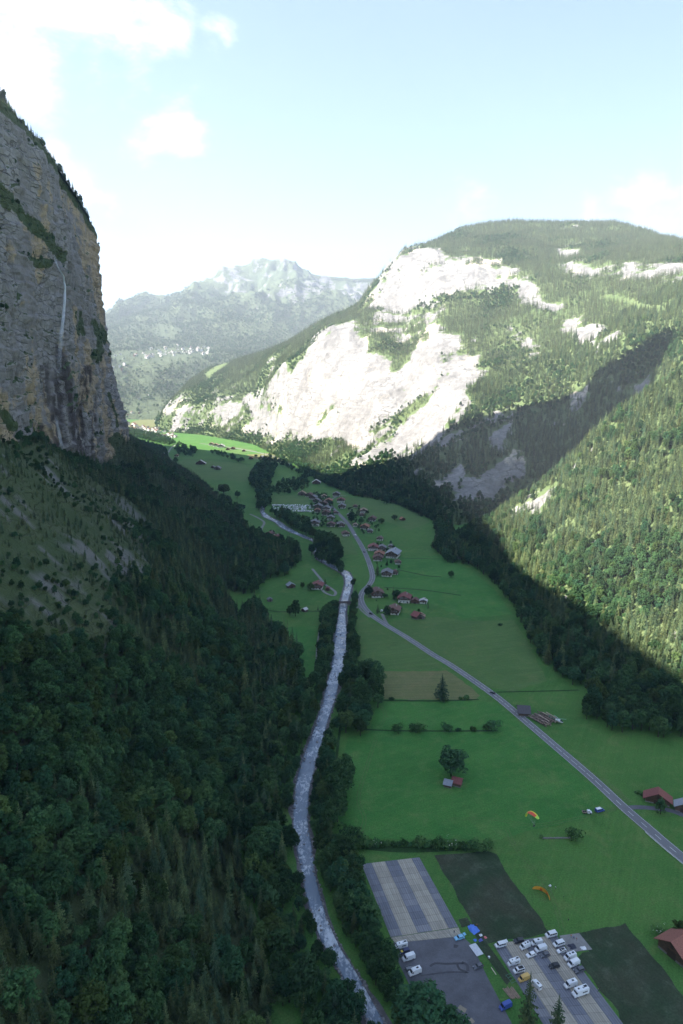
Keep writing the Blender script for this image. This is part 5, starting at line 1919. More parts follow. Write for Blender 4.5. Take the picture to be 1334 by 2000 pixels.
# the near barns
house(1022, 1393, 26, .75, 'barn', 'slate', 82, 'small grey-roofed stone barn between the road and the log pile', 3.0)
house(893, 1532, 20, .9, 'barn', 'red', 66, 'red-roofed barn below the big round meadow tree', 2.6)
house(876, 1534, 17, .8, 'barn', 'blue', 66, 'grey sheet-roofed lean-to left of the red-roofed meadow barn', 2.0)
house(1284, 1566, 44, .40, 'barn', 'red', -24, 'long red-roofed barn beside the farm track', 3.2)
house(1332, 1582, 26, .7, 'barn', 'blue', -24, 'grey-roofed shed behind the long red-roofed barn', 3.2)
house(1326, 1862, 60, .8, 'barn', 'rust', -62, 'large barn with a rusty tiled roof at the right edge', 4.5)

# ------------------------------------------------------------------ far villages: small houses, each its own
def far_house(kind, roof):
    b = MB()
    w, l, h, rh = ((11, 12, 6.5, 3.2), (15, 12, 9.0, 3.4), (9, 9, 5, 2.6))[kind]
    b.box(-w / 2, w / 2, -l / 2, l / 2, -6, h, 0)
    b.add([(-w / 2, -l / 2, h), (w / 2, -l / 2, h), (0, -l / 2, h + rh), (-w / 2, l / 2, h), (w / 2, l / 2, h), (0, l / 2, h + rh)], [(0, 1, 2), (4, 3, 5)], 0)
    o = 1.1
    for sg in (-1, 1):
        x = sg * (w / 2 + o)
        z = h - rh * o / (w / 2)
        q = [(0, -l / 2 - o, h + rh + .2), (x, -l / 2 - o, z + .2), (x, l / 2 + o, z + .2), (0, l / 2 + o, h + rh + .2)]
        b.add(q, [(0, 1, 2, 3) if sg > 0 else (3, 2, 1, 0)], 1)
    for k in range(3):
        for r_ in range(max(1, int(h / 3))):
            b.box(-w * .32 + k * w * .26, -w * .32 + k * w * .26 + 1.2, -l / 2 - .08, -l / 2 - .02, 1 + r_ * 2.9, 2.4 + r_ * 2.9, 2)
    wall = (M_PLAST, M_PLAST, M_WOODW)[kind]
    return b.mesh('far_house', wall, ROOFS[roof], M_GLASS)


FH = [far_house(k, r_) for k in (0, 1, 2) for r_ in ('brown', 'tan', 'red', 'grey')]
rg = random.Random(5)


def drop_on(W, px, py, pts=None):
    """point of a terrain surface seen at a pixel"""
    if pts is None:
        qx, qy, _ = project(W)
    else:
        qx, qy = pts
    k = np.argmin((qx - px) ** 2 + (qy - py) ** 2)
    return W.reshape(-1, 3)[k]


FPT = project(WF)[:2]
cnt = 0
for k in range(78):
    t_ = rg.random()
    px = 262 + 148 * t_ ** .8
    py = 694 - 8 * math.sin(t_ * 2.2) + rg.gauss(0, 5.0)
    if k > 62:
        px, py = rg.uniform(215, 262), rg.uniform(688, 725)
    p = drop_on(WF, px, py, FPT)
    m = rg.choice(FH[:8] if k < 60 else FH)
    o = mesh_obj('far_house', m, None, (p[0] + rg.uniform(-25, 25), p[1] + rg.uniform(-25, 25), p[2] - 1), rg.uniform(-.6, .6))
    s = rg.uniform(.9, 1.5) * (1.5 if (px > 380 and k % 3 == 0) else 1)
    o.scale = (s, s, s)
    tag(o, 'tiny pale house of the village on the far sunlit terrace', 'house', 'houses of the upper village')
for k in range(58):
    t_ = rg.random()
    px = 248 + 88 * t_ + rg.gauss(0, 4)
    py = 832 + 22 * t_ + rg.gauss(0, 4.5)
    if py > 860:
        continue
    x, y, _ = G(px, min(py, 862))
    o = mesh_obj('far_house', rg.choice(FH), None, (x, y, 0), rg.uniform(-.6, .6))
    tag(o, 'tiny house of the sunlit village at the end of the valley', 'house', 'houses of the valley village')
for k in range(9):
    px, py = rg.uniform(228, 300), rg.uniform(770, 812)
    p = drop_on(WF, px, py, FPT)
    o = mesh_obj('far_house', rg.choice(FH), None, (p[0], p[1], p[2] - 1), rg.uniform(-.6, .6))
    tag(o, 'scattered house on the slope above the valley village', 'house', 'houses on the far slope')

# ------------------------------------------------------------------ boarded parking grounds
M_MATB = plain('blue_grey_boards', (0.175, 0.18, 0.205), 0.75, 0.14, 0.5)
M_MATT = plain('tan_boards', (0.285, 0.265, 0.225), 0.75, 0.10, 0.5)


def plank_mat(name, base, ang):
    m, t, out = new_mat(name)
    geo = t.n('ShaderNodeNewGeometry')
    oi = t.n('ShaderNodeObjectInfo')
    rot = t.n('ShaderNodeVectorRotate', rotation_type='Z_AXIS', inp={'Vector': geo.outputs['Position'], 'Angle': ang})
    st = t.noise(t.vmath('MULTIPLY', rot.outputs[0], (1.5, 0.08, 1.0)), 1.0, 3.0, 0.6)
    wv = t.n('ShaderNodeTexWave', bands_direction='X', inp={'Vector': rot.outputs[0], 'Scale': 0.32, 'Distortion': 0.6, 'Detail': 1.0})
    k = t.math('MULTIPLY', t.ramp(st, .25, .75, .80, 1.18), t.ramp(wv.outputs['Fac'], 0.0, 0.35, 0.72, 1.0))
    k = t.math('MULTIPLY', k, t.ramp(oi.outputs['Random'], 0, 1, 0.90, 1.08, smooth=False))
    sc = t.vmath('SCALE', base)
    t.link(k, sc.node.inputs[3])
    b = t.n('ShaderNodeBsdfPrincipled')
    t.link(sc, b.inputs['Base Color'])
    b.inputs['Roughness'].default_value = 0.8
    t.link(b.outputs[0], out.inputs[0])
    return m


def boards(name, tl, tr, br, bl, lanes, rows, colours, label, gap=0.06):
    """a boarded ground: four corners in the view, lanes as shares of the width, rows of panels"""
    A, B, C_, D = [np.array(G(*q)[:2]) for q in (tl, tr, br, bl)]
    base = sheet(name, [tl, tr, br, bl], M_GRAVEL, 0.125)
    ax = (D - A) / np.linalg.norm(D - A)
    ang = math.atan2(ax[0], ax[1])
    mats = {c: plank_mat(name + c, {'b': (0.165, 0.170, 0.200), 't': (0.36, 0.325, 0.265), 'g': (0.215, 0.215, 0.235)}[c], ang) for c in 'btg'}

    def at(u, v):
        return (A * (1 - u) + B * u) * (1 - v) + (D * (1 - u) + C_ * u) * v
    rg = random.Random(hash(name) % 97 if False else len(name))
    for li in range(len(lanes) - 1):
        off = rg.uniform(0, .5)
        for r_ in range(rows + 1):
            v0, v1 = max(0, (r_ - off) / rows), min(1, (r_ + 1 - off) / rows)
            if v1 - v0 < 0.01:
                continue
            q = [at(lanes[li], v0), at(lanes[li + 1], v0), at(lanes[li + 1], v1), at(lanes[li], v1)]
            c = sum(q) / 4
            q = [c + (p - c) * (1 - gap * 2 / max(0.5, np.linalg.norm(p - c))) for p in q]
            z = 0.20 + rg.uniform(0, .035)
            vv = [(p[0] - c[0], p[1] - c[1], 0) for p in q] + [(p[0] - c[0], p[1] - c[1], 0.10) for p in q]
            col = colours[li]
            if col == 'b' and rg.random() < .14:
                col = 'g'
            f = [(4, 5, 6, 7), (0, 4, 7, 3), (0, 1, 5, 4), (1, 2, 6, 5), (2, 3, 7, 6)]
            me = mesh_from('board_panel', vv, [x[::-1] for x in f], (mats[col],))
            o = bpy.data.objects.new('board_panel', me)
            o.location = (c[0], c[1], z - .1)
            link(o, base)
    return base


boards('boarded_ground', (706, 1688), (819, 1675), (895, 1811), (763, 1831), (0, .17, .40, .61, .86, 1), 12, 'btbtb', '')
boards('boarded_apron', (763, 1832), (896, 1812), (902, 1829), (772, 1842), (0, .16, .33, .5, .67, .84, 1), 2, 'tttttt', '')
boards('boarded_car_park', (963, 1845), (1086, 1826), (1262, 2060), (1098, 2060), (0, .16, .44, .64, .86, 1), 14, 'btbtb', '')
sheet('gravel_pad', [(1092, 1828), (1131, 1823), (1157, 1855), (1112, 1861)], M_GRAVEL, 0.17)
LOT = sheet('asphalt_lot', [(768, 1841), (900, 1827), (922, 1846), (955, 1915), (1000, 2000), (1040, 2080), (900, 2080), (850, 2000), (800, 1925), (776, 1875)], M_LOT, 0.115)
# worn tyre marks, a drain patch and sand on the lot
M_TYRE = asphalt_mat('tyre_stain', (0.058, 0.058, 0.066), .2, 3.0)
M_SAND = asphalt_mat('sand_patch', (0.27, 0.23, 0.17), .2, 3.0)
for pix, w in (([(840, 1888), (850, 1882), (870, 1883), (893, 1882), (905, 1882)], .5), ([(822, 1906), (860, 1901), (885, 1899), (915, 1900)], .35), ([(893, 1883), (897, 1893), (912, 1899)], .5),
               ([(902, 1880), (912, 1885), (914, 1897)], .6)):
    strip('tyre_mark', pix, w, M_TYRE, 0.135, 1.0)
strip('sand_patch', [(896, 1966), (903, 1971), (910, 1975)], 1.0, M_SAND, 0.135, 1.0)
strip('sand_patch', [(918, 1990), (925, 1998)], .8, M_SAND, 0.135, 1.0)
strip('oil_patch', [(886, 1848), (892, 1849), (894, 1850)], .9, M_TYRE, 0.135, 1.0)

# ------------------------------------------------------------------ vehicles (front towards +x)
M_TYREB = plain('tyre_rubber', (0.02, 0.02, 0.022), 0.9)
M_RIM = plain('wheel_rim', (0.36, 0.36, 0.38), 0.4, metal=0.6)
M_LAMP = plain('headlamp_glass', (0.70, 0.72, 0.74), 0.2)
M_TAIL = plain('tail_lamp', (0.35, 0.02, 0.02), 0.3)
M_BLACKP = plain('black_plastic', (0.025, 0.025, 0.03), 0.6)
PAINT = {'white': (0.74, 0.75, 0.77), 'dark': (0.035, 0.037, 0.048), 'navy': (0.030, 0.036, 0.10), 'grey': (0.10, 0.105, 0.125), 'yellow': (0.62, 0.40, 0.12),
         'sky': (0.22, 0.50, 0.72), 'blue': (0.05, 0.09, 0.36), 'silver': (0.40, 0.42, 0.45), 'black': (0.018, 0.018, 0.022)}


def paint(c):
    return plain('paint_' + c, PAINT[c], 0.28, 0.05, 0.7, spec=0.5)


PROFILES = {  # side outline (x,z) from rear bottom round to front bottom; belt height, roof taper, wheels, width
    'car': (4.4, 1.78, [(-2.2, .32), (-2.2, .78), (-2.08, 1.02), (-1.62, 1.43), (-.2, 1.47), (.25, 1.40), (1.02, .98), (1.95, .82), (2.18, .62), (2.2, .32)], .98, .80, (-1.32, 1.32), .32),
    'suv': (4.6, 1.85, [(-2.3, .40), (-2.3, .95), (-2.2, 1.22), (-1.95, 1.68), (-.1, 1.74), (.4, 1.66), (1.05, 1.12), (2.05, .98), (2.28, .76), (2.3, .40)], 1.14, .86, (-1.38, 1.40), .36),
    'minivan': (4.9, 1.95, [(-2.45, .38), (-2.45, 1.0), (-2.40, 1.75), (-2.2, 1.95), (.6, 1.97), (.95, 1.88), (1.65, 1.18), (2.25, 1.02), (2.44, .75), (2.45, .38)], 1.16, .90, (-1.5, 1.55), .34),
    'van': (5.6, 2.05, [(-2.8, .40), (-2.8, 1.1), (-2.78, 2.3), (-2.6, 2.52), (.9, 2.55), (1.35, 2.36), (2.02, 1.42), (2.55, 1.14), (2.78, .85), (2.8, .40)], 1.36, .90, (-1.75, 1.75), .36),
    'motorhome': (7.0, 2.3, [(-3.5, .45), (-3.5, 1.2), (-3.5, 2.9), (-3.35, 3.05), (2.2, 3.0), (2.5, 2.6), (1.95, 2.1), (2.45, 1.45), (3.25, 1.18), (3.48, .85), (3.5, .45)], 1.45, .97, (-1.9, 2.3), .36),
    'caravan': (5.4, 2.2, [(-2.5, .45), (-2.55, 1.2), (-2.3, 2.35), (-2.0, 2.52), (1.9, 2.52), (2.25, 2.2), (2.5, 1.3), (2.45, .45)], 1.4, .95, (-.2,), .33),
}
VC = {}


def veh_meshes(kind, col):
    key = (kind, col)
    if key in VC:
        return VC[key]
    L_, W_, prof, belt, tap, wx, wr = PROFILES[kind]
    top = max(z for _, z in prof)

    def hw(z):
        return W_ / 2 * (1 if z <= belt else 1 - (1 - tap) * (z - belt) / (top - belt))
    b = MB()
    n = len(prof)
    rows = []
    v = []
    for sy in (-1, 1):
        for x, z in prof:
            v.append((x, sy * hw(z), z))
    b.add(v, [tuple(range(n)), tuple(range(n, 2 * n))[::-1]] + [(k, n + k, n + (k + 1) % n, (k + 1) % n) for k in range(n)])
    me = b.mesh('body', paint(col))
    bm = bmesh.new()
    bm.from_mesh(me)
    bmesh.ops.recalc_face_normals(bm, faces=bm.faces)
    bmesh.ops.bevel(bm, geom=[e for e in bm.edges], offset=0.05, segments=1, affect='EDGES')
    bm.to_mesh(me)
    bm.free()
    parts = [('body', me, (0, 0, 0))]
    # windscreen between the hood end and the roof front
    pairs = {'car': ((5, 6), (3, 2)), 'suv': ((5, 6), (3, 2)), 'minivan': ((5, 6), (2, 1)), 'van': ((5, 6), (2, 1)), 'motorhome': ((6, 7), (2, 1)), 'caravan': ((5, 6), (2, 1))}[kind]

    def glass(name, i, j, lo=.10, hi=.92, m=None):
        (x0, z0), (x1, z1) = prof[i], prof[j]
        a = (x0 + (x1 - x0) * lo, z0 + (z1 - z0) * lo)
        c = (x0 + (x1 - x0) * hi, z0 + (z1 - z0) * hi)
        nx, nz = (z0 - z1), (x1 - x0)
        ln = math.hypot(nx, nz)
        s = 1 if (nx * (1 if x0 > 0 else -1)) > 0 else -1
        ox, oz = s * nx / ln * .03, s * nz / ln * .03
        q = [(a[0] + ox, -hw(a[1]) * .88, a[1] + oz), (a[0] + ox, hw(a[1]) * .88, a[1] + oz), (c[0] + ox, hw(c[1]) * .88, c[1] + oz), (c[0] + ox, -hw(c[1]) * .88, c[1] + oz)]
        q2 = [(x - ox * 2, y, z - oz * 2) for x, y, z in q]
        parts.append((name, mesh_from(name, q + q2, [(0, 1, 2, 3), (4, 7, 6, 5), (0, 4, 5, 1), (1, 5, 6, 2), (2, 6, 7, 3), (3, 7, 4, 0)], (m or M_GLASS,)), (0, 0, 0)))
    glass('windscreen', *pairs[0])
    glass('rear_window', *pairs[1], lo=.08, hi=.55 if kind not in ('car', 'suv') else .9)
    zt = top - .16
    xr = {'car': (-1.6, .45), 'suv': (-1.85, .6), 'minivan': (-2.2, 1.0), 'van': (.95, 1.55), 'motorhome': (-2.6, -.4), 'caravan': (-1.6, 1.4)}[kind]
    for sy in (-1, 1):
        nwin = {'car': 2, 'suv': 3, 'minivan': 3, 'van': 1, 'motorhome': 3, 'caravan': 2}[kind]
        for q in range(nwin):
            a0 = xr[0] + (xr[1] - xr[0]) * q / nwin + .05
            a1 = xr[0] + (xr[1] - xr[0]) * (q + 1) / nwin - .05
            z0, z1 = belt + .06, min(zt, belt + .62)
            slant = .30 if (q == nwin - 1 and kind != 'caravan') else 0.0
            vv = [(a0, sy * (hw(z0) + .02), z0), (a1 + slant, sy * (hw(z0) + .02), z0), (a1, sy * (hw(z1) + .02), z1), (a0, sy * (hw(z1) + .02), z1)]
            v2 = [(x, y - sy * .05, z) for x, y, z in vv]
            f = [(0, 1, 2, 3), (4, 7, 6, 5), (0, 4, 5, 1), (1, 5, 6, 2), (2, 6, 7, 3), (3, 7, 4, 0)]
            parts.append(('side_window', mesh_from('side_window', vv + v2, f if sy < 0 else [g[::-1] for g in f], (M_GLASS,)), (0, 0, 0)))
    wm = MB().tube((0, -.11, 0), (0, .11, 0), wr, wr, 14, 0)
    wm.tube((0, -.125, 0), (0, .125, 0), wr * .6, wr * .6, 10, 1)
    wme = wm.mesh('wheel', M_TYREB, M_RIM)
    for x in wx:
        for sy in (-1, 1):
            parts.append(('wheel', wme, (x, sy * (W_ / 2 - .09), wr)))
    xf, xb = max(x for x, _ in prof), min(x for x, _ in prof)
    if kind != 'caravan':
        hl = MB().box(-.06, .03, -.2, .2, -.08, .10).mesh('headlight', M_LAMP)
        for sy in (-1, 1):
            parts.append(('headlight', hl, (xf - .05, sy * W_ * .36, .70 if kind in ('car',) else .82)))
    tl = MB().box(-.03, .05, -.12, .12, -.14, .14).mesh('tail_light', M_TAIL)
    for sy in (-1, 1):
        parts.append(('tail_light', tl, (xb + .0, sy * W_ * .40, .9)))
    if kind == 'motorhome':
        parts.append(('roof_hatch', MB().box(-.35, .35, -.3, .3, 0, .10).mesh('roof_hatch', M_GLASS), (.9, 0, 3.02)))
        parts.append(('roof_hatch', MB().box(-.35, .35, -.3, .3, 0, .10).mesh('roof_hatch', M_RIM), (-1.2, .2, 3.03)))
        parts.append(('solar_panel', MB().box(-.7, .7, -.45, .45, 0, .06).mesh('solar_panel', M_BLACKP), (-2.4, -.2, 3.05)))
        parts.append(('cab_door', MB().box(-.4, .4, -.02, .02, 0, 1.0).mesh('cab_door', paint(col)), (2.35, -1.165, .55)))
    VC[key] = parts
    return parts


VEH = []


def vehicle(kind, col, px, py, head, label, cat, name, extra=None, group=None, z=0.30, s=1.0):
    x, y, _ = G(px, py)
    e = empty(name, (x, y, z), R(head), s)
    for nm, me, loc in veh_meshes(kind, col):
        o = bpy.data.objects.new(nm, me)
        o.location = loc
        link(o, e)
    for nm, mb, mats, loc in extra or ():
        o = bpy.data.objects.new(nm, mb.mesh(nm, *mats))
        o.location = loc
        link(o, e)
    VEH.append(e)
    return tag(e, label, cat, group)


def hatch(z, x=-.6, w=.5):
    return ('roof_hatch', MB().box(-w, w, -.35, .35, 0, .08), (M_BLACKP,), (x, 0, z))


def tailgate(xb, z, w, col):
    return ('tailgate', MB().add([(0, -w / 2, 0), (-1.0, -w / 2, .25), (-1.0, w / 2, .25), (0, w / 2, 0), (0, -w / 2, .07), (-1.0, -w / 2, .32), (-1.0, w / 2, .32), (0, w / 2, .07)],
                                 [(0, 1, 2, 3), (7, 6, 5, 4), (0, 4, 5, 1), (1, 5, 6, 2), (2, 6, 7, 3), (3, 7, 4, 0)]), (paint(col),), (xb, 0, z))


LZ, BZ = 0.125, 0.24
for a in (
        ('motorhome', 'white', 783, 1851, 197, 'white motorhome at the top corner of the asphalt lot', 'motorhome', 'motorhome', None, None, LZ, .82),
        ('suv', 'navy', 790, 1861, 199, 'dark car with a yellow bag on its bonnet beside the motorhome', 'car', 'parked_car',
         [('yellow_bag', MB().box(-.4, .4, -.5, .5, 0, .3), (plain('yellow_cloth', (.7, .55, .08), .8),), (1.3, .1, 1.05))], None, LZ),
        ('van', 'white', 798, 1874, 201, 'white panel van between the dark car and the grey trailer', 'van', 'panel_van', None, None, LZ),
        ('van', 'white', 810, 1902, 203, 'white panel van with roof hatch below the grey trailer', 'van', 'panel_van', [hatch(2.55, -1.2)], None, LZ),
        ('car', 'sky', 897, 1834, 200, 'light blue estate car with its tailgate open', 'car', 'parked_car', [tailgate(-1.9, 1.45, 1.4, 'sky')], None, LZ, 1.05),
        ('car', 'grey', 934, 1890, 203, 'dark grey car alone at the right edge of the asphalt lot', 'car', 'parked_car', None, None, LZ),
        ('van', 'blue', 987, 1969, 205, 'dark blue van low on the asphalt lot', 'van', 'panel_van', None, None, LZ, .95),
        ('minivan', 'white', 977, 1849, 196, 'white minivan with its tailgate open at the top left of the car park', 'minivan', 'minivan', [tailgate(-2.3, 1.9, 1.6, 'white')], None, BZ),
        ('suv', 'dark', 1013, 1841, 190, 'dark car in the top row between two white vans', 'car', 'parked_car', None, None, BZ),
        ('van', 'white', 1025, 1852, 205, 'white camper van with dark roof bars in the second row', 'van', 'camper_van', [hatch(2.55, -1.6), hatch(2.55, -.1, .3)], None, BZ, .9),
        ('car', 'white', 1037, 1868, 203, 'white hatchback left of the dark grey saloon', 'car', 'parked_car', None, None, BZ, 1.05),
        ('van', 'white', 1048, 1845, 194, 'white camper van behind the rounded white van', 'van', 'camper_van', [hatch(2.55, -.8)], None, BZ, .9),
        ('van', 'white', 1056, 1857, 199, 'rounded white van in the middle of the car park', 'van', 'panel_van', None, None, BZ, .95),
        ('car', 'grey', 1064, 1868, 197, 'dark grey saloon right of the white hatchback', 'car', 'parked_car', None, None, BZ),
        ('minivan', 'white', 1076, 1829, 197, 'white minibus at the very top of the car park', 'minivan', 'minivan', None, None, BZ, 1.08),
        ('minivan', 'white', 1091, 1847, 200, 'white camper bus on the right side of the car park', 'minivan', 'minivan', None, None, BZ, 1.05),
        ('car', 'white', 1097, 1860, 196, 'white car with a black glass roof', 'car', 'parked_car', [('glass_roof', MB().box(-1.2, .2, -.55, .55, 0, .03), (M_GLASS,), (0, 0, 1.455))], None, BZ),
        ('suv', 'black', 1082, 1890, 193, 'black car alone in the central lane of the car park', 'car', 'parked_car', None, None, BZ),
        ('van', 'white', 1113, 1873, 202, 'white camper with dark roof vents right of the lane', 'van', 'camper_van', [hatch(2.55, .2, .3), hatch(2.55, -1.4)], None, BZ),
        ('van', 'white', 1120, 1886, 203, 'plain white van parked against the white camper', 'van', 'panel_van', None, None, BZ, .98),
        ('suv', 'grey', 1131, 1898, 200, 'grey car at the right edge of the car park', 'car', 'parked_car', None, None, BZ),
        ('motorhome', 'white', 1003, 1884, 200, 'white rounded motorhome at the left edge of the car park', 'motorhome', 'motorhome', None, None, BZ, .78),
        ('minivan', 'white', 1013, 1899, 198, 'white van with a large dark roof panel', 'minivan', 'minivan', [('roof_panel', MB().box(-1.2, 1.0, -.65, .65, 0, .08), (M_BLACKP,), (-.8, 0, 1.97))], None, BZ),
        ('van', 'yellow', 1023, 1915, 203, 'yellow van half hidden by the big spruce', 'van', 'panel_van', None, None, BZ, .9),
        ('van', 'white', 1047, 1927, 120, 'white van right behind the big spruce', 'van', 'camper_van', [hatch(2.55, -1.0)], None, BZ, .9),
        ('van', 'white', 1114, 1927, 199, 'white van with black roof window behind the large motorhome', 'van', 'camper_van', [hatch(2.55, -1.0, .45)], None, BZ),
        ('motorhome', 'white', 1133, 1943, 199, 'large white motorhome low in the car park', 'motorhome', 'motorhome', None, None, BZ),
        ('car', 'dark', 962, 1354.5, 128, 'dark car driving on the long straight of the road', 'car', 'moving_car', None, None, .18),
        ('suv', 'black', 725, 1200, -48, 'black car on the road just below the bend', 'car', 'moving_car', None, None, .18),
        ('minivan', 'white', 693.5, 1047, 108, 'white van on the road below the village', 'van', 'moving_van', None, None, .18, 1.3),
        ('car', 'dark', 711, 1079, 110, 'dark car on the road beside the red-roofed chalet', 'car', 'moving_car', None, None, .18),
        ('car', 'white', 746, 1194, 70, 'white car on the short chalet drive', 'car', 'parked_car', None, None, .14, 1.2),
        ('minivan', 'blue', 1171, 1585, 18, 'blue van with a white roof in the landing meadow', 'van', 'minivan', [('white_roof', MB().box(-2.1, .7, -.82, .82, 0, .06), (paint('white'),), (0, 0, 1.975))], None, .08, 1.1)):
    vehicle(*a)

# grey flat trailer and the pickup
x, y, _ = G(800, 1893)
e = empty('trailer', (x, y, LZ), R(200))
mesh_obj('trailer_bed', MB().box(-1.6, 1.6, -.85, .85, .55, .65).box(-1.6, -1.54, -.85, .85, .65, 1.0).box(1.54, 1.6, -.85, .85, .65, 1.0).box(-1.54, 1.54, -.85, -.79, .65, 1.0).box(-1.54, 1.54, .79, .85, .65, 1.0)
         .mesh('trailer_bed', plain('galvanised', (.26, .27, .29), .5, metal=.3)), e)
mesh_obj('drawbar', MB().box(1.6, 2.7, -.06, .06, .5, .6).mesh('drawbar', M_BLACKP), e)
for sy in (-1, 1):
    mesh_obj('wheel', MB().tube((0, -.1, 0), (0, .1, 0), .3, .3, 12).mesh('wheel', M_TYREB), e, (0, sy * .95, .3))
tag(e, 'flat grey trailer between two white panel vans', 'trailer')

x, y, _ = G(1146, 1588.5)
e = empty('pickup_truck', (x, y, .08), R(-4))
mesh_obj('cab', MB().prism([(-.95, .5), (.95, .5), (.95, 1.2), (.8, 1.95), (-.8, 1.95), (-.95, 1.2)], .15, 1.75).mesh('cab', paint('white')), e)
mesh_obj('bonnet', MB().box(1.751, 2.6, -.93, .93, .5, 1.18).mesh('bonnet', paint('white')), e)
mesh_obj('load_bed', MB().box(-2.6, .1, -.98, .98, .75, .85).box(-2.6, .1, -.98, -.93, .85, 1.2).box(-2.6, .1, .93, .98, .85, 1.2).box(-2.6, -2.55, -.93, .93, .85, 1.2).mesh('load_bed', plain('bed_wood', (.32, .27, .21), .8)), e)
mesh_obj('windscreen', MB().box(1.752, 1.775, -.75, .75, 1.25, 1.85).mesh('windscreen', M_GLASS), e)
for sy in (-1, 1):
    mesh_obj('side_window', MB().box(.5, 1.5, sy * .93 - .012, sy * .93 + .012, 1.25, 1.75).mesh('side_window', M_GLASS), e)
    for xx in (-1.7, 1.9):
        mesh_obj('wheel', MB().tube((0, -.12, 0), (0, .12, 0), .38, .38, 12).mesh('wheel', M_TYREB), e, (xx, sy * .86, .38))
for k in range(3):
    mesh_obj('cargo_box', MB().box(-.3, .3, -.3, .3, 0, .5).mesh('cargo_box', M_BLACKP), e, (-2.0 + k * .7, .2 * (k - 1), .86))
tag(e, 'white pickup truck with loaded bed in the landing meadow', 'pickup')

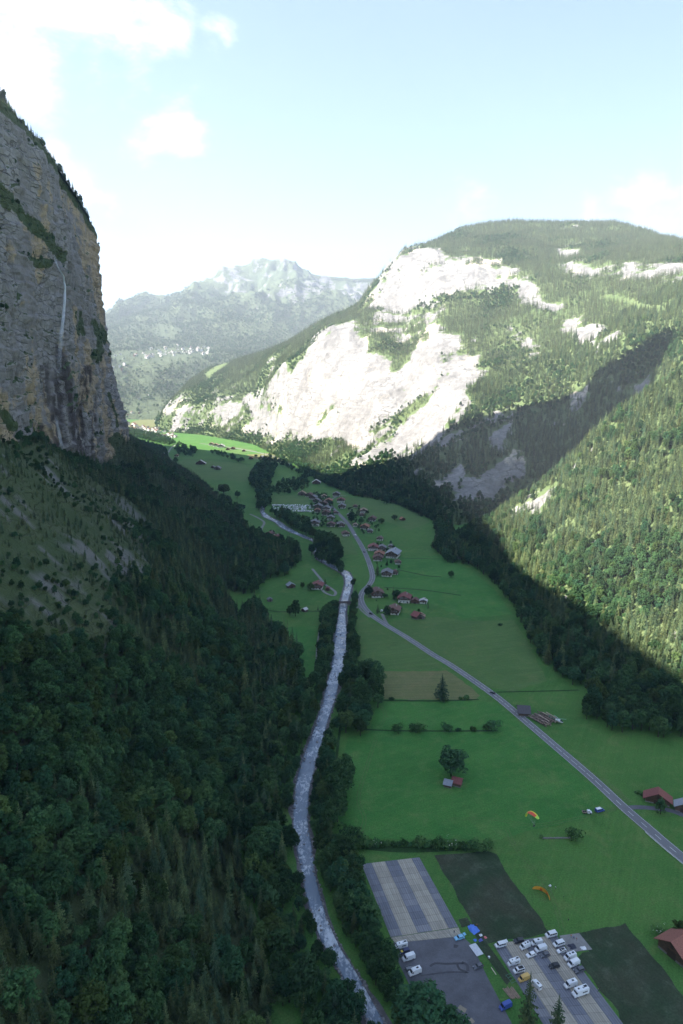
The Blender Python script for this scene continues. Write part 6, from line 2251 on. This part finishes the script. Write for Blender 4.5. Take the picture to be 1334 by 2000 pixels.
# ------------------------------------------------------------------ people
def person_mesh(pose, shirt, trousers):
    """one continuous body grown from a skeleton; colours by height"""
    if pose == 'stand':
        J = {'pel': (0, 0, .95), 'chest': (0, 0, 1.32), 'neck': (0, 0, 1.50), 'head': (0.02, 0, 1.60), 'top': (0.03, 0, 1.74),
             'hl': (0, .10, .92), 'kl': (.04, .13, .50), 'al': (-.02, .14, .08), 'fl': (.16, .15, .04), 'hr': (0, -.10, .92), 'kr': (.05, -.12, .50), 'ar': (.0, -.14, .08), 'fr': (.18, -.15, .04),
             'sl': (0, .19, 1.43), 'el': (-.04, .27, 1.14), 'wl': (.08, .25, .90), 'nl': (.12, .24, .80), 'sr': (0, -.19, 1.43), 'er': (-.02, -.27, 1.14), 'wr': (.16, -.22, .94), 'nr': (.22, -.20, .88)}
    elif pose == 'sit':        # hanging in a harness
        J = {'pel': (0, 0, .50), 'chest': (-.10, 0, .85), 'neck': (-.12, 0, 1.04), 'head': (-.09, 0, 1.14), 'top': (-.07, 0, 1.28),
             'hl': (.03, .10, .47), 'kl': (.45, .12, .55), 'al': (.80, .12, .42), 'fl': (.92, .12, .52), 'hr': (.03, -.10, .47), 'kr': (.45, -.12, .55), 'ar': (.80, -.12, .42), 'fr': (.92, -.12, .52),
             'sl': (-.10, .19, .97), 'el': (.0, .34, 1.15), 'wl': (.04, .32, 1.42), 'nl': (.04, .30, 1.52), 'sr': (-.10, -.19, .97), 'er': (.0, -.34, 1.15), 'wr': (.04, -.32, 1.42), 'nr': (.04, -.30, 1.52)}
    else:                      # bending over
        J = {'pel': (0, 0, .92), 'chest': (.27, 0, 1.16), 'neck': (.40, 0, 1.24), 'head': (.50, 0, 1.26), 'top': (.62, 0, 1.30),
             'hl': (0, .10, .90), 'kl': (.10, .13, .50), 'al': (-.04, .14, .08), 'fl': (.14, .15, .04), 'hr': (0, -.10, .90), 'kr': (.12, -.12, .50), 'ar': (.02, -.14, .08), 'fr': (.20, -.15, .04),
             'sl': (.36, .19, 1.20), 'el': (.46, .24, .94), 'wl': (.60, .20, .72), 'nl': (.66, .18, .62), 'sr': (.36, -.19, 1.20), 'er': (.48, -.24, .94), 'wr': (.64, -.18, .74), 'nr': (.70, -.16, .64)}
    Rd = dict(pel=.145, chest=.155, neck=.062, head=.10, top=.085, h=.095, k=.062, a=.045, f=.042, s=.072, e=.048, w=.034, n=.042)
    names = list(J)
    E = [('pel', 'chest'), ('chest', 'neck'), ('neck', 'head'), ('head', 'top')]
    for q in 'lr':
        E += [('pel', 'h' + q), ('h' + q, 'k' + q), ('k' + q, 'a' + q), ('a' + q, 'f' + q), ('chest', 's' + q), ('s' + q, 'e' + q), ('e' + q, 'w' + q), ('w' + q, 'n' + q)]
    me = bpy.data.meshes.new('person')
    me.from_pydata([J[n] for n in names], [(names.index(a), names.index(b)) for a, b in E], [])
    o = bpy.data.objects.new('person_tmp', me)
    COL.objects.link(o)
    md = o.modifiers.new('skin', 'SKIN')
    sv = me.skin_vertices[0].data
    for k, n in enumerate(names):
        r_ = Rd.get(n, Rd.get(n[0], .06))
        sv[k].radius = (r_, r_)
    sv[names.index('pel')].use_root = True
    o.modifiers.new('sub', 'SUBSURF').levels = 1
    dg = bpy.context.evaluated_depsgraph_get()
    dg.update()
    out_ = bpy.data.meshes.new_from_object(o.evaluated_get(dg))
    bpy.data.objects.remove(o)
    out_.materials.clear()
    skin, hair, boots = plain('skin', (.42, .25, .18), .6), plain('dark_hair', (.03, .022, .018), .8), plain('boots', (.03, .028, .028), .8)
    for m_ in (plain('cloth_' + shirt, {'red': (.45, .06, .05), 'blue': (.05, .10, .30), 'dark': (.03, .032, .04), 'white': (.65, .65, .66), 'orange': (.55, .20, .05), 'grey': (.2, .2, .22)}[shirt], .9),
               plain('trousers_' + trousers, {'dark': (.03, .032, .045), 'blue': (.05, .07, .16), 'grey': (.14, .14, .15)}[trousers], .9), skin, hair, boots):
        out_.materials.append(m_)
    P3 = {n: Vector(J[n]) for n in names}
    for p in out_.polygons:
        c = Vector(p.center)
        k = min(names, key=lambda n: (P3[n] - c).length)
        if k in ('head', 'neck'):
            p.material_index = 2
        elif k == 'top':
            p.material_index = 3
        elif k[0] in 'n' and k != 'neck':
            p.material_index = 2
        elif k[0] == 'f' or k in ('al', 'ar'):
            p.material_index = 4
        elif k == 'pel' or k[0] in 'hk':
            p.material_index = 1
        else:
            p.material_index = 0
        p.use_smooth = True
    return out_


for pose, sh, tr_, px, py, rz, lb in (
        ('stand', 'white', 'dark', 1085, 1737, 200, 'person in a white top and dark trousers behind the orange paraglider'),
        ('stand', 'dark', 'dark', 1101, 1755, 150, 'person in dark clothes alone below the orange paraglider'),
        ('bend', 'orange', 'dark', 932, 1809, 220, 'person in an orange top bending by the blue wing'),
        ('stand', 'dark', 'blue', 887, 1824, 90, 'person in dark clothes standing on the tan boards above the light blue car'),
        ('stand', 'orange', 'grey', 1115, 1832, 40, 'person in an orange top on the gravel pad'),
        ('stand', 'red', 'dark', 1126, 1838, 160, 'person in a red top at the right of the gravel pad'),
        ('bend', 'blue', 'dark', 1121, 1834, 190, 'person in a blue top bending on the gravel pad'),
        ('stand', 'dark', 'dark', 1110, 1800, 60, 'person in dark clothes walking on the lush grass above the car park'),
        ('stand', 'grey', 'dark', 1168, 1938, 120, 'person in grey at the right edge of the boarded car park')):
    x, y, _ = G(px, py)
    o = mesh_obj('person', person_mesh(pose, sh, tr_), None, (x, y, .26 if py > 1820 else .10), R(rz))
    tag(o, lb, 'person')

# ------------------------------------------------------------------ paragliders
def canopy(span, chord, bend, cells, mats, pattern):
    """arched wing of inflated cells, upper and lower skin; span along y, flight towards +x"""
    v, f, mi = [], [], []
    nc = 9
    ang = bend
    ny = cells + 1
    for s_ in range(ny):
        t_ = -1 + 2 * s_ / cells
        a = t_ * ang / 2
        rad = span / ang
        yc, zc = rad * math.sin(a), rad * (math.cos(a) - 1)
        ch = chord * math.sqrt(max(.05, 1 - (abs(t_) ** 2.4) * .86))
        nv = Vector((0, math.sin(a), math.cos(a)))
        for side in (1, -1):
            for c in range(nc):
                u = c / (nc - 1)
                th = .16 * ch * (math.sqrt(u) * 1.4845 - .63 * u - 1.758 * u * u + 1.4215 * u ** 3 - .5075 * u ** 4) * 2.2
                if side < 0:
                    th *= .35
                p = Vector(((.30 - u) * ch, yc, zc)) + nv * th * side
                v.append(tuple(p))
    w_ = nc * 2
    for s_ in range(cells):
        for side in (0, 1):
            for c in range(nc - 1):
                a = s_ * w_ + side * nc + c
                q = (a, a + 1, a + 1 + w_, a + w_)
                f.append(q if side else q[::-1])
                mi.append(pattern(s_ / (cells - 1.0), c / (nc - 2.0)))
    # puff the cells
    v = np.array(v)
    return mesh_from('canopy', v, f, mats, mi, False)


M_CY = plain('yellow_ripstop', (.72, .62, .06), .6, .05)
M_CR = plain('red_ripstop', (.68, .10, .05), .6, .05)
M_CG = plain('green_ripstop', (.40, .62, .08), .6, .05)
M_CO = plain('orange_ripstop', (.78, .36, .05), .6, .05)
M_ROPE = plain('suspension_line', (.3, .3, .3), .8)
M_HARN = plain('harness_cloth', (.06, .06, .075), .9)

# flying one
fx, fy, _ = G(1037, 1625)
fz = 22.0
cpos = Vector(P(1037, 1586, 1.0)) - Vector((0, 0, CAM_H))
dd = (fz + 6.5 - CAM_H) / cpos.z
base = Vector((cpos.x * dd, cpos.y * dd, fz + 6.5))
e = empty('flying_paraglider', tuple(base), R(28))
cme = canopy(11.8, 2.7, 2.0, 30, (M_CY, M_CR, M_CG), lambda t_, c: 1 if (.12 < t_ < .62 and c > .35) else (2 if (t_ < .12 or c > .8) else 0))
co = mesh_obj('canopy', cme, e)
co.rotation_euler = (R(-26), R(-6), 0)
bpy.context.view_layer.update()
pil = Vector((-.4, -3.0, -6.3))
ln = MB()
Mx = co.matrix_local
for k in range(3, 28, 3):
    for c in (1, 5):
        q = Mx @ cme.vertices[k * 18 + 9 + c].co
        ln.tube(pil + Vector((0, .25 if k > 15 else -.25, 1.35)), q, .012, .012, 3, cap=False)
mesh_obj('suspension_lines', ln.mesh('suspension_lines', M_ROPE), e)
hs_ = MB().prism([(-.3, .18), (.3, .18), (.34, .55), (.28, .95), (-.28, .95), (-.34, .55)], -.34, .12)
mesh_obj('harness', hs_.mesh('harness', M_HARN), e, tuple(pil))
tag(e, 'yellow and red paraglider flying low over the big meadow', 'paraglider')
o = mesh_obj('person', person_mesh('sit', 'dark', 'dark'), None, tuple(base + Matrix.Rotation(R(28), 3, 'Z') @ (pil + Vector((0, 0, .08)))), R(28))
tag(o, 'pilot in dark clothes hanging under the flying yellow and red paraglider', 'person')

# the one being laid out on the grass
gx_, gy_, _ = G(1062, 1744)
e = empty('grounded_paraglider', (gx_, gy_, .12), R(40))
cm2 = canopy(11.0, 2.6, 1.9, 28, (M_CO, M_CR, M_CY), lambda t_, c: 1 if (abs(t_ - .3) < .05 or abs(t_ - .62) < .05) and c < .7 else 0)
co2 = bpy.data.objects.new('canopy', cm2)
link(co2, e)
co2.rotation_euler = (R(0), R(78), 0)
co2.location = (0, 0, .95)
ln = MB()
for k in range(-3, 4):
    ln.tube((.2, k * 1.2, .15), (6.2, .4 * (1 if k > 0 else -1), .12), .012, .012, 3, cap=False)
mesh_obj('suspension_lines', ln.mesh('suspension_lines', M_ROPE), e)
tag(e, 'orange paraglider wing laid out on the grass beside the dark field', 'paraglider')
x, y, _ = G(1074, 1731)
tag(mesh_obj('harness_bag', MB().prism([(-.4, 0), (.4, 0), (.45, .3), (.25, .6), (-.25, .6), (-.45, .3)], -.5, .5).mesh('harness_bag', plain('white_bag', (.68, .69, .7), .8)), None, (x, y, .1), .5),
    'white bag on the grass beside the orange paraglider', 'bag')

# ------------------------------------------------------------------ camp things: wing on the ground, tarpaulins, racks, timber
def cloth(name, w, l, hgt, mat, px, py, rz, label, cat, seed, n=14):
    g = np.linspace(-.5, .5, n)
    X, Y = np.meshgrid(g * w, g * l, indexing='ij')
    V3 = np.stack([X, Y, np.zeros_like(X)], -1)
    z = np.clip(fbm(V3, w * .35, 4, seed) * .5 + .5, 0, 1) * hgt * sstep(-np.maximum(np.abs(X) / w, np.abs(Y) / l), -.5, -.30) + .03
    V3[..., 0] += fbm(V3, w * .4, 3, seed + 3) * w * .16
    V3[..., 1] += fbm(V3, w * .4, 3, seed + 5) * l * .16
    V3[..., 2] = z
    x, y, _ = G(px, py)
    o = mesh_obj(name, mesh_quads(name, V3.reshape(-1, 3), grid_faces(n, n), (mat,), True), None, (x, y, .08), R(rz))
    return tag(o, label, cat)


M_BLUEW = plain('blue_ripstop', (.10, .22, .68), .6, .08)
M_PINK = plain('pink_cloth', (.75, .22, .22), .7, .08)
M_WHITE_C = plain('white_cloth', (.72, .72, .74), .8, .06)
cloth('wing_heap', 3.6, 4.6, .8, M_BLUEW, 925, 1815, 25, 'blue paraglider wing heaped on the grass above the white board', 'paraglider', 200)
cloth('white_sack', 1.3, 1.3, .7, M_WHITE_C, 939, 1827, 10, 'white sack on the grass right of the blue wing', 'bag', 210, 8)
cloth('pink_bag', 1.3, 1.2, .7, M_PINK, 948, 1831, 10, 'pink bag rightmost among the gear by the blue wing', 'bag', 214, 8)
cloth('blue_bag', 1.4, 1.2, .6, M_BLUEW, 928, 1837, 10, 'small blue bag just above the white board', 'bag', 218, 8)
cloth('blue_blanket', 1.9, 1.4, .5, plain('indigo_cloth', (.10, .11, .40), .8), 938, 1837, 30, 'dark blue blanket below the pink bag', 'blanket', 222, 8)
cloth('white_tarp', 2.2, 2.0, .7, M_WHITE_C, 1140, 1853, 10, 'white and blue bundle on the gravel pad', 'bundle', 226, 9)
cloth('dark_tarp', 3.4, 2.8, 1.5, plain('dark_tarpaulin', (.05, .055, .08), .7), 1116, 1850, 20, 'dark tarpaulin heap between the car park and the gravel pad', 'tarpaulin', 230, 12)
cloth('green_tarp', 2.4, 2.4, 1.4, plain('dark_green_tarpaulin', (.03, .05, .035), .8), 1094, 1838, 20, 'dark green heap beside the white camper bus', 'tarpaulin', 234, 12)
x, y, _ = G(930, 1856)
bd = mesh_obj('white_board', MB().box(-1.7, 1.7, -3.1, 3.1, .25, .36).box(-1.5, -1.3, -2.9, 2.9, 0, .25).box(1.3, 1.5, -2.9, 2.9, 0, .25).mesh('white_board', plain('white_panel', (.58, .60, .64), .5)), None, (x, y, .05), R(22))
tag(bd, 'large white rectangular board lying on the grass beside the asphalt lot', 'board')
# green metal rack
M_GREENM = plain('green_metal', (.10, .22, .16), .5)
x, y, _ = G(998, 1913)
e = empty('metal_rack', (x, y, .1), R(24))
for k in range(4):
    mesh_obj('crossbar', MB().box(-1.2, 1.2, -.05, .05, .5, .6).mesh('crossbar', M_GREENM), e, (0, -2.0 + k * 1.33, 0))
for sx in (-1, 1):
    mesh_obj('rail', MB().box(-.05, .05, -2.2, 2.2, .6, .7).mesh('rail', M_GREENM), e, (sx * 1.15, 0, 0))
    for sy in (-1, 1):
        mesh_obj('leg', MB().box(-.05, .05, -.05, .05, -.05, .5).mesh('leg', M_GREENM), e, (sx * 1.1, sy * 2.0, 0))
tag(e, 'green metal rack lying between the asphalt lot and the car park', 'rack')
M_TIMB = plain('sawn_timber', (.30, .21, .16), .85, .25, 1.0)
for px, py, n, lb in ((995, 1941, 9, 'left stack of brown boards on the verge behind the spruce'), (1006, 1939, 7, 'right stack of brown boards next to the spruce')):
    x, y, _ = G(px, py)
    e = empty('board_stack', (x, y, .1), R(25))
    bmv = MB().box(-.11, .11, -2.6, 2.6, 0, .09).mesh('board', M_TIMB)
    for k in range(n):
        o = mesh_obj('board', bmv, e, (-1.0 + .26 * k + random.uniform(-.05, .05), random.uniform(-.4, .4), .05 + .1 * (k % 3)), random.uniform(-.05, .05))
    tag(e, lb, 'timber stack')
x, y, _ = G(964, 1897)
tag(mesh_obj('plank', MB().box(-.16, .16, -1.9, 1.9, 0, .10).mesh('plank', plain('pale_plank', (.52, .46, .36), .8)), None, (x, y, .12), R(20)), 'pale plank lying on the verge left of the car park', 'plank')
x, y, _ = G(955, 1871)
tag(mesh_obj('white_bucket', MB().tube((0, 0, 0), (0, 0, .6), .4, .5, 10).mesh('white_bucket', M_WHITE_C), None, (x, y, .1)), 'small white tub on the verge below the white board', 'tub')

# ------------------------------------------------------------------ log pile and helicopter
M_LOG = plain('peeled_log', (.19, .145, .12), .9, .8, .6)
M_LOGE = plain('log_end', (.40, .32, .25), .9, .5)
lx, ly, _ = G(1062, 1406)
rg = random.Random(3)
lv = MB().tube((0, -5.5, 0), (0, 5.5, 0), .42, .32, 8)
logm = [lv.mesh('log', M_LOG)]
v2 = MB().tube((0, -4.5, 0), (0, 4.8, 0), .36, .28, 8)
logm.append(v2.mesh('log', M_LOGE))
dirr = R(32)
ca, sa = math.cos(dirr), math.sin(dirr)
for k in range(58):
    lay = k % 4
    off = -7.0 + 14.0 * rg.random()
    al = rg.uniform(-4.5, 4.5)
    xx = lx + ca * off - sa * al
    yy = ly + sa * off + ca * al
    o = mesh_obj('log', logm[0 if rg.random() < .72 else 1], None, (xx, yy, .40 + lay * .62), dirr + rg.gauss(0, .09))
    o.rotation_euler = (rg.gauss(0, .03), 0, dirr + rg.gauss(0, .09))
    tag(o, 'long brown log in the untidy log pile beside the road', 'log', 'logs of the roadside log pile')

x, y, _ = G(1091, 1412)
e = empty('helicopter', (x, y, .1), R(-38))
M_HW = plain('helicopter_white', (.74, .75, .76), .3, .04)
M_HG = plain('helicopter_green', (.05, .20, .12), .4, .05)
M_ROT = plain('rotor_green', (.24, .40, .36), .5, .05)


def loft_x(name, st, mat, n=12):
    v, f = [], []
    for x_, ry, rz_, zc in st:
        for k in range(n):
            t_ = 6.2832 * k / n
            v.append((x_, ry * math.cos(t_), zc + rz_ * math.sin(t_)))
    for s_ in range(len(st) - 1):
        for k in range(n):
            a, b_ = s_ * n + k, s_ * n + (k + 1) % n
            f.append((a, a + n, b_ + n, b_))
    f += [tuple(range(n)), tuple(range((len(st) - 1) * n, len(st) * n))[::-1]]
    return mesh_from(name, v, f, (mat,), smooth=True)


mesh_obj('fuselage', loft_x('fuselage', [(3.2, .1, .1, 1.35), (2.9, .45, .45, 1.4), (2.1, .8, .8, 1.6), (.8, .95, 1.0, 1.75), (-.8, .95, 1.0, 1.8), (-1.9, .6, .7, 1.95), (-2.6, .3, .35, 2.1)], M_HW), e)
mesh_obj('canopy_glass', loft_x('canopy_glass', [(3.02, .30, .18, 1.62), (2.6, .60, .42, 1.80), (1.9, .78, .55, 2.0), (1.1, .80, .52, 2.12)], M_GLASS), e)
mesh_obj('tail_boom', loft_x('tail_boom', [(-2.4, .30, .32, 2.1), (-4.5, .20, .22, 2.2), (-6.8, .12, .13, 2.3)], M_HG), e)
mesh_obj('tail_fin', MB().add([(-6.2, -.04, 2.2), (-7.0, -.04, 2.2), (-7.4, -.04, 3.4), (-6.9, -.04, 3.4), (-6.2, .04, 2.2), (-7.0, .04, 2.2), (-7.4, .04, 3.4), (-6.9, .04, 3.4)],
                              [(0, 1, 2, 3), (7, 6, 5, 4), (0, 4, 5, 1), (1, 5, 6, 2), (2, 6, 7, 3), (3, 7, 4, 0)]).mesh('tail_fin', M_HG), e)
mesh_obj('stabiliser', MB().box(-6.3, -5.8, -1.0, 1.0, 2.2, 2.26).mesh('stabiliser', M_HG), e)
mesh_obj('rotor_mast', MB().tube((-.2, 0, 2.6), (-.2, 0, 3.3), .16, .10, 8).mesh('rotor_mast', M_BLACKP), e)
bl = MB().box(0, 5.3, -.20, .20, 0, .06).mesh('rotor_blade', M_ROT)
for k in range(3):
    o = mesh_obj('rotor_blade', bl, e, (-.2, 0, 3.25), R(25 + 120 * k))
tb = MB().box(-.9, .9, 0, .04, -.07, .07).mesh('tail_rotor_blade', M_ROT)
mesh_obj('tail_rotor_blade', tb, e, (-7.0, .1, 2.6))
for sy in (-1, 1):
    sk = MB().tube((-1.8, sy * 1.0, .12), (2.0, sy * 1.0, .12), .07, .07, 6)
    sk.tube((2.0, sy * 1.0, .12), (2.5, sy * 1.0, .35), .07, .05, 6)
    for xx in (-1.0, 1.1):
        sk.tube((xx, sy * 1.0, .12), (xx, sy * .6, 1.0), .05, .05, 6)
    mesh_obj('skid', sk.mesh('skid', M_BLACKP), e)
tag(e, 'white helicopter with dark tail and green rotor beside the log pile', 'helicopter')

# ------------------------------------------------------------------ campsite: every caravan its own
def caravan_small(kind):
    b = MB()
    if kind == 0:
        b.prism([(-1.1, .5), (1.1, .5), (1.1, 2.3), (.8, 2.6), (-.8, 2.6), (-1.1, 2.3)], -2.8, 2.8, 0)
        b.box(-2.0, 2.0, -1.14, -1.105, 1.4, 2.0, 1)
        b.box(-2.83, -2.805, -.8, .8, 1.3, 2.0, 1)
        b.tube((0, -.9, .3), (0, .9, .3), .3, .3, 8, 1)
    else:
        b.prism([(-1.6, 0), (1.6, 0), (1.4, 1.5), (0, 2.5), (-1.4, 1.5)], -2.4, 2.4, 0)
        b.box(-.6, .6, -1.63, -1.50, .1, 1.4, 1)
    return b.mesh('caravan', M_WHITE_C, M_GLASS)


M_TENT = plain('grey_tent', (.36, .37, .42), .8)
CVM = [caravan_small(0), caravan_small(1)]
rg = random.Random(12)
slots = [(c, r_) for r_ in range(4) for c in range(17)]
for c, r_ in slots:
    if rg.random() < .16:
        continue
    px = 534 + c * 4.75 + rg.uniform(-1, 1)
    py = 988.5 + r_ * 3.6 + rg.uniform(-.5, .5) + (c - 8) * .10
    x, y, _ = G(px, py)
    k = 0 if rg.random() < .7 else 1
    o = mesh_obj('caravan' if k == 0 else 'tent', CVM[k], None, (x, y, .06), rg.choice((0, 1.57)) + rg.uniform(-.2, .2))
    o.scale = (rg.uniform(.9, 1.2),) * 3
    if k == 0:
        tag(o, 'white caravan in the %s campsite row, %s pitch from the river' % (('rear', 'second', 'third', 'front')[r_], ORD[c]), 'caravan', 'caravans of the campsite')
    else:
        tag(o, 'white awning tent in the %s campsite row, %s pitch from the river' % (('rear', 'second', 'third', 'front')[r_], ORD[c]), 'tent', 'tents of the campsite')

# ------------------------------------------------------------------ bridge, guard wall, waterfall
bx_, by_, _ = G(670.5, 1181.5)
e = empty('footbridge', (bx_, by_, 0), R(2))
dk = MB().box(-8.5, 8.5, -1.9, 1.9, 2.3, 2.55).mesh('deck', plain('bridge_deck', (.19, .17, .16), .8))
mesh_obj('deck', dk, e)
for sy in (-1, 1):
    mesh_obj('parapet', MB().box(-8.5, 8.5, sy * 1.85 - .06, sy * 1.85 + .06, 2.55, 3.5).mesh('parapet', plain('bridge_timber', (.11, .085, .075), .85)), e)
for sx in (-1, 1):
    mesh_obj('abutment', MB().box(sx * 7.4 - .9, sx * 7.4 + .9, -2.2, 2.2, -.5, 2.3).mesh('abutment', M_WALLS), e)
tag(e, 'small dark timber bridge across the river', 'bridge')

gw = MB()
s0, s1 = 0.0, 0.0
pts = [on_road(s_, 0) for s_ in np.arange(0, 240, 4.0)]
pj = project(np.array([(a, b_, 0) for a, b_ in pts]))
sel = [k for k in range(len(pts)) if pj[0][k] > 1268]
sgn = 4.0
t1, t2 = on_road(20, 4.0), on_road(20, -4.0)
off = 4.0 if t1[0] + -t1[1] * 0 < t2[0] else -4.0
for k in sel[:-1]:
    a, b_ = on_road(k * 4.0, off), on_road(k * 4.0 + 3.96, off)
    gw.tube((a[0], a[1], .55), (b_[0], b_[1], .55), .22, .22, 4)
    gw.tube((a[0], a[1], 0), (a[0], a[1], .5), .08, .08, 4)
tag(mesh_obj('guard_rail', gw.mesh('guard_rail', plain('pale_rail', (.55, .55, .56), .6))), 'pale guard rail along the near side of the road at the right edge', 'guard rail')

CJ = np.stack([cpx, cpy], -1)


def on_cliff(px, py, out_=2.5):
    k = np.argmin(((cpx - px) ** 2 + (cpy - py) ** 2 + 1e6 * (WC[..., 1] > 1125)).ravel())
    i_, j_ = np.unravel_index(k, cpx.shape)
    p = WC[i_, j_]
    # keep to the pixel's ray, a little in front of the rock
    d = project(p)[2] - out_ - 4.0
    return Vector(P(px, py, d))


m, t, out = new_mat('falling_water')
geo = t.n('ShaderNodeTexCoord')
nz = t.noise(t.vmath('MULTIPLY', geo.outputs['Object'], (.5, .5, .06)), 1.0, 5.0, .7)
at_ = t.n('ShaderNodeAttribute', attribute_name='thin')
df = t.n('ShaderNodeBsdfDiffuse')
df.inputs[0].default_value = (.72, .75, .80, 1)
tp = t.n('ShaderNodeBsdfTransparent')
mx = t.n('ShaderNodeMixShader')
t.link(t.math('MULTIPLY', t.ramp(nz, .2, .7, .45, 1.0), at_.outputs['Fac'], clamp=True), mx.inputs[0])
t.link(tp.outputs[0], mx.inputs[1])
t.link(df.outputs[0], mx.inputs[2])
t.link(mx.outputs[0], out.inputs[0])
M_FALL = m


def fall(path):
    v, f, th = [], [], []
    n = 10
    pts_, k0 = [], 0
    for (ax, ay, ar, at0), (bx, by, br, at1) in zip(path[:-1], path[1:]):
        for q in np.linspace(0, 1, 8, endpoint=False):
            pts_.append((ax + (bx - ax) * q, ay + (by - ay) * q, ar + (br - ar) * q, at0 + (at1 - at0) * q))
    pts_.append(path[-1])
    ds = [project(np.array(on_cliff(px, py)))[2] for px, py, _, _ in pts_]
    ds = np.minimum.accumulate(np.array(ds) + 0) * .35 + np.array(ds) * .65
    for (px, py, r_, a_), d in zip(pts_, blur(ds, 4, 0)):
        c = Vector(P(px, py, float(d) - 3))
        for k in range(n):
            an = 6.2832 * k / n
            v.append((c.x + r_ * math.cos(an), c.y + r_ * .6 * math.sin(an), c.z))
            th.append(a_)
    for s_ in range(len(pts_) - 1):
        for k in range(n):
            a, b_ = s_ * n + k, s_ * n + (k + 1) % n
            f.append((a, b_, b_ + n, a + n))
    me = mesh_from('waterfall', v, f, (M_FALL,), smooth=True)
    set_attr(me, 'thin', th)
    return me


e = empty('waterfall', tuple(on_cliff(120, 700)))
e.location = (0, 0, 0)
mesh_obj('upper_fall', fall([(107, 500, .5, .3), (112, 520, .8, .6), (124, 540, 1.1, .8), (127, 560, 1.2, .9), (126, 590, 1.7, .75), (123, 625, 2.0, .55), (120, 650, 2.2, .35), (117, 690, 2.6, .12), (115, 730, 3.2, .05)]), e)
mesh_obj('lower_fall', fall([(110, 812, 1.0, .05), (112, 830, 1.6, .25), (116, 850, 2.2, .28), (121, 880, 2.6, .18), (124, 895, 2.6, .05)]), e)
tag(e, 'thin white waterfall dropping down the grey cliff face', 'waterfall')

# ------------------------------------------------------------------ haze: the air of the valley
hz = MB().box(-6600, 6600, -3050, 10300, -21, 2000).mesh('haze')
m, t, out = new_mat('valley_air')
vol = t.n('ShaderNodeVolumePrincipled')
vol.inputs['Color'].default_value = (0.76, 0.87, 1.0, 1)
vol.inputs['Density'].default_value = HAZE
vol.inputs['Anisotropy'].default_value = 0.25
t.link(vol.outputs[0], out.inputs['Volume'])
hz.materials.append(m)
tag(mesh_obj('haze', hz), kind='stuff')
